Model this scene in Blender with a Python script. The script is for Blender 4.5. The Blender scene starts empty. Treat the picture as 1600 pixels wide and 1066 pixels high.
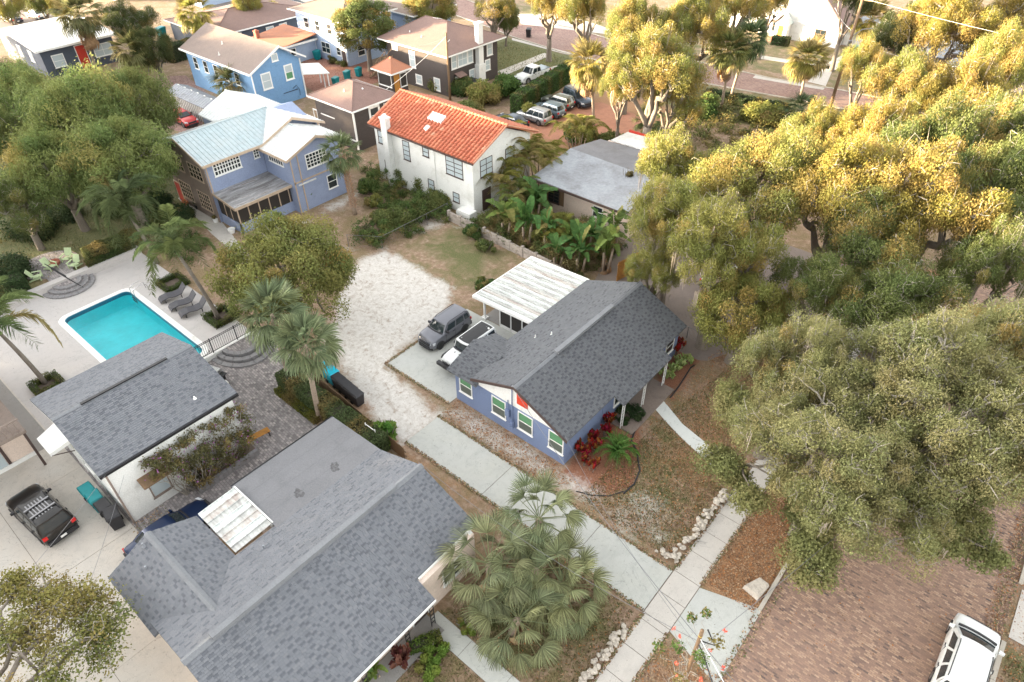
import bpy, math, random
import numpy as np
from mathutils import Vector, Matrix
random.seed(7); RNG = np.random.default_rng(7)
scene = bpy.context.scene
COL = bpy.context.scene.collection
rad = math.radians

# ------------------------------------------------------------------ camera
F_PX, PITCH, ROLL, YAW, CAM_H = 1050.0, rad(39.88), rad(-0.35), rad(40.5), 32.5
_fh = np.array([-math.sin(YAW), math.cos(YAW), 0.0]); _r = np.array([math.cos(YAW), math.sin(YAW), 0.0])
_fw = _fh*math.cos(PITCH)+np.array([0, 0, -math.sin(PITCH)]); _up = _fh*math.sin(PITCH)+np.array([0, 0, math.cos(PITCH)])
CR = _r*math.cos(ROLL)+_up*math.sin(ROLL); CU = -_r*math.sin(ROLL)+_up*math.cos(ROLL); CF = _fw
cam_d = bpy.data.cameras.new('camera'); cam = bpy.data.objects.new('camera', cam_d); COL.objects.link(cam)
cam_d.sensor_width = 36.0; cam_d.lens = F_PX/1600.0*36.0; cam_d.clip_end = 3000.0; cam_d.clip_start = 0.1
cam.matrix_world = Matrix(((CR[0], CU[0], -CF[0], 0), (CR[1], CU[1], -CF[1], 0), (CR[2], CU[2], -CF[2], CAM_H), (0, 0, 0, 1)))
scene.camera = cam

# ------------------------------------------------------------------ light
SUN_EL = rad(7.0); SUN_AZ = math.atan2(-0.62, -0.78)      # compass direction the sun stands in (x, y)
SKY_STRENGTH = 0.15; SUN_STRENGTH = 4.2; EXPOSURE = 3.15
world = bpy.data.worlds.new("World"); scene.world = world; world.use_nodes = True
_nt = world.node_tree; _nt.nodes.clear()
_sky = _nt.nodes.new('ShaderNodeTexSky'); _sky.sky_type = 'NISHITA'; _sky.sun_disc = False
_sky.sun_elevation = SUN_EL; _sky.sun_rotation = SUN_AZ
_sky.air_density = 1.0; _sky.dust_density = 2.2; _sky.ozone_density = 1.0
_hs = _nt.nodes.new('ShaderNodeHueSaturation'); _hs.inputs['Saturation'].default_value = 0.16
_bg = _nt.nodes.new('ShaderNodeBackground'); _bg.inputs['Strength'].default_value = SKY_STRENGTH
_wo = _nt.nodes.new('ShaderNodeOutputWorld')
_nt.links.new(_sky.outputs[0], _hs.inputs['Color']); _tn = _nt.nodes.new('ShaderNodeMix'); _tn.data_type = 'RGBA'; _tn.blend_type = 'MULTIPLY'; _tn.inputs[0].default_value = 1.0; _tn.inputs[7].default_value = (1.025, 1.0, 0.965, 1)
_nt.links.new(_hs.outputs[0], _tn.inputs[6]); _nt.links.new(_tn.outputs[2], _bg.inputs['Color']); _nt.links.new(_bg.outputs[0], _wo.inputs['Surface'])
sun_d = bpy.data.lights.new('sun', 'SUN'); sun_d.energy = SUN_STRENGTH; sun_d.angle = rad(0.6); sun_d.color = (1.0, 0.77, 0.48)
sun = bpy.data.objects.new('sun', sun_d); COL.objects.link(sun)
SUN_AZV = (-0.80, -0.60)
_sd = Vector((SUN_AZV[0]*math.cos(SUN_EL), SUN_AZV[1]*math.cos(SUN_EL), math.sin(SUN_EL)))
sun.rotation_euler = _sd.to_track_quat('Z', 'Y').to_euler()
_sky.sun_rotation = math.atan2(SUN_AZV[0], SUN_AZV[1])
scene.view_settings.view_transform = 'Standard'; scene.view_settings.look = 'None'
scene.view_settings.exposure = EXPOSURE; scene.view_settings.gamma = 1.0; scene.view_settings.use_curve_mapping = False

# ------------------------------------------------------------------ surveying helper: where the ray of a measured point meets height z
def G(x, y, z=0.0):
    d = CR*(x-800)-CU*(y-533)+CF*F_PX; t = (CAM_H-z)/-d[2]
    return Vector((d[0]*t, d[1]*t, z))

# ------------------------------------------------------------------ mesh builder
class MB:
    def __init__(s): s.v = []; s.f = []; s.m = []; s.cur = 0
    def mi(s, i): s.cur = i; return s
    def face(s, pts):
        n = len(s.v); s.v += [tuple(p) for p in pts]; s.f.append(tuple(range(n, n+len(pts)))); s.m.append(s.cur); return s
    def hexa(s, b, t):           # b, t: four points each
        n = len(s.v); s.v += [tuple(p) for p in b]+[tuple(p) for p in t]
        for q in ((3, 2, 1, 0), (4, 5, 6, 7), (0, 1, 5, 4), (1, 2, 6, 5), (2, 3, 7, 6), (3, 0, 4, 7)):
            s.f.append(tuple(n+i for i in q)); s.m.append(s.cur)
        return s
    def box(s, x0, x1, y0, y1, z0, z1):
        return s.hexa([(x0, y0, z0), (x1, y0, z0), (x1, y1, z0), (x0, y1, z0)], [(x0, y0, z1), (x1, y0, z1), (x1, y1, z1), (x0, y1, z1)])
    def obox(s, c, sx, sy, sz, rz=0.0):   # oriented box, c = bottom centre
        ca, sa = math.cos(rz), math.sin(rz)
        q = [(c[0]+ca*a*sx/2-sa*b*sy/2, c[1]+sa*a*sx/2+ca*b*sy/2) for a, b in ((-1, -1), (1, -1), (1, 1), (-1, 1))]
        return s.hexa([(a, b, c[2]) for a, b in q], [(a, b, c[2]+sz) for a, b in q])
    def prism(s, pts, dz):       # polygon pts (top), extruded down by dz
        n = len(pts); b = [(p[0], p[1], p[2]-dz) for p in pts]
        s.face(pts); s.face(b[::-1])
        for i in range(n):
            j = (i+1) % n; s.face([pts[i], b[i], b[j], pts[j]])
        return s
    def extr(s, pts, d):         # polygon extruded by vector d
        n = len(pts); b = [(p[0]+d[0], p[1]+d[1], p[2]+d[2]) for p in pts]
        s.face(pts); s.face(b[::-1])
        for i in range(n):
            j = (i+1) % n; s.face([pts[i], b[i], b[j], pts[j]])
        return s
    def tube(s, path, r, n=6, cap=True):
        path = [Vector(p) for p in path]; k = len(path)
        rs = r if isinstance(r, (list, tuple)) else [r]*k
        base = len(s.v); prev = None
        for i, p in enumerate(path):
            d = (path[min(i+1, k-1)]-path[max(i-1, 0)])
            if d.length < 1e-9: d = Vector((0, 0, 1))
            d.normalize()
            if prev is None:
                a = d.orthogonal().normalized()
            else:
                a = prev-d*prev.dot(d)
                a = a.normalized() if a.length > 1e-6 else d.orthogonal().normalized()
            prev = a; b = d.cross(a)
            for j in range(n):
                t = 2*math.pi*j/n; q = p+(a*math.cos(t)+b*math.sin(t))*rs[i]; s.v.append((q.x, q.y, q.z))
        for i in range(k-1):
            for j in range(n):
                s.f.append((base+i*n+j, base+i*n+(j+1) % n, base+(i+1)*n+(j+1) % n, base+(i+1)*n+j)); s.m.append(s.cur)
        if cap:
            s.f.append(tuple(base+j for j in range(n))[::-1]); s.m.append(s.cur)
            s.f.append(tuple(base+(k-1)*n+j for j in range(n))); s.m.append(s.cur)
        return s
    def lathe(s, c, prof, n=12):  # prof: (r, z) pairs
        base = len(s.v)
        for r_, z in prof:
            for j in range(n):
                t = 2*math.pi*j/n; s.v.append((c[0]+r_*math.cos(t), c[1]+r_*math.sin(t), c[2]+z))
        k = len(prof)
        for i in range(k-1):
            for j in range(n):
                s.f.append((base+i*n+j, base+i*n+(j+1) % n, base+(i+1)*n+(j+1) % n, base+(i+1)*n+j)); s.m.append(s.cur)
        s.f.append(tuple(base+j for j in range(n))[::-1]); s.m.append(s.cur)
        s.f.append(tuple(base+(k-1)*n+j for j in range(n))); s.m.append(s.cur)
        return s
    def mesh(s, name, mats, off=(0, 0, 0), smooth=False):
        me = bpy.data.meshes.new(name)
        v = [(p[0]-off[0], p[1]-off[1], p[2]-off[2]) for p in s.v]
        me.from_pydata(v, [], s.f)
        if not isinstance(mats, (list, tuple)): mats = [mats]
        for m in mats: me.materials.append(m)
        if len(mats) > 1: me.polygons.foreach_set('material_index', s.m)
        if smooth: me.polygons.foreach_set('use_smooth', [True]*len(s.f))
        me.update(); return me

def root_loc(p):
    while p is not None and p.parent is not None: p = p.parent
    return tuple(p.location) if p is not None else (0, 0, 0)
def link(name, me, parent=None):
    o = bpy.data.objects.new(name, me); COL.objects.link(o)
    if parent is not None: o.parent = parent
    return o
def part(name, mb, mats, parent, label=None, local=False, smooth=False, stuff=False):
    """one mesh object under its thing; verts are given in world space unless local"""
    off = (0, 0, 0) if local else root_loc(parent)
    o = link(name, mb.mesh(name, mats, off, smooth), parent)
    if label: o['label'] = label
    if stuff: o['kind'] = 'stuff'
    return o
def tag(o, label, cat, group=None):
    o['label'] = label; o['category'] = cat
    if group: o['group'] = group
    return o
def thing(name, label, cat, loc=(0, 0, 0), rz=0.0, group=None):
    o = bpy.data.objects.new(name, None); COL.objects.link(o); o.location = loc; o.rotation_euler = (0, 0, rz)
    o.empty_display_size = 0.3
    return tag(o, label, cat, group)
def solo(name, mb, mats, label, cat, group=None, smooth=False, loc=None):
    """a thing that is one mesh; origin at its base"""
    if loc is None:
        a = np.array(mb.v); loc = (float(a[:, 0].mean()), float(a[:, 1].mean()), float(a[:, 2].min()))
    o = link(name, mb.mesh(name, mats, loc, smooth)); o.location = loc
    return tag(o, label, cat, group)
def struct(name, mb, mats, parent=None, smooth=False):
    o = link(name, mb.mesh(name, mats, (0, 0, 0), smooth), parent)
    if parent is None: o['kind'] = 'structure'
    return o
def copy_tree(o, parent=None):
    c = o.copy(); COL.objects.link(c); c.parent = parent
    for ch in list(o.children): copy_tree(ch, c)
    return c

# ------------------------------------------------------------------ materials
class NB:
    def __init__(s, name):
        s.m = bpy.data.materials.new(name); s.m.use_nodes = True; s.t = s.m.node_tree; s.t.nodes.clear()
        s.out = s.n('ShaderNodeOutputMaterial'); s.p = s.n('ShaderNodeBsdfPrincipled'); s.l(s.p.outputs[0], s.out.inputs['Surface'])
        s.co = s.n('ShaderNodeNewGeometry').outputs['Position']
    def n(s, t, **k):
        x = s.t.nodes.new(t)
        for a, b in k.items(): setattr(x, a, b)
        return x
    def l(s, a, b): s.t.links.new(a, b)
    def put(s, inp, v):
        if hasattr(v, 'is_output'): s.l(v, inp)
        elif v is not None: inp.default_value = v
    def noise(s, scale, detail=3.0, rough=0.6, co=None, dist=0.0):
        x = s.n('ShaderNodeTexNoise'); x.inputs['Scale'].default_value = scale; x.inputs['Detail'].default_value = detail
        x.inputs['Roughness'].default_value = rough; x.inputs['Distortion'].default_value = dist; s.l(co or s.co, x.inputs['Vector']); return x.outputs['Fac']
    def scaled(s, v, co=None, rz=0.0):
        x = s.n('ShaderNodeMapping'); x.inputs['Scale'].default_value = v; x.inputs['Rotation'].default_value = (0, 0, rz); s.l(co or s.co, x.inputs['Vector']); return x.outputs[0]
    def ramp(s, f, stops, interp='LINEAR'):
        x = s.n('ShaderNodeValToRGB'); cr = x.color_ramp; cr.interpolation = interp
        while len(cr.elements) < len(stops): cr.elements.new(0.5)
        for e, (p, c) in zip(cr.elements, stops):
            e.position = p; e.color = (c, c, c, 1) if isinstance(c, (int, float)) else (*c[:3], 1)
        s.put(x.inputs[0], f); return x.outputs[0]
    def mix(s, f, a, b, mode='MIX'):
        x = s.n('ShaderNodeMix'); x.data_type = 'RGBA'; x.blend_type = mode
        s.put(x.inputs[0], f)
        for i, v in ((6, a), (7, b)):
            if isinstance(v, (tuple, list)): v = (*v[:3], 1)
            s.put(x.inputs[i], v)
        return x.outputs[2]
    def math(s, op, a, b=None, c=None):
        x = s.n('ShaderNodeMath', operation=op); s.put(x.inputs[0], a)
        if b is not None: s.put(x.inputs[1], b)
        if c is not None: s.put(x.inputs[2], c)
        return x.outputs[0]
    def bump(s, h, strength=0.3, dist=0.02):
        x = s.n('ShaderNodeBump'); x.inputs['Strength'].default_value = strength; x.inputs['Distance'].default_value = dist
        s.l(h, x.inputs['Height']); s.l(x.outputs[0], s.p.inputs['Normal']); return x
    def fin(s, col, rough=0.8, metal=0.0, spec=None):
        if isinstance(col, (tuple, list)): col = (*col[:3], 1)
        s.put(s.p.inputs['Base Color'], col); s.put(s.p.inputs['Roughness'], rough); s.p.inputs['Metallic'].default_value = metal
        if spec is not None: s.p.inputs['Specular IOR Level'].default_value = spec
        return s.m

def m_plain(name, col, rough=0.7, metal=0.0, var=0.12, scale=3.0, spec=None, bump=0.0):
    b = NB(name); a = b.noise(scale, 4.0); c2 = tuple(min(1, c*(1+var)) for c in col); c1 = tuple(c*(1-var) for c in col)
    c = b.ramp(a, [(0.3, c1), (0.7, c2)])
    if bump: b.bump(b.noise(scale*12, 3.0), bump, 0.02)
    return b.fin(c, rough, metal, spec)
def m_weather(name, col, dirt, amount=0.5, scale=1.2, rough=0.8, stretch=(1, 1, 1), rz=0.0, fine=14.0, bump=0.15, metal=0.0):
    b = NB(name); co = b.scaled(stretch, rz=rz)
    big = b.noise(scale, 6.0, 0.65, co, 0.4); sm = b.noise(fine, 3.0, 0.6)
    k = b.ramp(big, [(0.62-amount*0.35, 0.0), (0.78-amount*0.2, 1.0)])
    c = b.mix(k, col, dirt); c = b.mix(0.35, c, b.ramp(sm, [(0.3, tuple(x*0.6 for x in col)), (0.7, tuple(min(1, x*1.25) for x in col))]))
    b.bump(sm, bump, 0.01); return b.fin(c, rough, metal)

M = {}
M['white'] = m_weather('white_paint', (0.78, 0.78, 0.76), (0.5, 0.49, 0.45), 0.25, 1.5, 0.6)
M['trim'] = m_plain('white_trim', (0.8, 0.8, 0.78), 0.5, var=0.05)
M['blue_wall'] = m_weather('blue_wall_paint', (0.17, 0.225, 0.37), (0.14, 0.18, 0.29), 0.35, 0.8, 0.75)
M['blue_wall2'] = m_weather('periwinkle_wall_paint', (0.27, 0.325, 0.47), (0.21, 0.255, 0.37), 0.35, 0.8, 0.75)
M['sky_wall'] = m_weather('sky_blue_siding', (0.16, 0.31, 0.52), (0.12, 0.24, 0.40), 0.3, 1.5, 0.75)
M['taupe'] = m_weather('taupe_wall_paint', (0.25, 0.20, 0.17), (0.17, 0.13, 0.11), 0.4, 1.0, 0.8)
M['tan_trim'] = m_plain('tan_trim', (0.46, 0.36, 0.27), 0.7)
M['stucco'] = m_weather('white_stucco', (0.74, 0.75, 0.73), (0.52, 0.52, 0.48), 0.3, 0.7, 0.9, bump=0.3)
M['cream'] = m_weather('cream_stucco', (0.70, 0.58, 0.50), (0.5, 0.42, 0.36), 0.3, 0.7, 0.9)
M['brown_wall'] = m_weather('dark_brown_siding', (0.055, 0.045, 0.043), (0.09, 0.07, 0.06), 0.4, 2.0, 0.8, stretch=(1, 1, 8))
M['navy_wall'] = m_weather('slate_siding', (0.065, 0.08, 0.11), (0.09, 0.10, 0.12), 0.4, 2.0, 0.8, stretch=(1, 1, 8))
M['dark_trim'] = m_plain('dark_trim', (0.07, 0.045, 0.04), 0.6)
M['black'] = m_plain('black_metal', (0.015, 0.015, 0.017), 0.45, var=0.2)
M['red_paint'] = m_plain('red_paint', (0.45, 0.035, 0.02), 0.5)
M['orange_red'] = m_plain('orange_red_vent', (0.62, 0.07, 0.03), 0.5)
M['wood'] = m_weather('weathered_wood', (0.22, 0.14, 0.08), (0.13, 0.085, 0.05), 0.5, 2.0, 0.8, stretch=(1, 1, 0.3))
M['fence_wood'] = m_weather('orange_fence_wood', (0.42, 0.19, 0.035), (0.2, 0.1, 0.03), 0.5, 2.0, 0.8)
M['teal'] = m_plain('teal_plastic', (0.0, 0.20, 0.22), 0.45)
M['cyan'] = m_plain('cyan_plastic', (0.0, 0.36, 0.50), 0.45)
M['blackp'] = m_plain('black_plastic', (0.02, 0.02, 0.024), 0.5, var=0.25)
M['glass'] = NB('window_glass').fin((0.025, 0.035, 0.04), 0.06, spec=0.8)
M['glass_green'] = NB('green_window_glass').fin((0.10, 0.27, 0.14), 0.12, spec=0.8)
M['glass_grey'] = NB('grey_window_screen').fin((0.10, 0.12, 0.105), 0.3)
M['blind'] = NB('window_blind').fin((0.45, 0.52, 0.55), 0.35, spec=0.6)
M['screen'] = NB('porch_screen').fin((0.03, 0.026, 0.024), 0.5)
M['tyre'] = NB('tyre_rubber').fin((0.015, 0.015, 0.015), 0.8)
M['rim'] = NB('wheel_rim').fin((0.25, 0.25, 0.26), 0.35, 0.8)
M['rim_dark'] = NB('dark_wheel_rim').fin((0.03, 0.03, 0.03), 0.4, 0.5)
M['lamp_red'] = NB('tail_lamp').fin((0.6, 0.02, 0.02), 0.2)
M['lamp_clear'] = NB('head_lamp').fin((0.55, 0.57, 0.6), 0.15)
def m_car(name, col, metal=0.3, rough=0.3):
    b = NB(name); b.p.inputs['Coat Weight'].default_value = 0.35; b.p.inputs['Coat Roughness'].default_value = 0.05
    n = b.noise(2.5, 3.0); return b.fin(b.ramp(n, [(0.3, tuple(c*0.9 for c in col)), (0.7, col)]), rough, metal)

def m_concrete(name, col, stain=0.5, blotch=(0.6, 0.58, 0.55)):
    b = NB(name)
    big = b.noise(0.35, 6.0, 0.6, dist=0.6); mid = b.noise(2.2, 6.0, 0.7, dist=0.3); fine = b.noise(26, 3.0, 0.7)
    c = b.mix(b.ramp(big, [(0.35, 0.0), (0.65, 1.0)]), col, tuple(min(1, x*y*1.5) for x, y in zip(col, blotch)))
    c = b.mix(b.math('MULTIPLY', b.ramp(mid, [(0.48, 0.0), (0.72, 1.0)]), stain), c, tuple(x*0.62 for x in col))
    c = b.mix(0.4, c, b.ramp(fine, [(0.3, tuple(x*0.75 for x in col)), (0.7, tuple(min(1, x*1.2) for x in col))]))
    sp = b.ramp(b.noise(9.0, 2.0, 0.5), [(0.70, 0.0), (0.74, 1.0)])
    c = b.mix(b.math('MULTIPLY', sp, 0.5), c, (0.12, 0.09, 0.07))
    cr = b.math('ABSOLUTE', b.math('SUBTRACT', b.noise(0.42, 5.0, 0.62, dist=0.9), 0.5)); c = b.mix(b.ramp(cr, [(0.0, 0.55), (0.0035, 0.0)]), c, tuple(x*0.4 for x in col))
    c = b.mix(b.math('MULTIPLY', b.ramp(b.noise(0.9, 4.0, 0.7, b.scaled((1, .25, 1)), 0.2), [(0.55, 0.0), (0.75, 1.0)]), 0.3), c, tuple(x*0.6 for x in col))
    b.bump(fine, 0.15, 0.01); return b.fin(c, 0.9)
M['conc_drive'] = m_concrete('driveway_concrete', (0.48, 0.49, 0.465), 0.5, (0.66, 0.65, 0.62))
M['conc_walk'] = m_concrete('sidewalk_concrete', (0.54, 0.51, 0.47), 0.5, (0.62, 0.61, 0.6))
M['conc_left'] = m_concrete('stained_concrete', (0.53, 0.50, 0.455), 0.45, (0.68, 0.64, 0.6))
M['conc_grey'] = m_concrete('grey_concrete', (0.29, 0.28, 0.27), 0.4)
M['conc_pool'] = m_concrete('pool_deck_concrete', (0.48, 0.46, 0.45), 0.25, (0.7, 0.68, 0.66))
M['asphalt'] = m_concrete('worn_asphalt', (0.24, 0.20, 0.18), 0.5)
M['kerb'] = m_concrete('kerb_stone', (0.46, 0.42, 0.36), 0.6)
M['joint'] = m_plain('joint_soil', (0.13, 0.10, 0.08), 0.95)

def m_bricks(name, w, h, rz, stops, mortar=(0.16, 0.13, 0.12), ms=0.012, wash=None, bias=0.0, off=0.5, bump=0.5):
    b = NB(name); co = b.scaled((1, 1, 1), rz=rz)
    t = b.n('ShaderNodeTexBrick'); t.inputs['Scale'].default_value = 1.0; t.inputs['Brick Width'].default_value = w; t.inputs['Row Height'].default_value = h
    t.inputs['Mortar Size'].default_value = ms; t.inputs['Mortar Smooth'].default_value = 0.3; t.offset = off
    t.inputs['Color1'].default_value = (0, 0, 0, 1); t.inputs['Color2'].default_value = (1, 1, 1, 1); t.inputs['Mortar'].default_value = (0.5, 0.5, 0.5, 1)
    t.inputs['Bias'].default_value = bias; b.l(co, t.inputs['Vector'])
    c = b.ramp(t.outputs['Color'], stops)
    c = b.mix(t.outputs['Fac'], c, mortar)
    big = b.noise(0.22, 5.0, 0.6, dist=0.8)
    if wash: c = b.mix(b.math('MULTIPLY', b.ramp(big, [(0.38, 0.0), (0.68, 1.0)]), wash[1]), c, wash[0])
    fine = b.noise(18, 3.0, 0.7); c = b.mix(0.25, c, b.ramp(fine, [(0.3, (0.08, 0.06, 0.055)), (0.7, (0.5, 0.4, 0.35))]), 'OVERLAY')
    h_ = b.math('SUBTRACT', 1.0, t.outputs['Fac']); b.bump(b.math('ADD', h_, b.math('MULTIPLY', fine, 0.3)), bump, 0.012)
    return b.fin(c, 0.9)
M['street'] = m_bricks('street_brick', 0.24, 0.105, 0.0, [(0.0, (0.10, 0.08, 0.075)), (0.10, (0.21, 0.14, 0.115)), (0.5, (0.32, 0.21, 0.155)), (0.8, (0.40, 0.27, 0.185)), (0.97, (0.49, 0.35, 0.25))],
    (0.22, 0.16, 0.13), 0.01, ((0.38, 0.26, 0.20), 0.5))
M['street_far'] = m_bricks('far_street_brick', 0.3, 0.14, 0.3, [(0.0, (0.20, 0.12, 0.11)), (0.5, (0.30, 0.19, 0.16)), (1.0, (0.38, 0.26, 0.22))], (0.26, 0.17, 0.15), 0.01, ((0.38, 0.28, 0.24), 0.6))
M['pavers'] = m_bricks('grey_pavers', 0.24, 0.16, 0.06, [(0.0, (0.17, 0.16, 0.165)), (0.4, (0.27, 0.26, 0.265)), (0.8, (0.36, 0.34, 0.34)), (1.0, (0.46, 0.43, 0.42))], (0.15, 0.14, 0.14), 0.012, ((0.34, 0.32, 0.32), 0.3))
M['red_pavers'] = m_bricks('red_brick_paving', 0.22, 0.12, 0.1, [(0.0, (0.25, 0.09, 0.06)), (0.5, (0.36, 0.15, 0.10)), (1.0, (0.45, 0.24, 0.17))], (0.2, 0.12, 0.09), 0.012, ((0.40, 0.22, 0.17), 0.5))
SH = [m_weather('grey_shingle_%s' % n, c, tuple(x*0.75 for x in c), 0.4, 1.5, 0.9, fine=30.0, bump=0.2) for n, c in
      (('light', (0.166, 0.175, 0.194)), ('middle', (0.157, 0.166, 0.185)), ('dark', (0.112, 0.120, 0.138)), ('pale', (0.178, 0.186, 0.203)))]
SHD = [m_weather('charcoal_shingle_%s' % n, c, tuple(x*0.75 for x in c), 0.4, 1.5, 0.9, fine=30.0, bump=0.2) for n, c in
      (('light', (0.124, 0.130, 0.142)), ('middle', (0.115, 0.121, 0.133)), ('dark', (0.076, 0.081, 0.092)), ('pale', (0.134, 0.139, 0.149)))]
M['shingle_base'] = m_weather('shingle_felt', (0.14, 0.15, 0.165), (0.10, 0.11, 0.125), 0.4, 1.0, 0.9)
M['shingle_cap'] = m_weather('ridge_cap', (0.19, 0.20, 0.215), (0.14, 0.145, 0.16), 0.4, 1.0, 0.9)
M['roll_roof'] = m_weather('roll_roofing', (0.175, 0.178, 0.19), (0.14, 0.143, 0.153), 0.5, 0.7, 0.9)
def m_shing_tex(name, c, scale=(1, 1, 1), dirt=None):
    b = NB(name); n = b.noise(1.1, 6.0, 0.65); f = b.noise(9.0, 3.0, 0.7)
    col = b.mix(b.ramp(n, [(0.35, 0.0), (0.7, 1.0)]), c, dirt or tuple(x*0.72 for x in c))
    col = b.mix(0.4, col, b.ramp(f, [(0.3, tuple(x*0.6 for x in c)), (0.7, tuple(min(1, x*1.35) for x in c))])); b.bump(f, 0.4, 0.03)
    return b.fin(col, 0.9)
M['brown_roof'] = m_shing_tex('brown_asphalt_roof', (0.23, 0.15, 0.13), dirt=(0.175, 0.115, 0.10))
M['tan_roof'] = m_shing_tex('tan_asphalt_roof', (0.21, 0.165, 0.145), dirt=(0.165, 0.13, 0.115))
M['orange_roof'] = m_shing_tex('orange_shingle_roof', (0.40, 0.17, 0.10), dirt=(0.32, 0.16, 0.11))
M['white_metal'] = m_weather('white_metal_roof', (0.66, 0.68, 0.68), (0.50, 0.50, 0.48), 0.3, 0.5, 0.4, fine=3.0, bump=0.05)
M['teal_metal'] = m_weather('pale_teal_metal_roof', (0.38, 0.46, 0.49), (0.46, 0.50, 0.51), 0.5, 0.5, 0.4, fine=3.0, bump=0.05)
M['grey_metal'] = m_weather('grey_worn_roof', (0.30, 0.32, 0.35), (0.16, 0.16, 0.17), 0.5, 0.45, 0.7, fine=4.0, bump=0.1)
M['old_metal'] = [m_weather('peeling_white_metal_%s' % n, a, d, am+.12, 1.1, 0.6, stretch=(0.6, 3.5, 1), fine=7.0, bump=0.1) for n, a, d, am in
      (('clean', (0.66, 0.70, 0.68), (0.34, 0.35, 0.34), 0.35), ('worn', (0.56, 0.58, 0.56), (0.24, 0.22, 0.21), 0.6), ('rusty', (0.58, 0.58, 0.55), (0.27, 0.17, 0.14), 0.55))]
M['terracotta'] = [m_plain('terracotta_%s' % n, c, 0.75, var=0.2, scale=5.0) for n, c in (('red', (0.40, 0.115, 0.06)), ('orange', (0.45, 0.15, 0.08)), ('pale', (0.50, 0.24, 0.15)))]
M['bark'] = m_weather('grey_bark', (0.20, 0.17, 0.14), (0.12, 0.10, 0.08), 0.5, 3.0, 0.95, stretch=(1, 1, 0.4), bump=0.5)
M['bark_pale'] = m_weather('pale_twig_bark', (0.36, 0.33, 0.28), (0.24, 0.21, 0.18), 0.4, 3.0, 0.95, bump=0.3)
M['palm_bark'] = m_weather('palm_trunk', (0.33, 0.26, 0.20), (0.20, 0.15, 0.11), 0.5, 2.5, 0.95, stretch=(1, 1, 4), bump=0.6)
M['palm_boots'] = m_weather('palm_boots', (0.44, 0.27, 0.17), (0.24, 0.15, 0.10), 0.5, 3.0, 0.95, bump=0.5)
M['basin'] = m_plain('pool_plaster', (0.20, 0.86, 0.90), 0.6, var=0.08, scale=0.8)
M['stone'] = m_weather('coquina_stone', (0.55, 0.50, 0.43), (0.25, 0.21, 0.18), 0.5, 4.0, 0.95, bump=0.6)
M['grey_stone'] = m_weather('grey_paver_stone', (0.26, 0.255, 0.26), (0.17, 0.165, 0.17), 0.5, 4.0, 0.95, bump=0.4)
M['old_wall'] = m_weather('mildewed_block_wall', (0.42, 0.37, 0.33), (0.16, 0.14, 0.12), 0.6, 1.6, 0.95, stretch=(1, 1, 2), bump=0.4)
M['pale_blue'] = m_weather('pale_blue_siding', (0.36, 0.46, 0.62), (0.28, 0.36, 0.5), 0.3, 1.5, 0.8)
M['crimson'] = m_plain('crimson_door', (0.40, 0.02, 0.06), 0.5)
M['brick_red'] = m_plain('red_brick', (0.34, 0.12, 0.08), 0.85, var=0.25, scale=8.0)
M['dark_flat'] = m_weather('dark_worn_roof', (0.20, 0.20, 0.215), (0.13, 0.13, 0.135), 0.5, 0.5, 0.8)
M['shed_wall'] = m_plain('shed_wall', (0.34, 0.33, 0.31), 0.7)
# ------------------------------------------------------------------ foliage
def leaf_material(name, gold=(0.34, 0.22, 0.035), rough=0.55, trans=0.4, uselight=True):
    b = NB(name); t = b.t
    oi = b.n('ShaderNodeObjectInfo'); at = b.n('ShaderNodeAttribute'); at.attribute_name = 'tint'
    at2 = b.n('ShaderNodeAttribute'); at2.attribute_name = 'clump'
    base = oi.outputs['Color']
    thr = b.math('SUBTRACT', 1.0, oi.outputs['Alpha'])
    g = b.math('MULTIPLY', b.math('SUBTRACT', at2.outputs['Fac'], thr), 5.0); g = b.n('ShaderNodeClamp').inputs[0] if False else g
    cl = b.n('ShaderNodeClamp'); b.l(g, cl.inputs[0])
    c = b.mix(b.math('MULTIPLY', cl.outputs[0], 0.85), base, gold)
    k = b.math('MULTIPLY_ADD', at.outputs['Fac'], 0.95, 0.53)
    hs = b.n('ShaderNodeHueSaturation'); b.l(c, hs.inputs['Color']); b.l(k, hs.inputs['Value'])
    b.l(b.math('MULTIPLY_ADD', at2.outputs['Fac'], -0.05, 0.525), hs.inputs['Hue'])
    b.fin(hs.outputs[0], rough+.1, spec=0.18)
    tr = b.n('ShaderNodeBsdfTranslucent'); b.l(hs.outputs[0], tr.inputs['Color'])
    ms = b.n('ShaderNodeMixShader'); ms.inputs[0].default_value = trans
    b.l(b.p.outputs[0], ms.inputs[1]); b.l(tr.outputs[0], ms.inputs[2]); b.l(ms.outputs[0], b.out.inputs['Surface'])
    return b.m
M['leaf'] = leaf_material('leaf', gold=(0.23, 0.20, 0.07))
M['leaf_tree'] = leaf_material('tree_leaf', gold=(0.30, 0.245, 0.07))
M['frond'] = leaf_material('palm_frond', gold=(0.34, 0.26, 0.12), rough=0.45)
M['frond_dead'] = m_plain('dead_frond', (0.36, 0.23, 0.13), 0.9, var=0.3)
M['moss'] = m_plain('hanging_moss', (0.34, 0.29, 0.24), 0.95, var=0.3)

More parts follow.
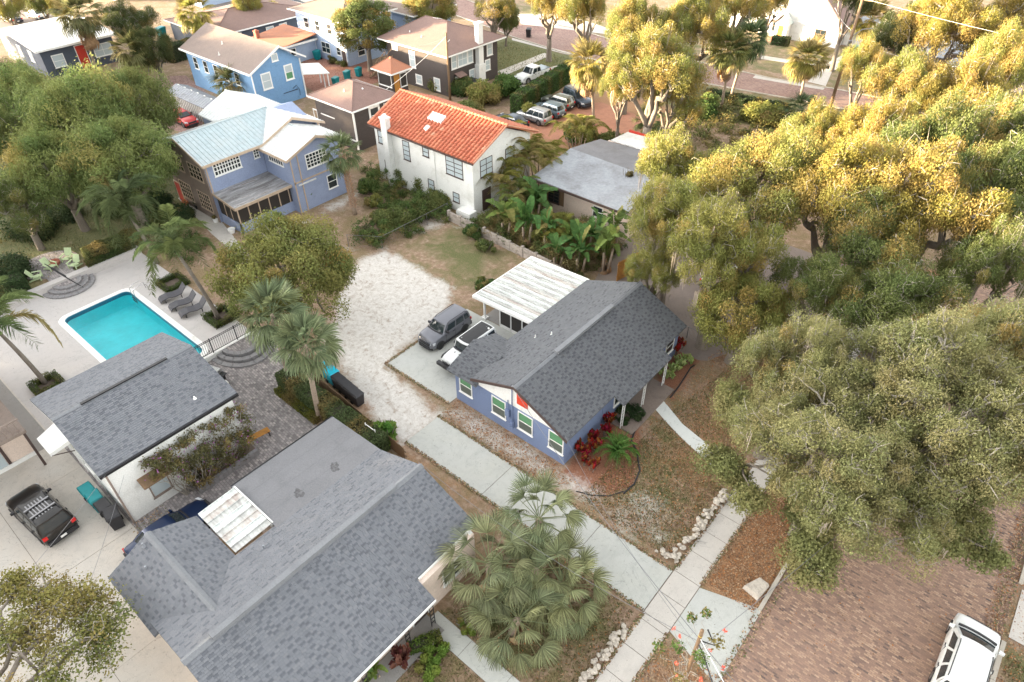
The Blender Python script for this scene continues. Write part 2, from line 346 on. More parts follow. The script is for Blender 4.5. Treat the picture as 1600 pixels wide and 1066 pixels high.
def np_mesh(name, V, nper, mat, attrs=None):
    """V: (n*nper, 3) vertices, faces of nper consecutive vertices"""
    V = np.asarray(V, dtype=np.float32).reshape(-1, 3); nv = len(V); nf = nv//nper
    me = bpy.data.meshes.new(name); me.vertices.add(nv); me.vertices.foreach_set('co', V.ravel())
    me.loops.add(nv); me.loops.foreach_set('vertex_index', np.arange(nv, dtype=np.int32))
    me.polygons.add(nf); me.polygons.foreach_set('loop_start', np.arange(0, nv, nper, dtype=np.int32))
    for k, a in (attrs or {}).items():
        at = me.attributes.new(k, 'FLOAT', 'FACE'); at.data.foreach_set('value', np.asarray(a, dtype=np.float32))
    me.materials.append(mat); me.update(calc_edges=True); return me

def leaves_at(P, nrm, rng, L=0.2, W=0.1, up=0.4):
    """rhombus leaves at P (n,3) roughly facing nrm"""
    n = len(P)
    N = rng.normal(size=(n, 3))*0.8+nrm*0.9+np.array([0, 0, up]); N /= np.linalg.norm(N, axis=1)[:, None]
    A = rng.normal(size=(n, 3)); A -= N*(A*N).sum(1)[:, None]; A /= np.linalg.norm(A, axis=1)[:, None]
    B = np.cross(N, A); s = rng.uniform(0.65, 1.35, (n, 1))
    a = A*L*0.5*s; b_ = B*W*0.5*s; fold = N*L*0.12*s
    return np.stack([P-a, P+b_-fold, P+a, P-b_-fold], 1).reshape(-1, 3)

def clumps(centres, radii, n_per, rng, L, W, flat=0.75, shell=0.55, up=0.4):
    """clumps of leaves; returns vertices, tint per leaf, clump value per leaf"""
    k = len(centres); C = np.repeat(np.asarray(centres, float), n_per, 0); R = np.repeat(np.asarray(radii, float), n_per)
    D = rng.normal(size=(k*n_per, 3)); D[:, 2] = D[:, 2]*0.9+0.15; D /= np.linalg.norm(D, axis=1)[:, None]
    rr = shell+(1-shell)*rng.random(k*n_per)**0.7; rr *= 1+0.25*rng.normal(size=k*n_per)*0.6
    P = C+D*(R*rr)[:, None]*np.array([1, 1, flat])
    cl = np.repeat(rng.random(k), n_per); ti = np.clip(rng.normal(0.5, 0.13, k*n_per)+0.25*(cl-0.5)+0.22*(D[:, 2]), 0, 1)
    return leaves_at(P, D, rng, L, W, up), ti, cl

def bend(p, q, rng, amp=0.12, n=4):
    p, q = np.array(p, float), np.array(q, float); L = np.linalg.norm(q-p); out = [p]
    for i in range(1, n): out.append(p+(q-p)*i/n+rng.normal(size=3)*L*amp/ n**0.5+np.array([0, 0, L*0.10*math.sin(math.pi*i/n)]))
    return out+[q]

def broadleaf(seed, R=1.0, H=1.0, K=70, n_per=420, leaf=(0.2, 0.12), clump_r=0.2, under=-0.15, trunk_r=0.05, fork=0.28, lobes=6, crown_low=0.42, twigs=1.0, moss=0, flat=0.75, upright=False, lobed=False):
    """returns (trunk mesh, crown mesh[, moss mesh]); tree of unit height H, crown radius R (metres)"""
    rng = np.random.default_rng(seed); cz = H*(crown_low+1)/2; hz = H-cz
    ld = rng.normal(size=(lobes, 3)); ld[:, 2] = np.abs(ld[:, 2])*0.6; ld /= np.linalg.norm(ld, axis=1)[:, None]
    C = []; 
    if lobed:
        ctr = []
        while len(ctr) < lobes:
            a, q = rng.random()*6.283, math.sqrt(rng.random())*.68; c = np.array([q*math.cos(a)*R, q*math.sin(a)*R, cz+hz*(.55-.85*q+rng.normal()*.16)])
            if ctr and min(np.linalg.norm(np.array(ctr)-c, axis=1)) < R*.95/math.sqrt(lobes): continue
            ctr.append(c)
        lr = [R*rng.uniform(.26, .42) for _ in ctr]
    while len(C) < K:
        d = rng.normal(size=3); d /= np.linalg.norm(d)
        if lobed:
            if d[2] < -.25: continue
            i = int(rng.integers(lobes)); p = ctr[i]+d*lr[i]*np.array([1, 1, .62])*(.55+.5*rng.random()**.5)
            if C and min(np.linalg.norm((np.array(C)-p)/[1, 1, .8], axis=1)) < clump_r*R*.55 and rng.random() < .9: continue
            C.append(p); continue
        if d[2] < under: continue
        f = 0.72+0.30*max(0, (ld@d).max())**3*1.0+rng.normal()*0.06
        f *= 0.62+0.38*rng.random()**0.35
        p = d*np.array([R, R, hz])*f+np.array([0, 0, cz])
        if C and min(np.linalg.norm((np.array(C)-p)/[1, 1, .8], axis=1)) < clump_r*R*0.52: 
            if rng.random() < 0.93: continue
        C.append(p)
    C = np.array(C); rr = clump_r*R*rng.uniform(0.65, 1.25, K)
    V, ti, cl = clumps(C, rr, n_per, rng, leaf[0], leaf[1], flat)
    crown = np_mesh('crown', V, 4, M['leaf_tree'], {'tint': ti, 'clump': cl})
    # skeleton
    tb = MB(); fk = np.array([rng.normal()*0.03*R, rng.normal()*0.03*R, H*fork])
    tr = trunk_r*R*2
    tb.tube([(0, 0, -0.3), (0, 0, 0.15), tuple(fk*[0.6, 0.6, 0.5]), tuple(fk)], [tr*1.7, tr*1.15, tr*0.95, tr*0.85], 8)
    def far(P, n):
        idx = [int(rng.integers(len(P)))]
        while len(idx) < n:
            d = np.min([np.linalg.norm(P-P[i], axis=1) for i in idx], 0); idx.append(int(d.argmax()))
        return P[idx]
    mids = far(C, max(8, K//5)); mids = mids*np.array([.72, .72, 1])+np.array([0, 0, -0.12*hz]); mids[:, 2] = np.maximum(mids[:, 2]-0.05*H, fk[2]+0.02)
    mains = far(mids, 5 if not upright else 3)*np.array([.62, .62, .86]); mains[:, 2] = np.maximum(mains[:, 2], fk[2]+0.06*H)
    for m in mains: tb.tube(bend(fk, m, rng, 0.1), [tr*0.62, tr*0.5, tr*0.42, tr*0.36, tr*0.32], 6)
    for m in mids:
        a = mains[np.linalg.norm(mains-m, axis=1).argmin()]
        if np.linalg.norm(a-m) > 0.1: tb.tube(bend(a, m, rng, 0.13), [tr*0.34, tr*0.27, tr*0.22, tr*0.18, tr*0.14], 5)
    tb.mi(1)
    for c, r_ in zip(C, rr):
        a = mids[np.linalg.norm(mids-c, axis=1).argmin()]
        tb.tube(bend(a, c, rng, 0.14, 3), [tr*0.11, tr*0.08, tr*0.06, tr*0.035], 4, cap=False)
        for _ in range(int(twigs*3)):
            if rng.random() > twigs: continue
            d = rng.normal(size=3); d[2] = abs(d[2])*0.7; d /= np.linalg.norm(d); e = c+d*r_*rng.uniform(0.85, 1.25)
            tb.tube(bend(c, e, rng, 0.25, 3), [tr*0.05, tr*0.038, tr*0.028, tr*0.012], 3, cap=False)
    trunk = tb.mesh('trunk', [M['bark'], M['bark_pale']], smooth=True)
    out = [trunk, crown]
    if moss:
        P = []; Q = []
        for i in rng.integers(0, K, moss):
            c = C[i]+rng.normal(size=3)*rr[i]*0.6; L = rng.uniform(0.5, 1.6)
            for j in range(12):
                q = c+rng.normal(size=3)*[0.12, 0.12, 0.1]; w = 0.03; a = rng.random()*6.28; dx, dy = math.cos(a)*w, math.sin(a)*w; l2 = L*rng.uniform(.5, 1)
                P += [q+[dx, dy, 0], q-[dx, dy, 0], q+[-dx*.3, -dy*.3, -l2], q+[dx*.3, dy*.3, -l2]]
        out.append(np_mesh('moss', np.array(P), 4, M['moss']))
    return out
def plant_tree(meshes, loc, rz, scale, label, cat='tree', name='oak_tree', group=None, col=(0.10, 0.115, 0.045), gold=0.2):
    t = thing(name, label, cat, loc, rz, group); t.scale = scale if isinstance(scale, (tuple, list)) else (scale,)*3
    for nm, me in zip(('trunk', 'crown', 'moss'), meshes):
        o = link(nm, me, t)
        if nm == 'crown': o.color = (*col, gold)
        if nm == 'moss': o['kind'] = 'stuff'
    return t

# ---- palms
def jig(col, k):
    w = random.uniform(.93, 1.07); return (col[0]*k*w, col[1]*k, col[2]*k/w)
def fan_frond(seed, petiole=0.9, L=1.0, n=20, droop=0.5, spread=2.5, w=0.046):
    """sabal leaf: along +x, then down"""
    rng = np.random.default_rng(seed); V = []; T = []
    # petiole
    ex = petiole; ez = -0.08*petiole
    for s in (-1, 1):
        V += [(0, -0.02*s, 0), (0, 0.02*s, 0.01), (ex, 0.012*s, ez), (ex, -0.012*s, ez-0.01)]; T.append(0.55)
    for i in range(n):
        a = (i/(n-1)-0.5)*spread*1.12+rng.normal()*0.02; l = L*(1-0.22*abs(i/(n-1)-0.5)*2)*rng.uniform(0.85, 1.08)
        dx, dy = math.cos(a), math.sin(a); px_, py_ = -dy, dx; bt = .36+rng.normal()*.27
        fold = -0.12*abs(math.sin(a)); k = 5; pts = []
        for j in range(k+1):
            u = j/k; r_ = l*u; z = ez+fold*r_*0.5-droop*l*(u**2.4)*(0.7+0.5*rng.random()*0.3); sh = 1-0.30*droop*u*u
            pts.append((ex+dx*r_*sh+rng.normal()*0.006, dy*r_*sh, z, w*l*(0.35+1.3*u)*(1-u)**0.6*1.15 if u < 1 else 0.003))
        for j in range(k):
            a0, a1 = pts[j], pts[j+1]; lift = 0.3
            V += [(a0[0]-px_*a0[3], a0[1]-py_*a0[3], a0[2]-a0[3]*lift), (a0[0]+px_*a0[3], a0[1]+py_*a0[3], a0[2]+a0[3]*lift), (a1[0]+px_*a1[3], a1[1]+py_*a1[3], a1[2]+a1[3]*lift), (a1[0]-px_*a1[3], a1[1]-py_*a1[3], a1[2]-a1[3]*lift)]
            T.append(min(1, max(0, bt+0.30*j/k)))
    return np.array(V), T
def feather_frond(seed, L=2.6, n=44, leaf=0.55, arch=0.55, plume=1.0, w=0.022):
    rng = np.random.default_rng(seed); V = []; T = []
    path = [(L*u*(1-0.28*arch*u*u), 0, L*(0.42*u-1.05*arch*u*u*u)) for u in np.linspace(0, 1, 9)]
    def at(u):
        i = min(7, int(u*8)); f = u*8-i; a, b = path[i], path[i+1]; return np.array([a[k]+(b[k]-a[k])*f for k in range(3)])
    for i in range(8):
        a, b = np.array(path[i]), np.array(path[i+1]); r0, r1 = 0.035*(1-i/9), 0.035*(1-(i+1)/9)
        V += [a+[0, -r0, 0], a+[0, r0, 0], b+[0, r1, 0], b+[0, -r1, 0]]; T.append(0.7)
        V += [a+[0, 0, -r0], a+[0, 0, r0], b+[0, 0, r1], b+[0, 0, -r1]]; T.append(0.7)
    for i in range(n):
        u = 0.12+0.88*i/n; p = at(u); q = at(min(1, u+0.03)); d = q-p; d /= (np.linalg.norm(d)+1e-9)
        for s in (-1, 1):
            for ring in range(2 if plume > 0.5 else 1):
                el = rng.uniform(-0.7, 0.9)*plume-0.15; side = np.array([0, s*math.cos(el), math.sin(el)])
                l = leaf*(math.sin(math.pi*(0.12+0.80*u))**0.6)*rng.uniform(0.8, 1.1)
                e = p+(side*0.85+d*0.5)*l+np.array([0, 0, -0.22*l]); m = (p+e)/2+np.array([0, 0, 0.07*l]); pw = np.cross(d, side); pw /= np.linalg.norm(pw)
                V += [p-pw*w*.6, p+pw*w*.6, m+pw*w, m-pw*w]; V += [m-pw*w, m+pw*w, e+pw*.003, e-pw*.003]
                tt = min(1, max(0, 0.5+rng.normal()*0.16)); T += [tt, tt+0.1]
    return np.array(V), T
def paddle_leaf(seed, L=1.6, W=0.27, stalk=1.0, droop=0.5, n=7):
    rng = np.random.default_rng(seed); V = []; T = []; top = stalk
    for s in (-1, 1): V += [(0, -.03*s, 0), (0, .03*s, 0), (0.12*stalk, .02*s, top), (0.12*stalk, -.02*s, top)]; T.append(.6)
    def sp(u): return np.array([0.12*stalk+L*(0.35*u+0.55*droop*u*u), 0, top+L*(0.85*u-0.9*droop*u*u*1.2)])
    for i in range(n):
        u0, u1 = i/n, (i+0.94)/n; a, b = sp(u0), sp(u1)
        w0 = W*math.sin(math.pi*(0.06+0.88*u0))**0.7; w1 = W*math.sin(math.pi*(0.06+0.88*u1))**0.7
        for s in (-1, 1):
            f = 0.35+rng.normal()*0.12; V += [a, a+np.array([0.05, s*w0, w0*f]), b+np.array([0.05, s*w1, w1*f]), b]; T.append(min(1, max(0, .5+rng.normal()*.12)))
    return np.array(V), T
def vmesh(name, VT, mat):
    V, T = VT; V = np.array([np.asarray(v, float) for v in V]).reshape(-1, 3)
    return np_mesh(name, V, 4, mat, {'tint': T, 'clump': np.full(len(T), 0.3)})
FAN = [vmesh('frond', fan_frond(10+i, petiole=0.75+0.15*(i % 2), droop=(0.18, 0.38, 0.62, 0.8)[i]), M['frond']) for i in range(4)]
FANL = [vmesh('frond', fan_frond(90+i, petiole=1.25+0.2*(i % 2), L=.95, n=26, droop=(0.4, 0.6, 0.8, .95)[i], spread=2.7, w=.030), M['frond']) for i in range(4)]
FAN_DEAD = [vmesh('dead_frond', fan_frond(20+i, petiole=0.7, L=0.9, droop=0.9, spread=1.5), M['frond_dead']) for i in range(2)]
FEA = [vmesh('frond', feather_frond(30+i, arch=(0.55, 0.8, 1.0)[i]), M['frond']) for i in range(3)]
ARE = [vmesh('frond', feather_frond(40+i, L=2.2, n=26, leaf=0.5, arch=(0.6, 0.9)[i], plume=0.3, w=0.03), M['frond']) for i in range(2)]
CYC = [vmesh('frond', feather_frond(50+i, L=1.2, n=26, leaf=0.2, arch=(0.2, 0.6)[i], plume=0.3, w=0.014), M['frond']) for i in range(2)]
PAD = [vmesh('leaf', paddle_leaf(60+i, droop=(0.15, 0.5, 0.85)[i]), M['leaf']) for i in range(3)]
PADL = [vmesh('leaf', paddle_leaf(70+i, L=1.9, W=0.33, stalk=.8, droop=(0.4, 0.8)[i]), M['leaf']) for i in range(2)]
TI = [vmesh('leaf', paddle_leaf(80+i, L=0.42, W=0.07, stalk=0.03, droop=(0.15, 0.6)[i], n=3), M['leaf']) for i in range(2)]

def put(me, parent, loc, az, tilt, s, col=None, gold=0.0, name=None):
    """place a shared leaf mesh: az = direction, tilt = raising of the leaf's x axis"""
    o = bpy.data.objects.new(name or me.name.split('.')[0], me); COL.objects.link(o); o.parent = parent
    o.location = loc; o.rotation_euler = (random.uniform(-.25, .25), -tilt, az); o.scale = (s, s, s)
    if col is not None: o.color = (*col, gold)
    return o
def thicket(name, label, poly, n, h, seed, col, gold, per=60, leaf=(.16, .08), rr=(.3, .6), cat='undergrowth', gapn=.0):
    rng = np.random.default_rng(seed); q = np.array([(p[0], p[1]) for p in poly]); X = rng.uniform(q.min(0), q.max(0), (n*6, 2)); X = X[poly_sdf(X, poly) > 0]
    X = X[np.sin(X[:, 0]*1.7+seed)*np.sin(X[:, 1]*1.3)+rng.normal(size=len(X))*.4 > gapn-.6][:n]; R_ = rng.uniform(rr[0], rr[1], len(X)); Hh = h*(.35+.65*rng.random(len(X)))*(.8+.35*np.sin(X[:, 0]*.9+seed))
    C = np.stack([X[:, 0], X[:, 1], terrain(X[:, 0], X[:, 1])+np.maximum(.2, Hh)-R_*.6], 1); V, ti, cl = clumps(C, R_, per, rng, leaf[0], leaf[1], .9, .2); V[:, 2] = np.maximum(V[:, 2], .02)
    o = link(name, np_mesh(name, V, 4, M['leaf'], {'tint': ti, 'clump': cl})); o.color = (*col, gold); tag(o, label, cat); o['kind'] = 'stuff'; return o
GR_FAN = (0.145, 0.175, 0.085)
def sabal(loc, h, label, lean=(0, 0), n=34, s=1.15, col=GR_FAN, gold=0.0, dead=6, r=0.17, boots=False, group=None, name='sabal_palm', skirt=0.0, fan=None):
    t = thing(name, label, 'palm', loc, 0, group); rng = random.Random(int(loc[0]*31+loc[1]*17))
    top = (lean[0], lean[1], h); mb = MB()
    path = [(lean[0]*(u**1.6), lean[1]*(u**1.6), -0.2+(h+0.2)*u) for u in (0, .15, .3, .45, .6, .75, .9, 1)]
    mb.tube(path, [r*1.35, r*1.05, r, r, r*.98, r, r*1.12, r*0.8], 9)
    part('trunk', mb, M['palm_bark'], t, local=True, smooth=True)
    if boots:
        bb = MB()
        for i in range(int(h*26)):
            u = 0.12+0.86*i/int(h*26); a = i*2.4; c = Vector((lean[0]*u**1.6, lean[1]*u**1.6, h*u))
            d = Vector((math.cos(a), math.sin(a), 0)); e = Vector((-d.y, d.x, 0)); p = c+d*r*0.9; q = p+d*0.24+Vector((0, 0, 0.26))
            bb.hexa([p-e*.05, p+e*.05, p+e*.05+Vector((0, 0, .08)), p-e*.05+Vector((0, 0, .08))], [q-e*.03, q+e*.03, q+e*.03+Vector((0, 0, .03)), q-e*.03+Vector((0, 0, .03))])
        part('leaf_stubs', bb, M['palm_boots'], t, local=True, stuff=True)
    for i in range(n):
        u = (i+0.5)/n; az = i*2.39996+rng.uniform(-.2, .2); tilt = rad(78)-u**0.8*rad(112)+rng.uniform(-.1, .1)
        k = min(3, int(u*4)); z = h+0.25-0.45*u
        g = gold if rng.random() > 0.15 else min(1, gold+0.5)
        c = jig(col, rng.uniform(0.85, 1.2))
        put((fan or FAN)[k], t, (top[0]+0.1*math.cos(az), top[1]+0.1*math.sin(az), z), az, tilt, s*rng.uniform(0.88, 1.12), c, 0.9 if rng.random() < gold else 0.0)
    for i in range(dead):
        az = i*2.1+rng.random(); put(FAN_DEAD[i % 2], t, (top[0]+.1*math.cos(az), top[1]+.1*math.sin(az), h-0.3-skirt*rng.random()), az, -rad(rng.uniform(50, 80)), s*rng.uniform(.8, 1.05))
    return t
def feather_palm(loc, h, label, lean=(0, 0), n=14, s=1.0, col=(0.10, 0.135, 0.05), gold=0.03, r=0.15, name='foxtail_palm', meshes=None):
    t = thing(name, label, 'palm', loc); rng = random.Random(int(loc[0]*13+loc[1]*7)); mb = MB()
    mb.tube([(lean[0]*u**1.4, lean[1]*u**1.4, -0.2+(h+0.2)*u) for u in (0, .2, .4, .6, .8, 1)], [r*1.3, r*1.1, r, r*.95, r*.85, r*.7], 9)
    part('trunk', mb, M['bark'], t, local=True, smooth=True)
    cs = MB(); cs.tube([(lean[0], lean[1], h-0.05), (lean[0]*1.03, lean[1]*1.03, h+0.9)], [r*.8, r*.4], 8); part('crownshaft', cs, M['leafgreen'], t, local=True, smooth=True)
    ml = meshes or FEA
    for i in range(n):
        u = (i+.5)/n; az = i*2.39996+rng.uniform(-.2, .2); tilt = rad(62)-u*rad(72)
        put(ml[min(len(ml)-1, int(u*len(ml)))], t, (lean[0]*1.03, lean[1]*1.03, h+0.75-.2*u), az, tilt, s*rng.uniform(.9, 1.1), jig(col, rng.uniform(.85, 1.2)), 0.9 if rng.random() < gold else 0.0)
    sp = MB(); sp.tube([(lean[0], lean[1], h+.8), (lean[0]-.05, lean[1]+.05, h+2.6)], [.04, .01], 4); part('spear', sp, M['leafgreen'], t, local=True)
    return t
M['leafgreen'] = m_plain('green_stem', (0.22, 0.30, 0.10), 0.6)
def areca(loc, label, stems=9, h=3.2, spread=1.3, s=1.0, col=(0.20, 0.20, 0.05), name='areca_palm', gold=.25, per=7):
    t = thing(name, label, 'palm', loc); rng = random.Random(int(loc[0]*5+loc[1]*3)); mb = MB()
    for k in range(stems):
        a = k*2.4; d = spread*math.sqrt((k+.5)/stems); hh = h*rng.uniform(.65, 1.05); x, y = d*math.cos(a), d*math.sin(a)
        mb.tube([(x*.4, y*.4, -.1), (x*.8, y*.8, hh*.6), (x, y, hh)], [.07, .06, .045], 5)
        for i in range(per):
            az = a+i*2.4; put(ARE[i % 2], t, (x, y, hh), az, rad(rng.uniform(10, 65)), s*rng.uniform(.8, 1.1), jig(col, rng.uniform(.8, 1.25)), .9 if rng.random() < gold else 0)
    part('stems', mb, M['palm_bark'], t, local=True, smooth=True); return t
def paddle_clump(loc, label, n=16, s=1.0, h=1.4, spread=.6, col=(0.075, 0.16, 0.04), name='bird_of_paradise', cat='plant', meshes=None, gold=.1, dead=4):
    t = thing(name, label, cat, loc); rng = random.Random(int(loc[0]*9+loc[1]*4)); ml = meshes or PAD
    mb = MB()
    for k in range(max(3, n//4)):
        a = k*2.4; mb.tube([(0.3*spread*math.cos(a), .3*spread*math.sin(a), -.1), (spread*.6*math.cos(a), spread*.6*math.sin(a), h)], [.12*s, .07*s], 6)
    part('stalks', mb, M['palm_bark'], t, local=True, smooth=True)
    for i in range(n):
        a = i*2.4; u = rng.random(); put(ml[i % len(ml)], t, (spread*.5*u*math.cos(a), spread*.5*u*math.sin(a), h*rng.uniform(.5, 1)), a, rad(rng.uniform(-5, 25)), s*rng.uniform(.75, 1.15), jig(col, rng.uniform(.8, 1.3)), .9 if rng.random() < gold else 0)
    for i in range(dead):
        a = i*1.7; put(FAN_DEAD[i % 2], t, (0, 0, h*rng.uniform(.5, .9)), a, -rad(60), s*.9)
    return t
def ti_plant(loc, label, n=5, s=1.0, cols=((0.30, 0.015, 0.03), (0.22, 0.02, 0.05)), h=0.8, spread=.35, group=None, name='ti_plant', per=12):
    t = thing(name, label, 'plant', loc, 0, group); rng = random.Random(int(loc[0]*91+loc[1]*43)); mb = MB()
    for k in range(n):
        a = k*2.4+rng.random(); d = spread*rng.random(); x, y = d*math.cos(a), d*math.sin(a); hh = h*rng.uniform(.5, 1)
        mb.tube([(x*.5, y*.5, -.05), (x, y, hh)], .025, 4)
        for i in range(per):
            az = i*2.4; put(TI[i % 2], t, (x, y, hh-.15*i/per), az, rad(75-80*i/per), s*rng.uniform(.8, 1.2), jig(rng.choice(cols), rng.uniform(.7, 1.3)))
    part('stems', mb, M['bark'], t, local=True); return t
def cycad(loc, label, n=30, s=1.0, col=(0.12, 0.22, 0.05), name='cycad', cat='plant'):
    t = thing(name, label, cat, loc); rng = random.Random(3); mb = MB(); mb.tube([(0, 0, -.1), (0, 0, .35)], [.2, .15], 8); part('stem', mb, M['palm_bark'], t, local=True, smooth=True)
    for i in range(n):
        u = (i+.5)/n; put(CYC[int(u*2) % 2], t, (0, 0, .35), i*2.4, rad(70-70*u), s*rng.uniform(.85, 1.1), jig(col, rng.uniform(.8, 1.2)))
    return t
# ---- bushes and hedges
def bush_mesh(seed, rx, ry, h, n, leaf=(0.12, 0.07), k=None, low=0.15):
    rng = np.random.default_rng(seed); k = k or max(5, int(n/260)); C = []
    for i in range(k):
        d = rng.normal(size=3); d[2] = abs(d[2]); d /= np.linalg.norm(d); f = rng.random()**.4*.75; C.append((d[0]*rx*f, d[1]*ry*f, h*(low+.12)+d[2]*h*.62*f))
    rr = rng.uniform(.28, .45, k)*min(rx, ry, h)*1.1
    V, ti, cl = clumps(C, rr, n//k, rng, leaf[0], leaf[1], .9, .4)
    V[:, 2] = np.maximum(V[:, 2], 0.0); return np_mesh('foliage', V, 4, M['leaf'], {'tint': ti, 'clump': cl})
def hedge_mesh(seed, L, W, h, n, leaf=(0.09, 0.055), rough=0.06, z0=0.0):
    rng = np.random.default_rng(seed); P = np.zeros((n, 3)); N = np.zeros((n, 3)); ar = np.array([L*W, L*h, L*h, W*h, W*h]); f = rng.choice(5, n, p=ar/ar.sum())
    u, v = rng.random(n), rng.random(n); dp = np.abs(rng.normal(size=n))*rough
    for k in range(5):
        m = f == k; a, b, d = u[m], v[m], dp[m]
        if k == 0: P[m] = np.stack([(a-.5)*L, (b-.5)*W, h-d], 1); N[m] = (0, 0, 1)
        elif k < 3: s = -1 if k == 1 else 1; P[m] = np.stack([(a-.5)*L, s*(W/2-d), b*h], 1); N[m] = (0, s, 0)
        else: s = -1 if k == 3 else 1; P[m] = np.stack([s*(L/2-d), (a-.5)*W, b*h], 1); N[m] = (s, 0, 0)
    und = 0.06*np.sin(P[:, 0]*2.3+seed)+.05*np.sin(P[:, 0]*5.1)+.04*rng.normal(size=n); P[:, 2] = np.maximum(P[:, 2]+und*(P[:, 2] > h*.5), 0.02)
    V = leaves_at(P, N, rng, *leaf); cl = (np.sin(P[:, 0]*1.9+seed)*.5+.5+rng.normal(size=n)*.15).clip(0, 1)
    return np_mesh('foliage', V, 4, M['leaf'], {'tint': rng.normal(.5, .22, n).clip(0, 1), 'clump': cl})
def bush(loc, rx, ry, h, label, seed=1, n=None, col=(0.065, 0.095, 0.03), gold=.1, rz=0, name='shrub', cat='shrub', leaf=(0.12, 0.07), group=None):
    t = thing(name, label, cat, loc, rz, group); n = n or int(min(16000, 900+1500*rx*ry+900*h*(rx+ry)))
    o = link('foliage', bush_mesh(seed, rx, ry, h, n, leaf), t); o.color = (*col, gold)
    mb = MB(); rng = random.Random(seed)
    for k in range(5):
        a = k*1.26+rng.random(); mb.tube([(0, 0, -.1), (rx*.3*math.cos(a), ry*.3*math.sin(a), h*.4), (rx*.55*math.cos(a), ry*.55*math.sin(a), h*.8)], [.05, .035, .015], 5)
    part('stems', mb, M['bark'], t, local=True); return t
def hedge(p, q, W, h, label, seed=1, dens=420, col=(0.07, 0.10, 0.03), gold=.1, name='hedge', leaf=(0.09, 0.055)):
    p, q = Vector(p), Vector(q); d = q-p; L = d.length; t = thing(name, label, 'hedge', (p+q)/2, math.atan2(d.y, d.x))
    o = link('foliage', hedge_mesh(seed, L, W, h, int(dens*(L*W+2*L*h+2*W*h)), leaf), t); o.color = (*col, gold)
    mb = MB(); k = max(2, int(L/.8))
    for i in range(k): x = -L/2+(i+.5)*L/k; mb.tube([(x, 0, -.1), (x, 0, h*.7)], [.04, .02], 5)
    mb.box(-L/2+.12, L/2-.12, -W/2+.1, W/2-.1, .1, h-.12)
    part('stems', mb, M['hedge_core'], t, local=True); return t
M['hedge_core'] = m_plain('hedge_twigs', (0.035, 0.035, 0.018), 0.95)
# ------------------------------------------------------------------ ground sheet: soil with layer weights
def poly_sdf(P, poly):
    """signed distance (positive inside) of points P (n,2) to polygon"""
    poly = np.array([(p[0], p[1]) for p in poly]); n = len(poly); d = np.full(len(P), 1e9); ins = np.zeros(len(P), bool)
    for i in range(n):
        a, b = poly[i], poly[(i+1) % n]; e = b-a; w = P-a; t = np.clip((w@e)/max(e@e, 1e-9), 0, 1); d = np.minimum(d, np.hypot(*(w-t[:, None]*e).T))
        c = ((a[1] <= P[:, 1]) & (b[1] > P[:, 1])) | ((b[1] <= P[:, 1]) & (a[1] > P[:, 1]))
        with np.errstate(divide='ignore', invalid='ignore'): xi = a[0]+(P[:, 1]-a[1])/(b[1]-a[1]+1e-12)*e[0]
        ins ^= c & (P[:, 0] < xi)
    return np.where(ins, d, -d)
def grow(x0, x1, step, lo, hi, g=1.22):
    c = list(np.arange(x0, x1+1e-6, step)); s = step
    while c[-1] < hi: s *= g; c.append(c[-1]+s)
    s = step
    while c[0] > lo: s *= g; c.insert(0, c[0]-s)
    return np.array(c)
def terrain(x, y):
    k = np.clip((-59.4-x)/0.5, 0, 1)*np.clip((22-y)/4.0, 0, 1); return 0.55*k
gx = grow(-75, 14, 0.34, -700, 700); gy = grow(-8, 100, 0.42, -500, 900)
GX, GY = np.meshgrid(gx, gy, indexing='ij'); PP = np.stack([GX.ravel(), GY.ravel()], 1)
def L(pxs): return [G(*p).to_2d() for p in pxs]
W = {k: np.full(len(PP), 0.0) for k in ('sand', 'grass', 'mulch', 'litter')}
def lay(key, poly, soft=1.0, amt=1.0):
    s = poly_sdf(PP, poly); W[key] = np.maximum(W[key], amt*np.clip(0.5+s/(2*soft), 0, 1))
lay('sand', L([(628, 700), (690, 650), (650, 615), (600, 575), (625, 545), (665, 520), (700, 480), (705, 450), (650, 420), (600, 388), (560, 410), (530, 470), (505, 530), (540, 590), (575, 640)]), 1.3)
lay('sand', [(-24, 20.5), (-15, 20.5), (-11, 21.0), (-12, 22.6), (-24, 22.6)], 0.7, 0.55)
lay('sand', L([(890, 760), (960, 850), (1040, 860), (1100, 800), (1010, 760), (930, 790)]), 1.5, 0.50)
lay('sand', L([(440, 345), (540, 330), (580, 290), (500, 320), (470, 400), (560, 390)]), 1.2, 0.60)
lay('sand', L([(620, 330), (690, 340), (720, 355), (640, 370)]), 1.2, 0.55)
lay('grass', L([(640, 385), (700, 350), (810, 400), (780, 430), (740, 470), (720, 450), (650, 400)]), 2.5, 0.72)
lay('grass', L([(740, 900), (1000, 950), (930, 1060), (800, 1060), (700, 1000), (700, 960)]), 1.5, 0.55)
lay('grass', L([(700, 1066), (800, 1120), (900, 1300), (500, 1300)]), 1.5, 0.6)
lay('grass', L([(1040, 640), (1140, 700), (1130, 790), (1050, 870), (960, 830), (1000, 690), (1010, 650)]), 2.0, 0.55)
lay('grass', [(-92, -30), (-59.6, -30), (-59.6, 24), (-66, 30), (-92, 36)], 2.0, 0.9)
lay('grass', [(-130, 74), (-62.5, 74.5), (-56, 79), (-45, 86), (-75, 88.5), (-130, 88)], 1.0, 0.95)
lay('grass', [(-44, 77), (-20, 80), (-20, 92), (-42, 89)], 1.0, 0.7)
lay('grass', [(-90, 99), (-10, 99), (-10, 118), (-90, 118)], 1.5, 0.55)
lay('grass', [(8.2, -20), (14, -20), (14, 27.8), (8.2, 27.8)], 0.8, 0.5)
lay('mulch', L([(882, 735), (900, 770), (940, 775), (990, 760), (1000, 710), (1000, 650), (960, 650), (930, 670)]), 0.6)
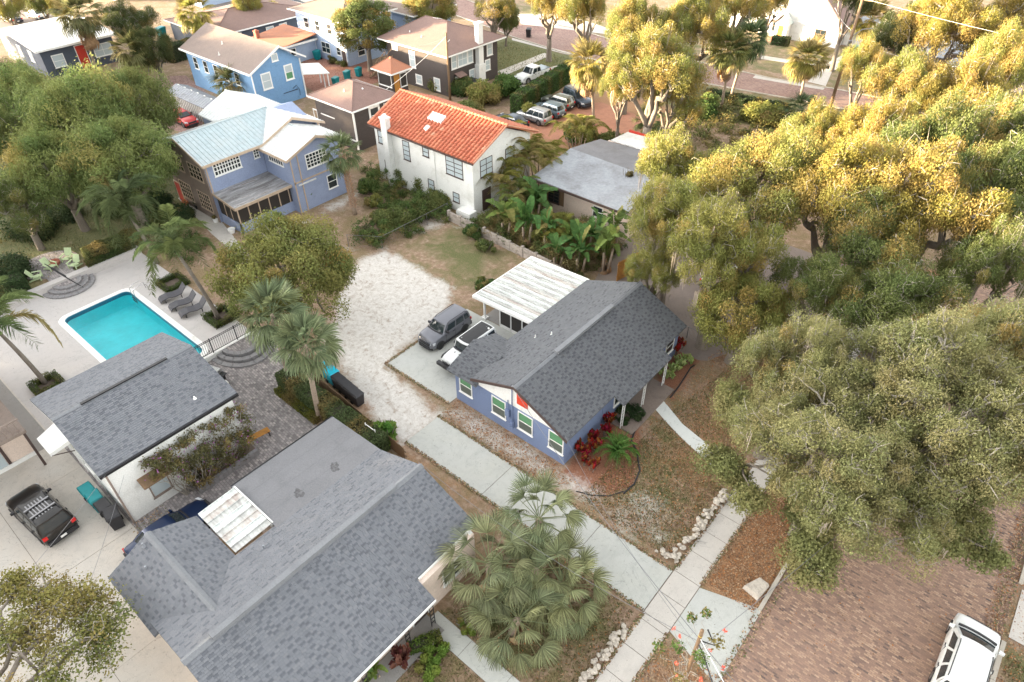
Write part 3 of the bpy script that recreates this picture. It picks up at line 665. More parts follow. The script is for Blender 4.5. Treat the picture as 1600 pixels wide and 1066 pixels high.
lay('mulch', L([(1020, 600), (1050, 625), (1075, 590), (1100, 555), (1130, 560), (1090, 530), (1060, 520)]), 1.2)
lay('litter', [(-4.7, 20.8), (-1.9, 20.8), (-1.9, 60), (-4.7, 60)], 0.6, 1.0)
lay('litter', [(-4.7, -20), (-1.9, -20), (-1.9, 17.2), (-4.7, 17.2)], 0.6, 0.45)
lay('litter', [(-6.3, 24), (-12, 26), (-12, 60), (-6.3, 60)], 2.5, 0.6)
lay('litter', [(-52, 58), (-36, 58), (-34, 78), (-50, 80)], 2.0, 0.75)
lay('litter', [(-24, 16.2), (-14, 16.4), (-14, 17.5), (-24, 17.5)], 0.5, 0.4)
lay('litter', [(-31, 17.6), (-27, 17.6), (-22.8, 16.4), (-24, 19), (-29.5, 20.5)], 0.9, 0.65)
nx, ny = len(gx), len(gy); idx = np.arange(nx*ny).reshape(nx, ny)
Q = np.stack([idx[:-1, :-1], idx[1:, :-1], idx[1:, 1:], idx[:-1, 1:]], -1).reshape(-1, 4)
_cx, _cy = PP[Q].mean(1).T; Q = Q[~((_cx > -54.3) & (_cx < -41.7) & (_cy > 8.6) & (_cy < 14.2))]   # the pool is dug in
me = bpy.data.meshes.new('ground'); co = np.stack([PP[:, 0], PP[:, 1], terrain(PP[:, 0], PP[:, 1])], 1).astype(np.float32)
me.vertices.add(nx*ny); me.vertices.foreach_set('co', co.ravel()); me.loops.add(Q.size); me.loops.foreach_set('vertex_index', Q.ravel().astype(np.int32))
me.polygons.add(len(Q)); me.polygons.foreach_set('loop_start', np.arange(0, Q.size, 4, dtype=np.int32))
for k, a in W.items():
    at = me.attributes.new(k, 'FLOAT', 'POINT'); at.data.foreach_set('value', a.astype(np.float32))
b = NB('ground_soil')
def att(n):
    x = b.n('ShaderNodeAttribute'); x.attribute_name = n; return x.outputs['Fac']
n1 = b.noise(0.55, 7.0, 0.68, dist=0.5); n2 = b.noise(2.6, 5.0, 0.7); n3 = b.noise(12.0, 4.0, 0.7); n4 = b.noise(40.0, 2.0, 0.6)
n5 = b.noise(1.3, 6.0, 0.7, b.scaled((1, 1, 1), rz=0.7), 1.2)
soil = b.ramp(n2, [(0.3, (0.18, 0.12, 0.08)), (0.5, (0.30, 0.205, 0.14)), (0.7, (0.42, 0.325, 0.25))])
dry = b.ramp(n3, [(0.3, (0.10, 0.085, 0.04)), (0.5, (0.22, 0.16, 0.085)), (0.7, (0.34, 0.255, 0.15))])
base = b.mix(b.ramp(n1, [(0.42, 0.0), (0.58, 1.0)]), soil, dry)
def thr(w, n, k=0.85, s=0.16):
    v = b.math('ADD', w, b.math('MULTIPLY', b.math('SUBTRACT', n, 0.5), k*2)); return b.ramp(v, [(0.5-s, 0.0), (0.5+s, 1.0)])
grs = b.ramp(n3, [(0.28, (0.045, 0.06, 0.02)), (0.5, (0.115, 0.125, 0.045)), (0.72, (0.24, 0.20, 0.095))])
c = b.mix(thr(att('grass'), n1, 0.8, 0.28), base, grs)
lit = b.ramp(n3, [(0.25, (0.11, 0.055, 0.03)), (0.45, (0.27, 0.145, 0.075)), (0.6, (0.40, 0.235, 0.125)), (0.75, (0.36, 0.26, 0.18))])
c = b.mix(thr(att('litter'), n5, 0.6, 0.2), c, lit)
mul = b.ramp(n3, [(0.3, (0.14, 0.06, 0.035)), (0.5, (0.25, 0.11, 0.065)), (0.7, (0.36, 0.18, 0.11))])
c = b.mix(thr(att('mulch'), n2, 0.5, 0.12), c, mul)
snd = b.ramp(n2, [(0.28, (0.47, 0.44, 0.40)), (0.5, (0.59, 0.565, 0.53)), (0.75, (0.69, 0.67, 0.64))])
snd = b.mix(b.ramp(n5, [(0.54, 0.0), (0.66, 0.65)]), snd, (0.27, 0.20, 0.145))
n6 = b.noise(5.5, 5.0, 0.75, dist=0.4); snd = b.mix(b.ramp(n6, [(0.54, 0.0), (0.64, 0.6)]), snd, (0.30, 0.24, 0.18))
c = b.mix(thr(att('sand'), b.math('ADD', b.math('MULTIPLY', n1, 0.6), b.math('MULTIPLY', n6, 0.4)), 0.9, 0.16), c, snd)
c = b.mix(0.30, c, b.ramp(n4, [(0.3, (0.12, 0.11, 0.1)), (0.7, (0.9, 0.9, 0.9))]), 'OVERLAY')
b.bump(b.math('ADD', b.math('MULTIPLY', n3, 0.5), b.math('MULTIPLY', n4, 0.5)), 0.55, 0.04)
me.materials.append(b.fin(c, 0.95)); me.update(calc_edges=True)
ground = link('ground', me); ground['kind'] = 'structure'

# ------------------------------------------------------------------ roads and paving (sheets 4 mm and more above the ground)
def sheet(name, poly, z, mat, parent=None):
    mb = MB(); pts = [(p[0], p[1], z) for p in poly]; mb.prism(pts, 0.12) if False else mb.face(pts); return struct(name, mb, mat, parent)
def rect(x0, x1, y0, y1): return [(x0, y0), (x1, y0), (x1, y1), (x0, y1)]
sheet('street', rect(-1.68, 7.9, -60, 90.2), 0.012, M['street'])
# the far cross street bends a little
fs_near = [(-170, 104), (-120, 98), (-83, 91.0), (-75.7, 89.1), (-62.4, 87.6), (-41.3, 89.1), (-29, 91.2), (-20, 92.2), (60, 96)]
fs_far = [(-170, 114), (-120, 107), (-82.6, 98.5), (-71, 99.5), (-55.5, 97.0), (-34.7, 97.0), (-26.4, 98.4), (-15, 99.5), (60, 104)]
mb = MB()
for i in range(len(fs_near)-1):
    a, b_, c_, d_ = fs_near[i], fs_near[i+1], fs_far[i+1], fs_far[i]; mb.face([(*a, .016), (*b_, .016), (*c_, .016), (*d_, .016)])
struct('cross_street', mb, M['street_far'])
def kerb_line(name, pts, w=0.2, h=0.11):
    mb = MB()
    for a, c_ in zip(pts[:-1], pts[1:]):
        a, c_ = Vector(a), Vector(c_); d = (c_-a); n = Vector((-d.y, d.x)).normalized()*w/2; L_ = d.length; k = max(1, int(L_/2.4)); g = d.normalized()*0.012
        for i in range(k):
            p, q = a+d*i/k+g, a+d*(i+1)/k-g
            mb.hexa([(*(p-n), -.05), (*(q-n), -.05), (*(q+n), -.05), (*(p+n), -.05)], [(*(p-n), h), (*(q-n), h), (*(q+n), h), (*(p+n), h)])
    return struct(name, mb, M['kerb'])
kerb_line('kerb', [(-1.8, -40), (-1.8, 16.6)]); kerb_line('kerb', [(-1.8, 21.3), (-1.8, 88)])
kerb_line('kerb', [(8.02, -40), (8.02, 27.5)]); kerb_line('kerb', [(8.02, 31.5), (8.02, 60)])
kerb_line('kerb', fs_far[1:8], 0.25); kerb_line('kerb', fs_near[1:8], 0.25)
def slabs(name, xs, ys, mat, z=0.03, th=0.1, gap=0.012, jig=0.004, base=True, skip=None):
    """paved strip: a joint bed (structure) with one slab object per bay"""
    x0, x1, y0, y1 = min(xs), max(xs), min(ys), max(ys)
    bed = sheet(name, rect(x0, x1, y0, y1), z-0.018, M['joint'])
    for i in range(len(xs)-1):
        for j in range(len(ys)-1):
            mb = MB(); dz = random.uniform(-jig, jig); a, b2, c2, d2 = xs[i]+gap/2, xs[i+1]-gap/2, ys[j]+gap/2, ys[j+1]-gap/2
            mb.box(a, b2, c2, d2, z-0.014, z+dz); o = link('slab', mb.mesh('slab', mat), bed)
    return bed
slabs('sidewalk', [-6.25, -4.73], list(np.arange(-20.15, 17.3, 1.62))+[17.5, 19.0, 20.55]+list(np.arange(22.2, 62, 1.62)), M['conc_walk'], 0.045, gap=0.03)
slabs('driveway', [-23.95, -17.45, -10.86, -6.27], [17.5, 20.45], M['conc_drive'], 0.04, gap=0.03)
mb = MB(); mb.prism([(-4.71, 17.45, .035), (-1.9, 16.6, .022), (-1.7, 16.5, .018), (-1.7, 21.5, .018), (-1.9, 21.4, .022), (-4.71, 20.5, .035)], .03); struct('driveway_apron', mb, M['conc_drive'])
slabs('parking_pad', [-30.6, -24.25], [21.75, 30.3], M['conc_drive'], 0.04, gap=0.01)
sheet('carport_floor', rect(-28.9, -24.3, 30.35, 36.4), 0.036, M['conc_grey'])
M['white_conc'] = m_concrete('pale_concrete', (0.66, 0.68, 0.66), 0.25, (0.64, 0.64, 0.62))
wl = [G(1005, 617), G(1021, 609), G(1045, 637), G(1066, 663), G(1102, 692), Vector((-6.3, 28.75, 0)), Vector((-6.3, 27.75, 0)), G(1087, 705), G(1064, 684), G(1040, 659)]
mb = MB(); mb.prism([(p.x, p.y, .04) for p in wl], .05); struct('front_walkway', mb, M['white_conc'])
slabs('garden_walkway', [-14.3, -11.9, -9.3, -6.28], [9.72, 10.78], M['conc_drive'], 0.04, gap=0.02)
sheet('rear_parking', [(-24.3, 36.6), (-13.5, 36.6), (-12.9, 37.0), (-9, 46), (-9, 56), (-27, 56), (-27.4, 47), (-25, 40)], 0.008, M['asphalt'])
slabs('right_sidewalk_ramp', [8.14, 11.5], [27.9, 31.2], M['conc_walk'], 0.05)
# left yard: concrete court, pool terrace, paver patio
slabs('concrete_court', [-52, -44.5, -37.85, -31.05, -23.9, -16.3], [-14, -8, -1.35, 4.05], M['conc_left'], 0.03, gap=0.02)
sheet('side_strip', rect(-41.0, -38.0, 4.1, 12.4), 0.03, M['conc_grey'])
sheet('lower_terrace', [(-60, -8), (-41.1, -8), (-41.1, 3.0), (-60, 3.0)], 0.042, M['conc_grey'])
# pool terrace with a hole for the pool
PX0, PX1, PY0, PY1 = -54.35, -41.6, 8.55, 14.3
for r_ in (rect(-58.6, PX0+.05, 3.1, 17.6), rect(PX1-.05, -40.7, 3.1, 17.6), rect(PX0+.05, PX1-.05, 3.1, PY0+.05), rect(PX0+.05, PX1-.05, PY1-.05, 17.6)):
    sheet('pool_terrace', r_, 0.034, M['conc_pool'])
sheet('paver_patio', [(-40.6, 3.2), (-29.6, 3.2), (-26.7, 5.0), (-26.7, 14.7), (-30.2, 14.75), (-34.2, 15.2), (-36, 18.0), (-40.6, 18.0)], 0.038, M['pavers'])
sheet('path', [G(278, 310), G(300, 300), G(345, 345), G(385, 395), G(372, 402), G(330, 365)], 0.02, M['conc_walk'])
sheet('brick_parking', [G(474, 92), G(505, 75), G(580, 95), G(600, 125), G(560, 140), G(500, 150), G(470, 130)], 0.02, M['red_pavers'])
sheet('gravel_yard', [G(240, 120), G(290, 118), G(330, 150), G(310, 215), G(260, 200)], 0.012, M['street_far'])
sheet('bark_parking', [G(845, 215), G(810, 192), G(880, 165), G(940, 160), G(1010, 185), G(1010, 235), G(930, 235)], 0.010, m_weather('bark_chips', (0.40, 0.19, 0.12), (0.27, 0.13, 0.09), 0.5, 1.5, 0.95, fine=9.0, bump=0.6))
sheet('pickup_driveway', [G(800, 150), G(790, 128), G(900, 93), G(905, 106)], 0.022, M['conc_walk'])
sheet('front_path', [G(775, 113), G(850, 83), G(862, 86), G(790, 118)], 0.022, M['conc_walk'])
sheet('far_sidewalk', [G(800, 59.5), G(990, 108), G(990, 113), G(800, 63)], 0.022, M['conc_walk'])
sheet('far_sidewalk', [G(1165, 83), G(1300, 104), G(1300, 109), G(1165, 89)], 0.022, M['conc_walk'])
sheet('far_driveway', [G(800, 22), G(880, 22), G(1000, 60), G(900, 48), G(815, 38)], 0.022, M['conc_walk'])
sheet('far_driveway', [G(1262, 128), G(1290, 100), G(1330, 80), G(1340, 90), G(1300, 112), G(1290, 135)], 0.022, M['conc_walk'])
sheet('white_kerb_strip', [G(1180, 118), G(1290, 136), G(1286, 141), G(1176, 122)], 0.03, M['conc_walk'])
sheet('upper_road', [(-175, 36), (-140, 34), (-138, 47), (-175, 50)], 0.02, M['asphalt'])
sheet('back_lane', [(-190, 78), (-125, 66), (-122, 75), (-190, 92)], 0.02, M['asphalt'])
# ------------------------------------------------------------------ building parts
FACE = {'x+': ((0, 1), (1, 0)), 'x-': ((0, -1), (-1, 0)), 'y-': ((1, 0), (0, -1)), 'y+': ((-1, 0), (0, 1))}
def wbox(mb, c, face, s0, s1, t0, t1, n0, n1):
    """box on a wall: s along the wall, t up, n outwards from the point c on the wall"""
    (sx, sy), (nx_, ny_) = FACE[face] if isinstance(face, str) else face
    def p(s, t, n): return (c[0]+sx*s+nx_*n, c[1]+sy*s+ny_*n, c[2]+t)
    mb.hexa([p(s0, t0, n0), p(s1, t0, n0), p(s1, t0, n1), p(s0, t0, n1)], [p(s0, t1, n0), p(s1, t1, n0), p(s1, t1, n1), p(s0, t1, n1)])
def window(parent, c, face, w, h, cols=1, rows=2, frame='trim', glass=('glass',), fw=0.07, label=None, name='window', mw=0.03, sill=True):
    """c: bottom centre on the wall plane. Frame object with pane children"""
    mb = MB(); a = w/2
    for q in ((-a-fw, a+fw, -fw, 0), (-a-fw, a+fw, h, h+fw), (-a-fw, -a, 0, h), (a, a+fw, 0, h)): wbox(mb, c, face, *q, 0, .05)
    for i in range(1, cols): s = -a+w*i/cols; wbox(mb, c, face, s-mw, s+mw, 0, h, 0, .042)
    for j in range(1, rows): t = h*j/rows; wbox(mb, c, face, -a, a, t-mw, t+mw, 0, .038)
    if sill: wbox(mb, c, face, -a-fw-.05, a+fw+.05, -fw-.05, -fw-.001, 0, .1)
    f = part(name, mb, M[frame], parent, label)
    if rows*cols <= 3:
        for i in range(cols):
            for j in range(rows):
                p = MB(); wbox(p, c, face, -a+w*i/cols+mw, -a+w*(i+1)/cols-mw, h*j/rows+(mw if j else 0), h*(j+1)/rows-(mw if j < rows-1 else 0), .004, .018)
                part('pane', p, M[glass[min(j, len(glass)-1)]], f)
    else:
        p = MB(); wbox(p, c, face, -a, a, 0, h, .004, .018); part('pane', p, M[glass[0]], f)
    return f
def door(parent, c, face, w=0.95, h=2.05, col='dark_trim', frame='trim', label=None):
    mb = MB(); a = w/2
    for q in ((-a-.1, a+.1, h, h+.1), (-a-.1, -a, 0, h), (a, a+.1, 0, h)): wbox(mb, c, face, *q, 0, .06)
    f = part('door_frame', mb, M[frame], parent); d = MB(); wbox(d, c, face, -a, a, 0, h, .004, .04)
    for t0, t1 in ((.15, .9), (1.05, 1.9)): wbox(d, c, face, -a+.15, a-.15, t0, t1, .041, .055)
    return part('door', d, M[col], f, label)
def slab_poly(pts, th): 
    mb = MB(); mb.prism(pts, th); return mb
def clip_row(poly2, v):
    xs = []
    n = len(poly2)
    for i in range(n):
        a, b = poly2[i], poly2[(i+1) % n]
        if (a[1] <= v < b[1]) or (b[1] <= v < a[1]): xs.append(a[0]+(v-a[1])/(b[1]-a[1])*(b[0]-a[0]))
    xs.sort(); return [(xs[i], xs[i+1]) for i in range(0, len(xs)-1, 2)]
TAB = {}
def tab_mesh(w, e, k):
    key = (round(w, 3), e, k)
    if key not in TAB:
        m = MB(); m.hexa([(0, 0, 0), (w, 0, 0), (w, e*1.05, 0), (0, e*1.05, 0)], [(0, 0, .022), (w, 0, .022), (w, e*1.05, .004), (0, e*1.05, .004)]); TAB[key] = m.mesh('shingle', SH[k])
    return TAB[key]
def shingles(parent, pts, tabw=0.33, exp_=0.145, single=0, near=None, pal=(3, 4, 3, 1.4), off=0.004, mats=None):
    mats = mats or SH
    """courses of shingle tabs over the roof polygon pts; pts[0]->pts[1] runs along the eave (counter-clockwise seen from above)"""
    P = [Vector(p) for p in pts]; u = (P[1]-P[0]).normalized(); nrm = (P[1]-P[0]).cross(P[-1]-P[0]).normalized()
    if nrm.z < 0: nrm = -nrm
    v = nrm.cross(u)
    if v.z < 0: v = -v
    q = [((p-P[0]).dot(u), (p-P[0]).dot(v)) for p in P]; vmax = max(a[1] for a in q); vmin = min(a[1] for a in q)
    rng = random.Random(len(pts)*7+int(q[1][0]*10)); tabs = []; prev = []
    for r_ in range(int((vmax-vmin)/exp_)+1):
        v0 = vmin+r_*exp_; cur_ = []
        for (a, b) in clip_row(q, min(v0+exp_*.5, vmax-.001)):
            x = a-(rng.random()*tabw)
            while x < b:
                w = tabw*rng.choice((.5, .75, 1, 1, 1)); x0, x1 = max(a, x), min(b, x+w-.008)
                if x1-x0 > .04:
                    k = rng.choices(range(4), pal)[0]
                    if k == 2 and (any(p0 < x1-.03 and p1 > x0+.03 for p0, p1 in prev) or (cur_ and abs(cur_[-1][1]-x0) < .05)): k = rng.choice((0, 1))
                    if k == 2: cur_.append((x0, x1))
                    tabs.append((x0, x1, v0, k, rng.uniform(0, .006)))
                x += w
        prev = cur_
    O = P[0]+nrm*off; R_ = root_loc(parent); OO = O-Vector(R_)
    if single and near is not None:
        N = Vector(near); tabs.sort(key=lambda t: (O+u*t[0]+v*t[2]-N).length)
        R3 = Matrix((u, v, nrm)).transposed()
        full = [t for t in tabs if t[1]-t[0] > .15][:single]; fs = set(map(id, full)); rest = [t for t in tabs if id(t) not in fs]
        for (x0, x1, v0, k, dz) in full:
            w = round((x1-x0)/.02)*.02; o = bpy.data.objects.new('shingle', tab_mesh(w, exp_, k)); COL.objects.link(o); o.parent = parent
            m4 = R3.to_4x4(); m4.translation = OO+u*x0+v*v0+nrm*dz; o.matrix_local = m4
        tabs = rest
    n = len(tabs); T = np.array([(t[0], t[1], t[2], t[4]) for t in tabs]); U, Vv, N_ = np.array(u), np.array(v), np.array(nrm); O_ = np.array(OO)
    def pt(x, y, z): return O_+x[:, None]*U+y[:, None]*Vv+z[:, None]*N_
    x0, x1, y0, dz = T.T; y1 = y0+exp_*1.05; z = np.zeros(n)
    a, b, c, d = pt(x0, y0, z), pt(x1, y0, z), pt(x1, y0, z+.020+dz), pt(x0, y0, z+.020+dz); e, f = pt(x1, y1, z+.004), pt(x0, y1, z+.004)
    g, h = pt(x1, y1, z), pt(x0, y1, z)
    V = np.concatenate([np.stack([a, b, c, d], 1).reshape(-1, 3), np.stack([d, c, e, f], 1).reshape(-1, 3), np.stack([b, g, e, c], 1).reshape(-1, 3), np.stack([h, a, d, f], 1).reshape(-1, 3)])
    me = np_mesh('shingles', V, 4, mats[0])
    for m in mats[1:]: me.materials.append(m)
    k = np.array([t[3] for t in tabs], dtype=np.int32); me.polygons.foreach_set('material_index', np.tile(k, 4))
    o = link('shingles', me, parent); o['kind'] = 'stuff'; return o
def ribs(parent, pts, spacing, mat, w=0.05, h=0.045, name='seams'):
    """standing seams running up the slope"""
    P = [Vector(p) for p in pts]; u = (P[1]-P[0]).normalized(); nrm = (P[1]-P[0]).cross(P[-1]-P[0]).normalized()
    if nrm.z < 0: nrm = -nrm
    v = nrm.cross(u); v = v if v.z >= -1e-6 else -v
    q = [((p-P[0]).dot(v), (p-P[0]).dot(u)) for p in P]; lo, hi = min(a[1] for a in q), max(a[1] for a in q); mb = MB(); x = lo+spacing*.5
    while x < hi:
        for a, b in clip_row(q, x):
            A = P[0]+u*x+v*a+nrm*.003; B = P[0]+u*x+v*b+nrm*.003
            mb.hexa([A-u*w/2, A+u*w/2, B+u*w/2, B-u*w/2], [A-u*w/3+nrm*h, A+u*w/3+nrm*h, B+u*w/3+nrm*h, B-u*w/3+nrm*h])
        x += spacing
    return part(name, mb, mat, parent, stuff=True)
def roof_slope(parent, pts, th=.14, mat='shingle_base', shing=None, seam=None, label=None, name='roof_slope'):
    o = part(name, slab_poly(pts, th), M[mat] if isinstance(mat, str) else mat, parent, label)
    if shing is not None: shingles(parent, pts, **shing)
    if seam: ribs(parent, pts, seam, M[mat] if isinstance(mat, str) else mat)
    return o
def walls(parent, x0, x1, y0, y1, z1, mat, z0=-.2, gable=None, name='wall', label=None):
    """closed block; gable = (axis, ridge position, ridge height) adds the pentagon ends"""
    mb = MB()
    if gable is None: mb.box(x0, x1, y0, y1, z0, z1)
    else:
        ax, rp, rz = gable
        if ax == 'y':
            f = [(x0, y0, z0), (x1, y0, z0), (x1, y0, z1), (rp, y0, rz), (x0, y0, z1)]; mb.extr(f, (0, y1-y0, 0))
        else:
            f = [(x0, y1, z0), (x0, y0, z0), (x0, y0, z1), (x0, rp, rz), (x0, y1, z1)]; mb.extr(f, (x1-x0, 0, 0))
    return part(name, mb, M[mat] if isinstance(mat, str) else mat, parent, label)
def trim_line(parent, pts, w=.12, t=.04, mat='trim', name='fascia', dz=0.0):
    mb = MB()
    for a, b in zip(pts[:-1], pts[1:]):
        a, b = Vector(a), Vector(b); d = (b-a).normalized(); s = Vector((d.y, -d.x, 0)).normalized()*t
        up = Vector((0, 0, w)); mb.hexa([a-up, b-up, b-up+s, a-up+s], [a, b, b+s, a+s])
    return part(name, mb, M[mat], parent)
def vent_pipe(parent, p, h=.3, r=.06, mat='trim'):
    mb = MB(); mb.tube([(p[0], p[1], p[2]-.1), (p[0], p[1], p[2]+h)], r, 8); mb.lathe((p[0], p[1], p[2]-.02), [(r*2.4, 0), (r*1.4, .06)], 8); return part('vent_pipe', mb, M[mat], parent)
def gable_roof(parent, axis, a0, a1, r, e0, e1, ze0, zr, ze1, th=.14, mat='shingle_base', shing=None, seam=None, cap='shingle_cap'):
    """ridge along axis from a0 to a1 at cross position r; eaves at e0<r<e1"""
    if axis == 'y':
        s1 = [(e1, a0, ze1), (e1, a1, ze1), (r, a1, zr), (r, a0, zr)]; s0 = [(e0, a1, ze0), (e0, a0, ze0), (r, a0, zr), (r, a1, zr)]
    else:
        s1 = [(a1, e1, ze1), (a0, e1, ze1), (a0, r, zr), (a1, r, zr)]; s0 = [(a0, e0, ze0), (a1, e0, ze0), (a1, r, zr), (a0, r, zr)]
    for s in (s0, s1): roof_slope(parent, s, th, mat, shing, seam)
    if cap:
        mb = MB(); w = .16
        k0 = (zr-ze0)/abs(r-e0)*w; k1 = (zr-ze1)/abs(e1-r)*w
        for lo, hi in ((a0, a1),):
            P = (lambda c, a, z: (c, a, z)) if axis == 'y' else (lambda c, a, z: (a, c, z))
            mb.face([P(r-w, lo, zr-k0+.035), P(r, lo, zr+.05), P(r, hi, zr+.05), P(r-w, hi, zr-k0+.035)]); mb.face([P(r+w, lo, zr-k1+.035), P(r, lo, zr+.05), P(r, hi, zr+.05), P(r+w, hi, zr-k1+.035)])
        part('ridge_cap', mb, M[cap], parent)
def hip_roof(parent, x0, x1, y0, y1, ze, zr, axis='x', th=.14, mat='brown_roof', r0=None, r1=None):
    cx, cy = (x0+x1)/2, (y0+y1)/2
    if axis == 'x': a = min(x1-x0, y1-y0)/2; A, B = (r0 if r0 is not None else x0+a, cy, zr), (r1 if r1 is not None else x1-a, cy, zr); S = [[(x0, y0, ze), (x1, y0, ze), B, A], [(x1, y1, ze), (x0, y1, ze), A, B], [(x1, y0, ze), (x1, y1, ze), B], [(x0, y1, ze), (x0, y0, ze), A]]
    else: a = min(x1-x0, y1-y0)/2; A, B = (cx, y0+a, zr), (cx, y1-a, zr); S = [[(x1, y0, ze), (x1, y1, ze), B, A], [(x0, y1, ze), (x0, y0, ze), A, B], [(x0, y0, ze), (x1, y0, ze), A], [(x1, y1, ze), (x0, y1, ze), B]]
    for s in S: roof_slope(parent, s, th, mat)
    hl = MB()
    cs = {(x0, y0): A, (x1, y1): B, (x1, y0): B if axis == 'x' else A, (x0, y1): A if axis == 'x' else B}
    for (x, y), p in cs.items(): hl.tube([(x, y, ze+.01), (p[0], p[1], p[2]+.02)], .06, 4)
    hl.tube([(A[0], A[1], A[2]+.02), (B[0]+.001, B[1]+.001, B[2]+.02)], .06, 4); part('ridge_cap', hl, M[mat] if isinstance(mat, str) else mat, parent)
    trim_line(parent, [(x1+.002, y1, ze+.0), (x1+.002, y0, ze), (x1, y0-.002, ze), (x0, y0-.002, ze)][:2], .16, -.04) if False else None
    mb = MB(); mb.box(x0-.03, x1+.03, y0-.03, y0-.002, ze-.18, ze+.01); mb.box(x1+.002, x1+.03, y0, y1, ze-.18, ze+.01); mb.box(x0-.03, x0-.002, y0, y1, ze-.18, ze+.01); mb.box(x0, x1, y1+.002, y1+.03, ze-.18, ze+.01)
    part('fascia', mb, M['trim'], parent)
def chimney(parent, x, y, z0, z1, w=.6, mat='stucco'):
    mb = MB(); mb.box(x-w/2, x+w/2, y-w/2, y+w/2, z0, z1); mb.box(x-w/2-.06, x+w/2+.06, y-w/2-.06, y+w/2+.06, z1+.001, z1+.12); mb.box(x-w/4, x+w/4, y-w/4, y+w/4, z1+.121, z1+.25); return part('chimney', mb, M[mat], parent)

CAMP = (0, 0, CAM_H)
# ================================================================== 1. the small blue house in the middle
H = thing('blue_house', 'low blue bungalow with grey shingle gable roof, red gable vent and white metal porch roof', 'house', (-18.8, 29, 0))
walls(H, -24.2, -15.1, 22.5, 26.5, 2.62, 'blue_wall')
walls(H, -23.0, -15.1, 26.55, 36.1, 2.60, 'blue_wall', name='rear_wall')
mb = MB(); mb.extr([(-22.5, 22.44, 2.62), (-15.1, 22.44, 2.62), (-15.1, 22.44, 2.75), (-18.8, 22.44, 4.40), (-22.5, 22.44, 3.02)], (0, .3, 0)); part('gable', mb, M['white'], H)
mb = MB(); mb.extr([(-22.6, 35.9, 2.6), (-15.1, 35.9, 2.6), (-18.8, 35.9, 4.4)], (0, .22, 0)); part('gable', mb, M['white'], H)
mb = MB(); wbox(mb, (-18.35, 22.44, 3.1), 'y-', -.42, .42, 0, .85, 0, .05)
for i in range(6): wbox(mb, (-18.35, 22.44, 3.14+i*.13), 'y-', -.38, .38, 0, .05, .051, .09)
part('gable_vent', mb, M['orange_red'], H, 'orange red louvred gable vent')
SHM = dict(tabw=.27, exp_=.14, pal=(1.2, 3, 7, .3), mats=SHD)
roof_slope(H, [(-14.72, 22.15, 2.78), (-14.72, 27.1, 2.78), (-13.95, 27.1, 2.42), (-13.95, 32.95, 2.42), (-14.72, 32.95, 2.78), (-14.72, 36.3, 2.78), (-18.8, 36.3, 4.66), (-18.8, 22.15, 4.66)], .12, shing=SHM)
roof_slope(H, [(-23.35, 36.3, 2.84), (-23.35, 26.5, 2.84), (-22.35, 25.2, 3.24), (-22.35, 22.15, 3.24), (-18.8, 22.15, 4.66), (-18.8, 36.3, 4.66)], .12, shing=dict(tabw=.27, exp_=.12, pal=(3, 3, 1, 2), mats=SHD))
mb = MB()
mb.extr([(-18.98, 22.1, 4.62), (-18.8, 22.1, 4.72), (-18.62, 22.1, 4.62)], (0, 14.25, 0)); part('ridge_cap', mb, M['shingle_cap'], H)
mb = MB(); mb.hexa([(-18.93, 26.2, 4.66), (-18.55, 26.2, 4.66), (-18.55, 32.6, 4.66), (-18.93, 32.6, 4.66)], [(-18.9, 26.2, 4.84), (-18.58, 26.2, 4.84), (-18.58, 32.6, 4.84), (-18.9, 32.6, 4.84)]); part('ridge_vent', mb, M['shingle_cap'], H)
# wing over the front bedroom, ridge across
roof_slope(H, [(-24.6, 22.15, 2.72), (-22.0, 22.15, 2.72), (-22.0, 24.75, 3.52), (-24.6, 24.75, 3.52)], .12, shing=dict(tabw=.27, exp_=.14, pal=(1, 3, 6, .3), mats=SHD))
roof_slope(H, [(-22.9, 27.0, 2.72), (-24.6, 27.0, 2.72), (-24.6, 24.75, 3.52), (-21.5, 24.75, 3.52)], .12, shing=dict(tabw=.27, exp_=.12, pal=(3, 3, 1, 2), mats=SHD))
mb = MB(); mb.extr([(-24.2, 22.52, 2.6), (-24.2, 24.75, 3.36), (-24.2, 26.48, 2.6)], (.2, 0, 0)); part('gable', mb, M['white'], H)
mb = MB()
for a, b_ in (((-22.4, 3.21), (-18.8, 4.65)), ((-18.8, 4.65), (-14.72, 2.77))):
    mb.hexa([(a[0], 22.09, a[1]-.2), (b_[0], 22.09, b_[1]-.2), (b_[0], 22.14, b_[1]-.2), (a[0], 22.14, a[1]-.2)], [(a[0], 22.09, a[1]+.01), (b_[0], 22.09, b_[1]+.01), (b_[0], 22.14, b_[1]+.01), (a[0], 22.14, a[1]+.01)])
part('rake_board', mb, M['dark_trim'], H)
for (x, z, w, h) in ((-23.25, 1.05, 1.0, 1.35), (-20.35, .95, 1.05, 1.4), (-18.15, .95, 1.05, 1.4), (-15.75, .95, 1.0, 1.4)):
    window(H, (x, 22.5, z), 'y-', w, h, 1, 2, glass=('glass_grey', 'glass_green'))
window(H, (-15.1, 34.9, 1.0), 'x+', 1.0, 1.2)
# electric meter, conduit and cable
mb = MB(); mb.tube([(-19.15, 22.38, 1.0), (-19.15, 22.38, 4.3)], .035, 6); mb.tube([(-19.5, 22.40, 1.3), (-19.5, 22.40, 2.9)], .03, 6); mb.box(-19.66, -19.36, 22.28, 22.44, 1.5, 2.1); mb.box(-19.3, -19.02, 22.26, 22.44, .75, 1.25); mb.lathe((-19.16, 22.22, .95), [(.09, 0), (.09, .12)], 10)
part('electric_meter', mb, M['blue_wall'], H, 'electric meter box with conduit')
for x, y, z in ((-20.6, 28.2, 3.95), (-21.5, 27.6, 3.58)): vent_pipe(H, (x, y, z), .22, .04)
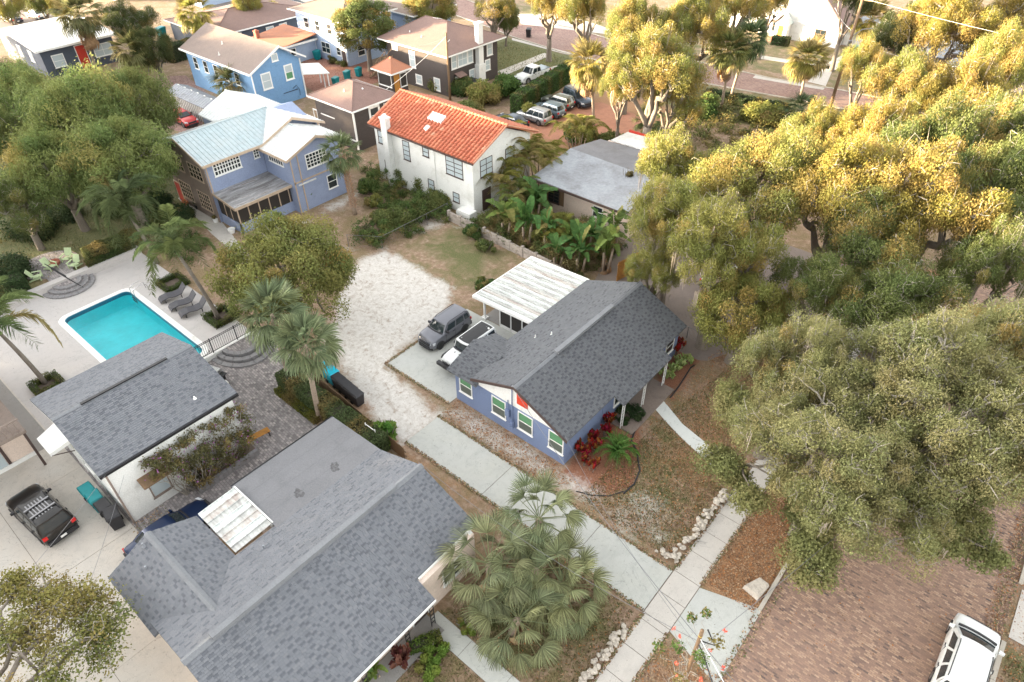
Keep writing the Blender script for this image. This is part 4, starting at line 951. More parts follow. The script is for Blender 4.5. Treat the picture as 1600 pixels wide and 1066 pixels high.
# porch on the street side: floor, lattice posts, door
mb = MB(); mb.box(-15.05, -13.2, 27.3, 32.7, -.1, .12); part('porch_floor', mb, M['taupe'], H)
for y in (27.35, 29.9, 32.6):
    mb = MB()
    for s in (-.13, .13): mb.box(-14.1, -14.05, y+s-.02, y+s+.02, .12, 2.28)
    for k in range(7): z = .2+k*.29; mb.tube([(-14.075, y-.13, z), (-14.075, y+.13, z+.27)], .012, 4)
    part('lattice_post', mb, M['trim'], H)
door(H, (-15.1, 30.6, .12), 'x+', col='dark_trim'); window(H, (-15.1, 28.7, 1.0), 'x+', 1.6, 1.1, 2, 1); door(H, (-20.9, 36.1, 0.05), 'y+')
# white metal porch roof at the back: one object per pan
C_ = thing('carport_porch', 'screened back porch under a peeling white metal roof, beside the blue bungalow', 'porch', (-26.2, 33.1, 0))
n = 22
for i in range(n):
    y0 = 29.62+i*(7.0/n); y1 = y0+7.0/n-.02; z0, z1 = 2.42, 2.66; mb = MB()
    mb.hexa([(-29.1, y0, z0-.05), (-23.3, y0, z1-.05), (-23.3, y1, z1-.05), (-29.1, y1, z0-.05)], [(-29.1, y0, z0), (-23.3, y0, z1), (-23.3, y1, z1), (-29.1, y1, z0)])
    mb.hexa([(-29.1, y0, z0), (-23.3, y0, z1), (-23.3, y0+.05, z1), (-29.1, y0+.05, z0)], [(-29.1, y0+.01, z0+.06), (-23.3, y0+.01, z1+.06), (-23.3, y0+.04, z1+.06), (-29.1, y0+.04, z0+.06)])
    part('roof_panel', mb, M['old_metal'][(0, 1, 0, 2, 1, 0, 1)[i % 7]], C_)
mb = MB(); mb.box(-29.2, -29.11, 29.55, 36.7, 2.22, 2.44); mb.hexa([(-29.1, 29.55, 2.22), (-23.4, 29.55, 2.46), (-23.4, 29.61, 2.46), (-29.1, 29.61, 2.22)], [(-29.1, 29.55, 2.46), (-23.4, 29.55, 2.7), (-23.4, 29.61, 2.7), (-29.1, 29.61, 2.46)]); mb.hexa([(-29.1, 36.63, 2.22), (-23.4, 36.63, 2.46), (-23.4, 36.7, 2.46), (-29.1, 36.7, 2.22)], [(-29.1, 36.63, 2.46), (-23.4, 36.63, 2.7), (-23.4, 36.7, 2.7), (-29.1, 36.7, 2.46)])
part('gutter', mb, M['trim'], C_)
for x, y in ((-28.7, 30.35), (-28.7, 33.3), (-28.7, 36.3)):
    mb = MB(); mb.box(x-.07, x+.07, y-.07, y+.07, .02, 2.3); mb.box(x-.22, x+.22, y-.22, y+.22, 0.02, .16) if y < 31 else None; part('post', mb, M['trim'], C_)
for i, x in enumerate((-27.1, -26.0, -24.9, -23.9)):
    mb = MB(); mb.box(x-.05, x+.05, 30.3, 30.4, .1, 2.4); part('screen_frame', mb, M['trim'], C_)
    if i < 3:
        s = MB(); s.box(x+.05, x+1.05, 30.34, 30.36, .3, 2.4); part('screen', s, M['screen'], C_)
mb = MB(); mb.box(-27.1, -23.1, 30.3, 30.42, .02, .3); mb.box(-27.15, -27.05, 30.42, 36.3, .02, .3); part('knee_wall', mb, M['trim'], C_)
s = MB(); s.box(-27.12, -27.1, 30.45, 36.2, .3, 2.4); part('screen', s, M['screen'], C_)

# ================================================================== 2. the grey-roofed house in the foreground
H = thing('grey_roof_house', 'big foreground house seen from above, grey shingle roof with flat rear section and front porch', 'house', (-19, 8, 0))
walls(H, -22.9, -14.6, 1.3, 14.0, 2.8, 'cream'); walls(H, -26.2, -22.95, 7.7, 14.0, 2.65, 'cream', name='rear_wall'); walls(H, -26.0, -22.95, 1.2, 5.2, 2.7, 'cream', name='side_wall')
mb = MB(); mb.extr([(-22.8, 13.8, 2.8), (-14.7, 13.8, 2.8), (-18.7, 13.8, 4.5)], (0, .21, 0)); mb.extr([(-22.8, 1.4, 2.8), (-14.7, 1.4, 2.8), (-18.7, 1.4, 4.5)], (0, -.11, 0)); part('gable', mb, M['white'], H)
A = [(-13.75, .9, 2.46), (-13.75, 10.3, 2.46), (-14.95, 10.3, 2.97), (-14.95, 14.45, 2.97), (-18.75, 14.45, 4.6), (-18.75, .9, 4.6)]
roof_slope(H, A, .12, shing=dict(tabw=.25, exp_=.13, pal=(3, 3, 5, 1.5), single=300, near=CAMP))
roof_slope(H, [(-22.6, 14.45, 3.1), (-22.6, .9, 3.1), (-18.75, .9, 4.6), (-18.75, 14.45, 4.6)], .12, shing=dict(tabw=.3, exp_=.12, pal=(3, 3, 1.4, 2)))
o = roof_slope(H, [(-26.75, 14.5, 2.9), (-26.75, 7.6, 2.9), (-26.75, 7.6, 2.9), (-22.6, 7.6, 3.40), (-22.6, 14.5, 3.44)][:2]+[(-22.3, 7.6, 3.20), (-22.3, 14.48, 3.20)], .12, 'roll_roof', name='flat_roof')
mb = MB()
for x in (-25.6, -24.5, -23.5): z = 2.9+(x+26.75)*.0674; mb.hexa([(x, 7.62, z-.01), (x+.05, 7.62, z-.01), (x+.05, 14.46, z-.01), (x, 14.46, z-.01)], [(x, 7.62, z+.008), (x+.05, 7.62, z+.009), (x+.05, 14.46, z+.009), (x, 14.46, z+.008)])
part('roofing_lap', mb, M['roll_roof'], H)
def stain(cx, cy, z, s, seed):
    r_ = random.Random(seed); pts = []
    for k in range(18):
        a = k*2*math.pi/18; q = s*(.55+.45*r_.random())*(1.3 if abs(a-2.4) < .5 else .85); x, y = cx+q*math.cos(a), cy+q*.8*math.sin(a); pts.append((x, y, z+(x-cx)*.0674))
    mb = MB(); mb.face(pts); part('soot_mark', mb, M['stain'], H)
M['stain'] = m_weather('roof_stain', (0.085, 0.085, 0.09), (0.2, 0.2, 0.21), 0.5, 5.0, 0.95)
stain(-23.3, 12.0, 3.14, .45, 2); stain(-23.3, 9.6, 3.14, .45, 5)
mb = MB(); mb.extr([(-18.95, .85, 4.55), (-18.75, .85, 4.67), (-18.55, .85, 4.55)], (0, 13.65, 0)); part('ridge_cap', mb, M['shingle_cap'], H)
mb = MB(); mb.hexa([(-18.93, 2.2, 4.62), (-18.57, 2.2, 4.62), (-18.57, 12.6, 4.62), (-18.93, 12.6, 4.62)], [(-18.9, 2.2, 4.8), (-18.6, 2.2, 4.8), (-18.6, 12.6, 4.8), (-18.9, 12.6, 4.8)]); part('ridge_vent', mb, M['shingle_cap'], H)
# cross gable on the court side
roof_slope(H, [(-26.4, .7, 2.95), (-21.9, .7, 2.95), (-21.9, .95, 3.03), (-19.9, 3.05, 4.05), (-26.4, 3.05, 4.05)], .12, shing=dict(tabw=.25, exp_=.13, pal=(3, 3, 4, 2)))
roof_slope(H, [(-22.5, 5.35, 2.95), (-26.4, 5.35, 2.95), (-26.4, 3.05, 4.05), (-19.9, 3.05, 4.05)], .12, shing=dict(tabw=.25, exp_=.13, pal=(3, 3, 4, 2)))
mb = MB(); mb.extr([(-26.4, 2.88, 4.03), (-26.4, 3.05, 4.12), (-26.4, 3.22, 4.03)], (6.3, 0, 0)); part('ridge_cap', mb, M['shingle_cap'], H)
mb = MB(); mb.extr([(-26.0, 1.2, 2.7), (-26.0, 5.2, 2.7), (-26.0, 3.05, 3.9)], (.2, 0, 0)); part('gable', mb, M['white'], H)
mb = MB(); mb.box(-26.82, -26.76, 7.6, 14.5, 2.72, 2.93); part('gutter', mb, M['black'], H)
mb = MB(); mb.box(-13.72, -13.66, .9, 10.3, 2.3, 2.45); mb.box(-14.92, -14.86, 10.35, 14.4, 2.8, 2.95); part('gutter', mb, M['trim'], H)
for x, y, z in ((-24.9, 2.1, 3.55), (-25.9, 2.6, 3.9), (-21.6, 6.4, 3.5)): vent_pipe(H, (x, y, z), .25, .05, 'grey_metal')
window(H, (-14.6, 12.3, 1.0), 'x+', 1.3, 1.2, 1, 2); window(H, (-14.6, 7.2, .9), 'x+', 1.3, 1.2, 2, 2, frame='dark_trim'); door(H, (-14.6, 9.9, 0.1), 'x+', col='dark_trim')
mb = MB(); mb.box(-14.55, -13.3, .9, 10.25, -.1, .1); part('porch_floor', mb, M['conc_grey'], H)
for y in (5.9, 8.5, 10.1):
    mb = MB()
    for s in (-.12, .12): mb.box(-13.9, -13.86, y+s-.015, y+s+.015, .1, 2.3)
    for k in range(6): mb.box(-13.9, -13.86, y-.12, y+.12, .4+k*.35, .43+k*.35)
    part('porch_post', mb, M['black'], H)
# metal awning over the court
Aw = thing('metal_awning', 'rusty white metal awning set between the grey shingle roofs over the blue car', 'awning', (-24.6, 6.5, 0))
for i in range(8):
    x0 = -26.35+i*.44; mb = MB(); mb.hexa([(x0, 5.45, 3.0), (x0+.42, 5.45, 3.0), (x0+.42, 7.58, 3.1), (x0, 7.58, 3.1)], [(x0, 5.45, 3.04), (x0+.42, 5.45, 3.04), (x0+.42, 7.58, 3.14), (x0, 7.58, 3.14)])
    mb.hexa([(x0, 5.45, 3.04), (x0+.06, 5.45, 3.04), (x0+.06, 7.58, 3.14), (x0, 7.58, 3.14)], [(x0+.01, 5.45, 3.1), (x0+.05, 5.45, 3.1), (x0+.05, 7.58, 3.2), (x0+.01, 7.58, 3.2)])
    part('roof_panel', mb, M['old_metal'][(0, 2, 1, 0, 1, 2, 0, 1)[i]], Aw)
mb = MB(); mb.box(-26.38, -22.82, 7.6, 7.68, 2.95, 3.2); part('frame', mb, M['trim'], Aw)
for x in (-26.3, -22.9): mb = MB(); mb.box(x-.05, x+.05, 7.5, 7.6, 0, 2.96); part('post', mb, M['trim'], Aw)

# ================================================================== 3. garage by the pool
H = thing('pool_house', 'white two-storey garage house with pale grey shingle gable roof, between pool and court', 'house', (-35.8, 7.2, 0))
walls(H, -39.8, -31.35, 3.35, 10.9, 4.35, 'stucco', gable=('y', -35.8, 5.45))
gable_roof(H, 'y', 3.05, 11.3, -35.8, -40.2, -31.3, 4.45, 5.72, 4.45, .14, shing=dict(tabw=.28, exp_=.14, pal=(4, 2.5, 3, 2)))
mb = MB(); mb.box(-35.84, -35.66, 4.6, 9.7, 5.66, 5.80); part('ridge_vent', mb, M['black'], H)
mb = MB()
for i in range(26): y = 3.3+i*.31; mb.hexa([(-36.35, y, 5.57), (-35.8, y, 5.745), (-35.8, y+.03, 5.745), (-36.35, y+.03, 5.57)], [(-36.35, y, 5.6), (-35.8, y, 5.775), (-35.8, y+.03, 5.775), (-36.35, y+.03, 5.6)])
part('ridge_tabs', mb, M['shingle_base'], H)
mb = MB(); mb.box(-31.28, -31.18, 3.05, 11.3, 4.25, 4.42); part('gutter', mb, M['black'], H)
mb = MB(); mb.box(-31.33, -31.25, 3.3, 3.4, 0, 4.25); part('corner_post', mb, M['taupe'], H)
vent_pipe(H, (-32.4, 9.3, 4.78), .15, .05)
window(H, (-31.35, 5.4, .85), 'x+', 1.0, 1.1, 1, 1, frame='taupe', glass=('blind',)); window(H, (-35.5, 3.35, 1.6), 'y-', 1.0, 1.0); door(H, (-37.6, 3.35, .05), 'y-', col='white')
mb = MB(); mb.extr([(-31.34, 4.5, 2.75), (-31.34, 6.3, 2.75), (-31.34, 6.3, 2.65), (-31.34, 4.5, 2.65)], (.7, 0, -.25)); part('window_hood', mb, M['wood'], H)
# white door awning and fence corner beside it
mb = MB(); mb.prism([(-36.6, 3.3, 3.25), (-38.7, 3.3, 3.25), (-38.5, 2.15, 3.0), (-36.7, 2.15, 3.0)], .25)
part('door_awning', mb, M['trim'], H, 'white canvas door awning')
mb = MB(); mb.tube([(-36.7, 2.2, 2.8), (-36.7, 3.3, 2.3)], .03, 4); mb.tube([(-38.5, 2.2, 2.8), (-38.5, 3.3, 2.3)], .03, 4); part('awning_bracket', mb, M['dark_trim'], H)

# ================================================================== 4. house at the left edge
H = thing('balcony_house', 'pale house at the left edge with brown trimmed glass door and a deck on posts', 'house', (-44, -1, 0))
walls(H, -52, -41.1, -9, 1.9, 2.9, 'cream'); mb = MB(); mb.box(-41.08, -40.98, -9, 1.95, 0, .3); part('plinth', mb, M['trim'], H)
mb = MB(); mb.box(-52, -39.6, -9, 2.0, 2.92, 3.12); part('deck', mb, M['taupe'], H)
mb = MB()
for i in range(34): y = -8.9+i*.32; mb.box(-39.75, -39.69, y, y+.05, 3.12, 3.95)
mb.box(-39.78, -39.66, -9, 2.0, 3.95, 4.02); part('railing', mb, M['taupe'], H)
walls(H, -52, -42.3, -9, 1.2, 5.6, 'cream', z0=3.13, name='upper_wall')
roof_slope(H, [(-41.6, -9.3, 5.7), (-41.6, 1.6, 5.7), (-52, 1.6, 6.6), (-52, -9.3, 6.6)], .16, 'white_metal')
window(H, (-41.1, -.4, .12), 'x+', 1.6, 2.1, 1, 1, frame='dark_trim', glass=('blind',), fw=.16, sill=False); window(H, (-42.3, -.6, 3.7), 'x+', 1.6, 1.3, 2, 1); window(H, (-41.1, -3.6, .9), 'x+', 1.4, 1.1)
for y in (1.85, -3.0): mb = MB(); mb.box(-39.78, -39.64, y-.07, y+.07, 0, 2.92); part('post', mb, M['dark_trim'], H)

# ================================================================== 5. periwinkle house with metal roofs
H = thing('metal_roof_house', 'periwinkle and taupe two-storey house with pale metal roofs and a low screened porch', 'house', (-60, 31, 0))
zE = 6.15
walls(H, -65.4, -58.1, 25.2, 37.6, zE-.15, 'blue_wall2', gable=('y', -61.5, 7.35))
mb = MB(); mb.box(-65.4, -58.12, 25.08, 25.19, 0, zE-.3); mb.extr([(-65.4, 25.08, zE-.3), (-58.12, 25.08, zE-.3), (-61.5, 25.08, 7.3)], (0, .11, 0)); part('taupe_siding', mb, M['taupe'], H, 'taupe clapboard end wall')
walls(H, -68.5, -58.1, 31.2, 37.8, zE-.15, 'blue_wall2', gable=('x', 34.6, 7.5), name='cross_wing_wall')
walls(H, -58.05, -53.7, 31.2, 37.0, 5.75, 'blue_wall2', gable=('x', 34.1, 6.9), name='front_wing_wall')
zR = 7.65
roof_slope(H, [(-57.3, 24.7, zE), (-57.3, 30.9, zE), (-61.5, 34.6, zR), (-61.5, 24.7, zR)], .13, 'teal_metal', seam=.42)
roof_slope(H, [(-65.9, 31.0, zE), (-65.9, 24.7, zE), (-61.5, 24.7, zR), (-61.5, 34.6, zR)], .13, 'white_metal', seam=.42)
roof_slope(H, [(-61.5, 31.0, zE), (-57.3, 30.9, zE), (-57.3, 34.6, zR), (-61.5, 34.6, zR)][1:]+[], .13, 'white_metal', seam=.42)
roof_slope(H, [(-68.9, 31.0, zE), (-65.85, 31.0, zE), (-61.52, 34.6, zR), (-68.9, 34.6, zR)], .13, 'white_metal', seam=.42)
roof_slope(H, [(-57.3, 38.2, zE), (-68.9, 38.2, zE), (-68.9, 34.6, zR), (-57.3, 34.6, zR)], .13, 'white_metal', seam=.42)
roof_slope(H, [(-57.9, 30.55, 5.85), (-53.1, 30.55, 5.85), (-53.1, 34.1, 7.15), (-57.9, 34.1, 7.15)], .13, 'white_metal', seam=.42)
roof_slope(H, [(-53.1, 37.6, 5.85), (-57.9, 37.6, 5.85), (-57.9, 34.1, 7.15), (-53.1, 34.1, 7.15)], .13, 'white_metal', seam=.42)
mb = MB(); mb.tube([(-61.5, 24.65, zR+.03), (-61.5, 34.6, zR+.03)], .07, 5); mb.tube([(-68.9, 34.6, zR+.03), (-57.3, 34.6, zR+.03)], .07, 5); mb.tube([(-61.5, 34.6, zR+.03), (-57.3, 30.9, zE+.03)], .06, 5); mb.tube([(-57.9, 34.1, 7.19), (-53.1, 34.1, 7.19)], .07, 5); part('ridge_cap', mb, M['teal_metal'], H)
def rake(pts, t=.1, w=.22): 
    mb = MB()
    for a, b_ in zip(pts[:-1], pts[1:]):
        d = Vector(b_)-Vector(a); s = Vector((d.y, -d.x, 0)); s = s.normalized()*t if s.length > 1e-6 else Vector((t, 0, 0)); a, b2 = Vector(a), Vector(b_); up = Vector((0, 0, w)); mb.hexa([a-up, b2-up, b2-up+s, a-up+s], [a+up*.15, b2+up*.15, b2+s+up*.15, a+s+up*.15])
    part('rake_board', mb, M['tan_trim'], H)
rake([(-65.9, 24.69, zE), (-61.5, 24.69, zR)], .04); rake([(-61.5, 24.69, zR), (-57.3, 24.69, zE)], .04); rake([(-57.28, 24.7, zE), (-57.28, 30.9, zE)], .04); rake([(-57.28, 30.9, zE), (-57.28, 34.6, zR), (-57.28, 38.2, zE)], .04); rake([(-53.08, 30.55, 5.85), (-53.08, 34.1, 7.15), (-53.08, 37.6, 5.85)], .04); rake([(-57.9, 30.53, 5.85), (-53.1, 30.53, 5.85)], .04)
mb = MB()
for x, y in ((-53.68, 31.2), (-53.68, 32.0), (-53.68, 36.9)): mb.box(x, x+.04, y, y+.12, 0, 5.7)
mb.box(-53.68, -53.64, 31.2, 37.0, 3.05, 3.2); mb.box(-58.08, -58.04, 25.25, 25.37, 3, 5.9); part('corner_boards', mb, M['tan_trim'], H)
window(H, (-58.1, 27.35, 4.55), 'x+', 2.6, 1.15, 9, 3, mw=.045, fw=.11); window(H, (-58.1, 30.5, 4.8), 'x+', .45, .8, 2, 3, mw=.03)
window(H, (-53.7, 34.1, 4.1), 'x+', 2.2, 1.25, 6, 4, mw=.035, fw=.1, label='white framed window of many small panes'); window(H, (-56.0, 31.2, 4.6), 'y-', 2.2, .9, 6, 2, mw=.035)
for x in (-63.3, -59.9): window(H, (x, 25.08, 4.05), 'y-', 2.2, 1.35, 4, 3, frame='tan_trim', mw=.04)
for x in (-63.2, -59.8): window(H, (x, 25.08, .9), 'y-', 2.0, 1.7, 5, 4, frame='tan_trim', mw=.04)
door(H, (-64.9, 25.08, 0.05), 'y-', col='red_paint', frame='tan_trim'); window(H, (-53.7, 35.4, 1.2), 'x+', 1.0, 1.3)
# screened porch
P_ = thing('screened_porch', 'screened porch with weathered grey flat roof and periwinkle knee wall', 'porch', (-56.5, 29, 0))
mb = MB(); mb.hexa([(-59.0, 25.3, 3.0), (-54.3, 25.1, 2.72), (-54.3, 32.4, 2.72), (-58.05, 32.4, 2.95)], [(-59.0, 25.3, 3.14), (-54.3, 25.1, 2.86), (-54.3, 32.4, 2.86), (-58.05, 32.4, 3.09)])
bz = NB('weathered_roll_roof'); co_ = bz.scaled((2.6, .35, 1)); q1 = bz.noise(.9, 6, .6, co_, .3); q2 = bz.noise(8, 3, .7)
cc = bz.ramp(q1, [(.40, (.12, .11, .11)), (.47, (.25, .245, .25)), (.56, (.30, .30, .31)), (.60, (.50, .50, .51)), (.66, (.20, .15, .12))]); bz.bump(q2, .4, .03); M['old_flat'] = bz.fin(bz.mix(.3, cc, bz.ramp(q2, [(.3, (.12, .12, .12)), (.7, (.4, .4, .4))])), .9)
part('roof', mb, M['old_flat'], P_)
mb = MB(); mb.box(-54.28, -54.2, 25.05, 32.4, 2.62, 2.88); mb.hexa([(-59, 25.22, 2.92), (-54.3, 25.02, 2.62), (-54.3, 25.08, 2.62), (-59, 25.28, 2.92)], [(-59, 25.22, 3.16), (-54.3, 25.02, 2.88), (-54.3, 25.08, 2.88), (-59, 25.28, 3.16)]); part('fascia', mb, M['tan_trim'], P_)
mb = MB(); mb.box(-54.75, -54.6, 25.35, 32.1, 0, 1.0); mb.box(-57.95, -54.6, 25.35, 25.5, 0, 1.0); part('knee_wall', mb, M['blue_wall2'], P_)
for i in range(7): y = 25.4+i*1.1; mb = MB(); mb.box(-54.74, -54.64, y, y+.1, 1.0, 2.72); part('post', mb, M['tan_trim'], P_)
for i in range(6): y = 25.5+i*1.1; s = MB(); s.box(-54.70, -54.68, y, y+1.0, 1.0, 2.7); part('screen', s, M['screen'], P_)
for i in range(3): x = -57.9+i*1.05; s = MB(); s.box(x, x+1.0, 25.42, 25.44, 1.0, 2.8); part('screen', s, M['screen'], P_)
mb = MB()
for i in range(1, 3): x = -57.95+i*1.05; mb.box(x, x+.06, 25.38, 25.46, 1.0, 2.8)
part('mullions', mb, M['tan_trim'], P_)
mb = MB(); mb.box(-54.3, -53.6, 31.6, 33.6, 2.75, 2.87); part('side_canopy', mb, M['white_metal'], P_)

# ================================================================== 6. white stucco house with the red tile roof
H = thing('tile_roof_house', 'white stucco two-storey house with orange red barrel tile roof and white chimney', 'house', (-47, 45.5, 0))
walls(H, -53.5, -39.95, 41.35, 49.7, 5.85, 'stucco', gable=('x', 45.6, 7.7))
ze, zr = 5.95, 8.0
for k, s in enumerate(([(-53.9, 40.9, ze), (-39.4, 40.9, ze), (-39.4, 45.6, zr), (-53.9, 45.6, zr)], [(-39.4, 50.3, ze), (-53.9, 50.3, ze), (-53.9, 45.6, zr), (-39.4, 45.6, zr)])):
    roof_slope(H, s, .12, M['terracotta'][0])
    P = [Vector(p) for p in s]; u = (P[1]-P[0]).normalized(); up = (P[3]-P[0]); Ls = up.length; up.normalize(); nn = u.cross(up); nn = nn if nn.z > 0 else -nn
    W_ = (P[1]-P[0]).length; cols = 33; rows = 12; mb = MB(); r_ = random.Random(k)
    for i in range(cols):
        for j in range(rows):
            mb.cur = r_.choices((0, 1, 2), (6, 3, .7 if (10 < i < 20 and j < 6) or j > 10 else .1))[0]
            c0 = P[0]+u*(W_*(i+.5)/cols)+up*(Ls*j/rows-.03)+nn*.05; c1 = P[0]+u*(W_*(i+.5)/cols)+up*(Ls*(j+1)/rows)+nn*.01; hw = W_/cols*.41
            for a0, a1 in ((0, 60), (60, 120), (120, 180)):
                f = lambda c, a, s_: c+u*(hw*s_*math.cos(rad(a)))+nn*(hw*s_*.85*math.sin(rad(a)))
                mb.face([f(c0, a0, 1.08), f(c0, a1, 1.08), f(c1, a1, .92), f(c1, a0, .92)])
            mb.face([f(c0, a, 1.08) for a in (0, 60, 120, 180)])
    part('barrel_tiles', mb, M['terracotta'], H, stuff=True)
mb = MB(); mb.cur = 1
for i in range(34): x = -53.9+i*.43; mb.tube([(x, 45.6, zr+.08), (x+.42, 45.6, zr+.11)], [.12, .14], 7)
part('ridge_tiles', mb, M['terracotta'][1], H, stuff=True)
mb = MB(); mb.tube([(-39.4, 40.9, ze+.05), (-39.4, 45.6, zr+.05), (-39.4, 50.3, ze+.05)], .09, 6); mb.tube([(-53.9, 40.9, ze+.05), (-53.9, 45.6, zr+.05)], .09, 6); part('edge_tiles', mb, M['terracotta'][2], H)
mb = MB(); mb.box(-53.9, -39.4, 40.84, 40.9, ze-.2, ze-.02); part('gutter', mb, M['dark_trim'], H)
# chimney up the wall, skylight and vent box
mb = MB(); mb.box(-51.7, -50.9, 40.75, 41.34, 0, 7.1); mb.box(-51.78, -50.82, 40.67, 41.42, 7.101, 7.25); mb.lathe((-51.3, 41.05, 7.25), [(.25, 0), (.2, .25)], 8); part('chimney', mb, M['stucco'], H)
def on_slope(x, y, w, d, h, mat, nm):
    mb = MB(); z = lambda yy: ze+(yy-40.9)/(45.6-40.9)*(zr-ze)
    mb.hexa([(x-w/2, y-d/2, z(y-d/2)), (x+w/2, y-d/2, z(y-d/2)), (x+w/2, y+d/2, z(y+d/2)), (x-w/2, y+d/2, z(y+d/2))], [(x-w/2, y-d/2, z(y-d/2)+h), (x+w/2, y-d/2, z(y-d/2)+h), (x+w/2, y+d/2, z(y+d/2)+h), (x-w/2, y+d/2, z(y+d/2)+h)]); part(nm, mb, M[mat], H)
on_slope(-46.9, 43.9, 1.8, .8, .24, 'white', 'skylight'); on_slope(-46.9, 42.5, .5, .45, .25, 'white', 'roof_vent')
WN = dict(frame='dark_trim', glass=('blind',), fw=.05)
for (x, z, w, h, c_, r2) in ((-52.5, 4.1, 1.0, 1.25, 1, 2), (-48.9, 3.4, .85, 1.9, 1, 4), (-46.1, 4.6, .75, .8, 1, 2), (-42.3, 3.7, 2.1, 1.75, 2, 4), (-52.0, 1.3, .9, 1.0, 1, 3), (-45.7, 1.2, .75, 1.0, 1, 2), (-42.3, 1.0, .75, .9, 1, 2)):
    window(H, (x, 41.35, z), 'y-', w, h, c_, r2, **WN)
window(H, (-39.95, 43.2, 3.9), 'x+', 1.6, 1.6, 2, 3, **WN); window(H, (-39.95, 46.6, 3.9), 'x+', 1.2, 1.5, 1, 3, **WN); door(H, (-39.95, 43.1, .3), 'x+', 1.0, 2.1, 'dark_trim', 'dark_trim')
mb = MB(); mb.tube([(-44.9, 41.29, 5.8), (-44.9, 41.29, .3)], .035, 5); mb.tube([(-45.9, 41.3, 5.55), (-44.9, 41.29, 5.5)], .03, 5); part('downpipe', mb, M['white'], H)
mb = MB(); mb.box(-41.3, -39.6, 40.3, 41.33, 0, .95); mb.box(-41.6, -41.31, 40.5, 41.3, 0, .6); part('stoop_wall', mb, M['stucco'], H)

# ================================================================== 7. small brown house with hip roof
H = thing('brown_cottage', 'small dark brown cottage with pinkish brown hip roof and white corner boards', 'house', (-64, 47, 0))
walls(H, -67.3, -60.4, 44.1, 50.0, 4.75, 'brown_wall'); hip_roof(H, -67.9, -59.9, 43.6, 50.6, 4.85, 6.4, 'x', mat='brown_roof', r0=-64.6, r1=-63.6)
mb = MB(); mb.box(-60.4, -60.3, 44.0, 44.12, 0, 4.75); mb.box(-60.5, -60.38, 43.98, 44.09, 0, 4.75); mb.box(-67.3, -60.5, 44.02, 44.09, 1.1, 1.25); mb.box(-66.5, -64.0, 44.02, 44.09, 2.9, 3.0); part('corner_board', mb, M['trim'], H)
window(H, (-60.4, 47.0, 2.6), 'x+', 1.1, 1.6, 1, 2, fw=.25); window(H, (-60.4, 48.8, 2.6), 'x+', .6, 1.6, 1, 2); window(H, (-60.4, 47.8, .6), 'x+', .8, 1.0)
vent_pipe(H, (-63.5, 45.6, 5.75), .25, .05); vent_pipe(H, (-62.2, 47.2, 5.9), .1, .05)
mb = MB()
for k in range(5): mb.box(-69.3+k*.28, -69.02+k*.28, 45.0, 46.0, 0, .3+.28*k) 
mb.box(-68.6, -67.35, 44.9, 46.4, 1.5, 1.62)
for x in (-69.3, -68.6, -67.9, -67.4): mb.box(x, x+.07, 44.9, 44.97, .4, 2.6)
mb.box(-69.3, -67.4, 44.88, 44.98, 2.5, 2.6); part('back_steps', mb, M['trim'], H)
mb = MB(); mb.prism([(-67.35, 44.6, 4.2), (-69.4, 44.6, 4.0), (-69.4, 48.6, 4.0), (-67.35, 48.6, 4.2)], .12); part('back_porch_roof', mb, M['brown_roof'], H)

# ================================================================== 8. bright blue gabled house
H = thing('sky_blue_house', 'bright blue gabled house with tan roof, white window trim and white carport canopy', 'house', (-88, 46, 0))
walls(H, -95.0, -79.4, 43.7, 50.9, 5.0, 'sky_wall', gable=('x', 48.0, 7.05)) 
s0 = [(-95.6, 43.2, 4.95), (-78.9, 43.2, 4.95), (-78.9, 48.0, 7.25), (-95.6, 48.0, 7.25)]; roof_slope(H, s0, .14, 'tan_roof'); roof_slope(H, [(-78.9, 51.6, 5.2), (-95.6, 51.6, 5.2), (-95.6, 48.0, 7.25), (-78.9, 48.0, 7.25)], .14, 'tan_roof')
mb = MB()
for a, b_ in (((43.2, 4.95), (48.0, 7.25)), ((48.0, 7.25), (51.6, 5.2))): mb.hexa([(-78.88, a[0], a[1]-.22), (-78.88, b_[0], b_[1]-.22), (-78.8, b_[0], b_[1]-.22), (-78.8, a[0], a[1]-.22)], [(-78.88, a[0], a[1]+.02), (-78.88, b_[0], b_[1]+.02), (-78.8, b_[0], b_[1]+.02), (-78.8, a[0], a[1]+.02)])
mb.box(-95.6, -78.9, 43.1, 43.19, 4.74, 4.97); mb.box(-79.4, -79.28, 43.6, 43.72, 0, 4.9); mb.box(-79.4, -79.28, 50.8, 50.95, 0, 5.0); part('fascia', mb, M['trim'], H)
window(H, (-79.4, 45.6, 2.6), 'x+', 1.1, 1.7, 1, 2, glass=('blind',), fw=.16); window(H, (-79.4, 49.0, 2.9), 'x+', .95, 1.6, 1, 2, glass=('glass_green', 'blind'), fw=.16); window(H, (-79.4, 47.4, 5.55), 'x+', .7, .7, 1, 1, glass=('blind',), fw=.12)
for x in (-93, -90.5, -88.0, -85.5, -83): window(H, (x, 43.7, 2.7), 'y-', .9, 1.4, 1, 2)
vent_pipe(H, (-88.5, 45.8, 6.2), .35); vent_pipe(H, (-87, 44.2, 5.5), .35)
mb = MB(); mb.box(-79.39, -79.33, 47.6, 49.8, 1.3, 1.36); mb.tube([(-79.3, 49.0, 1.6), (-79.25, 49.6, 1.9), (-79.3, 50.0, 1.2), (-79.3, 49.9, .5)], .03, 5); part('garden_hose', mb, M['blackp'], H)
mb = MB(); mb.prism([(-79.5, 51.0, 2.9), (-78.0, 54.2, 2.55), (-82.5, 55.8, 2.6), (-84.5, 51.7, 3.0)][::-1], .1); part('carport_canopy', mb, M['white'], H)
mb = MB()
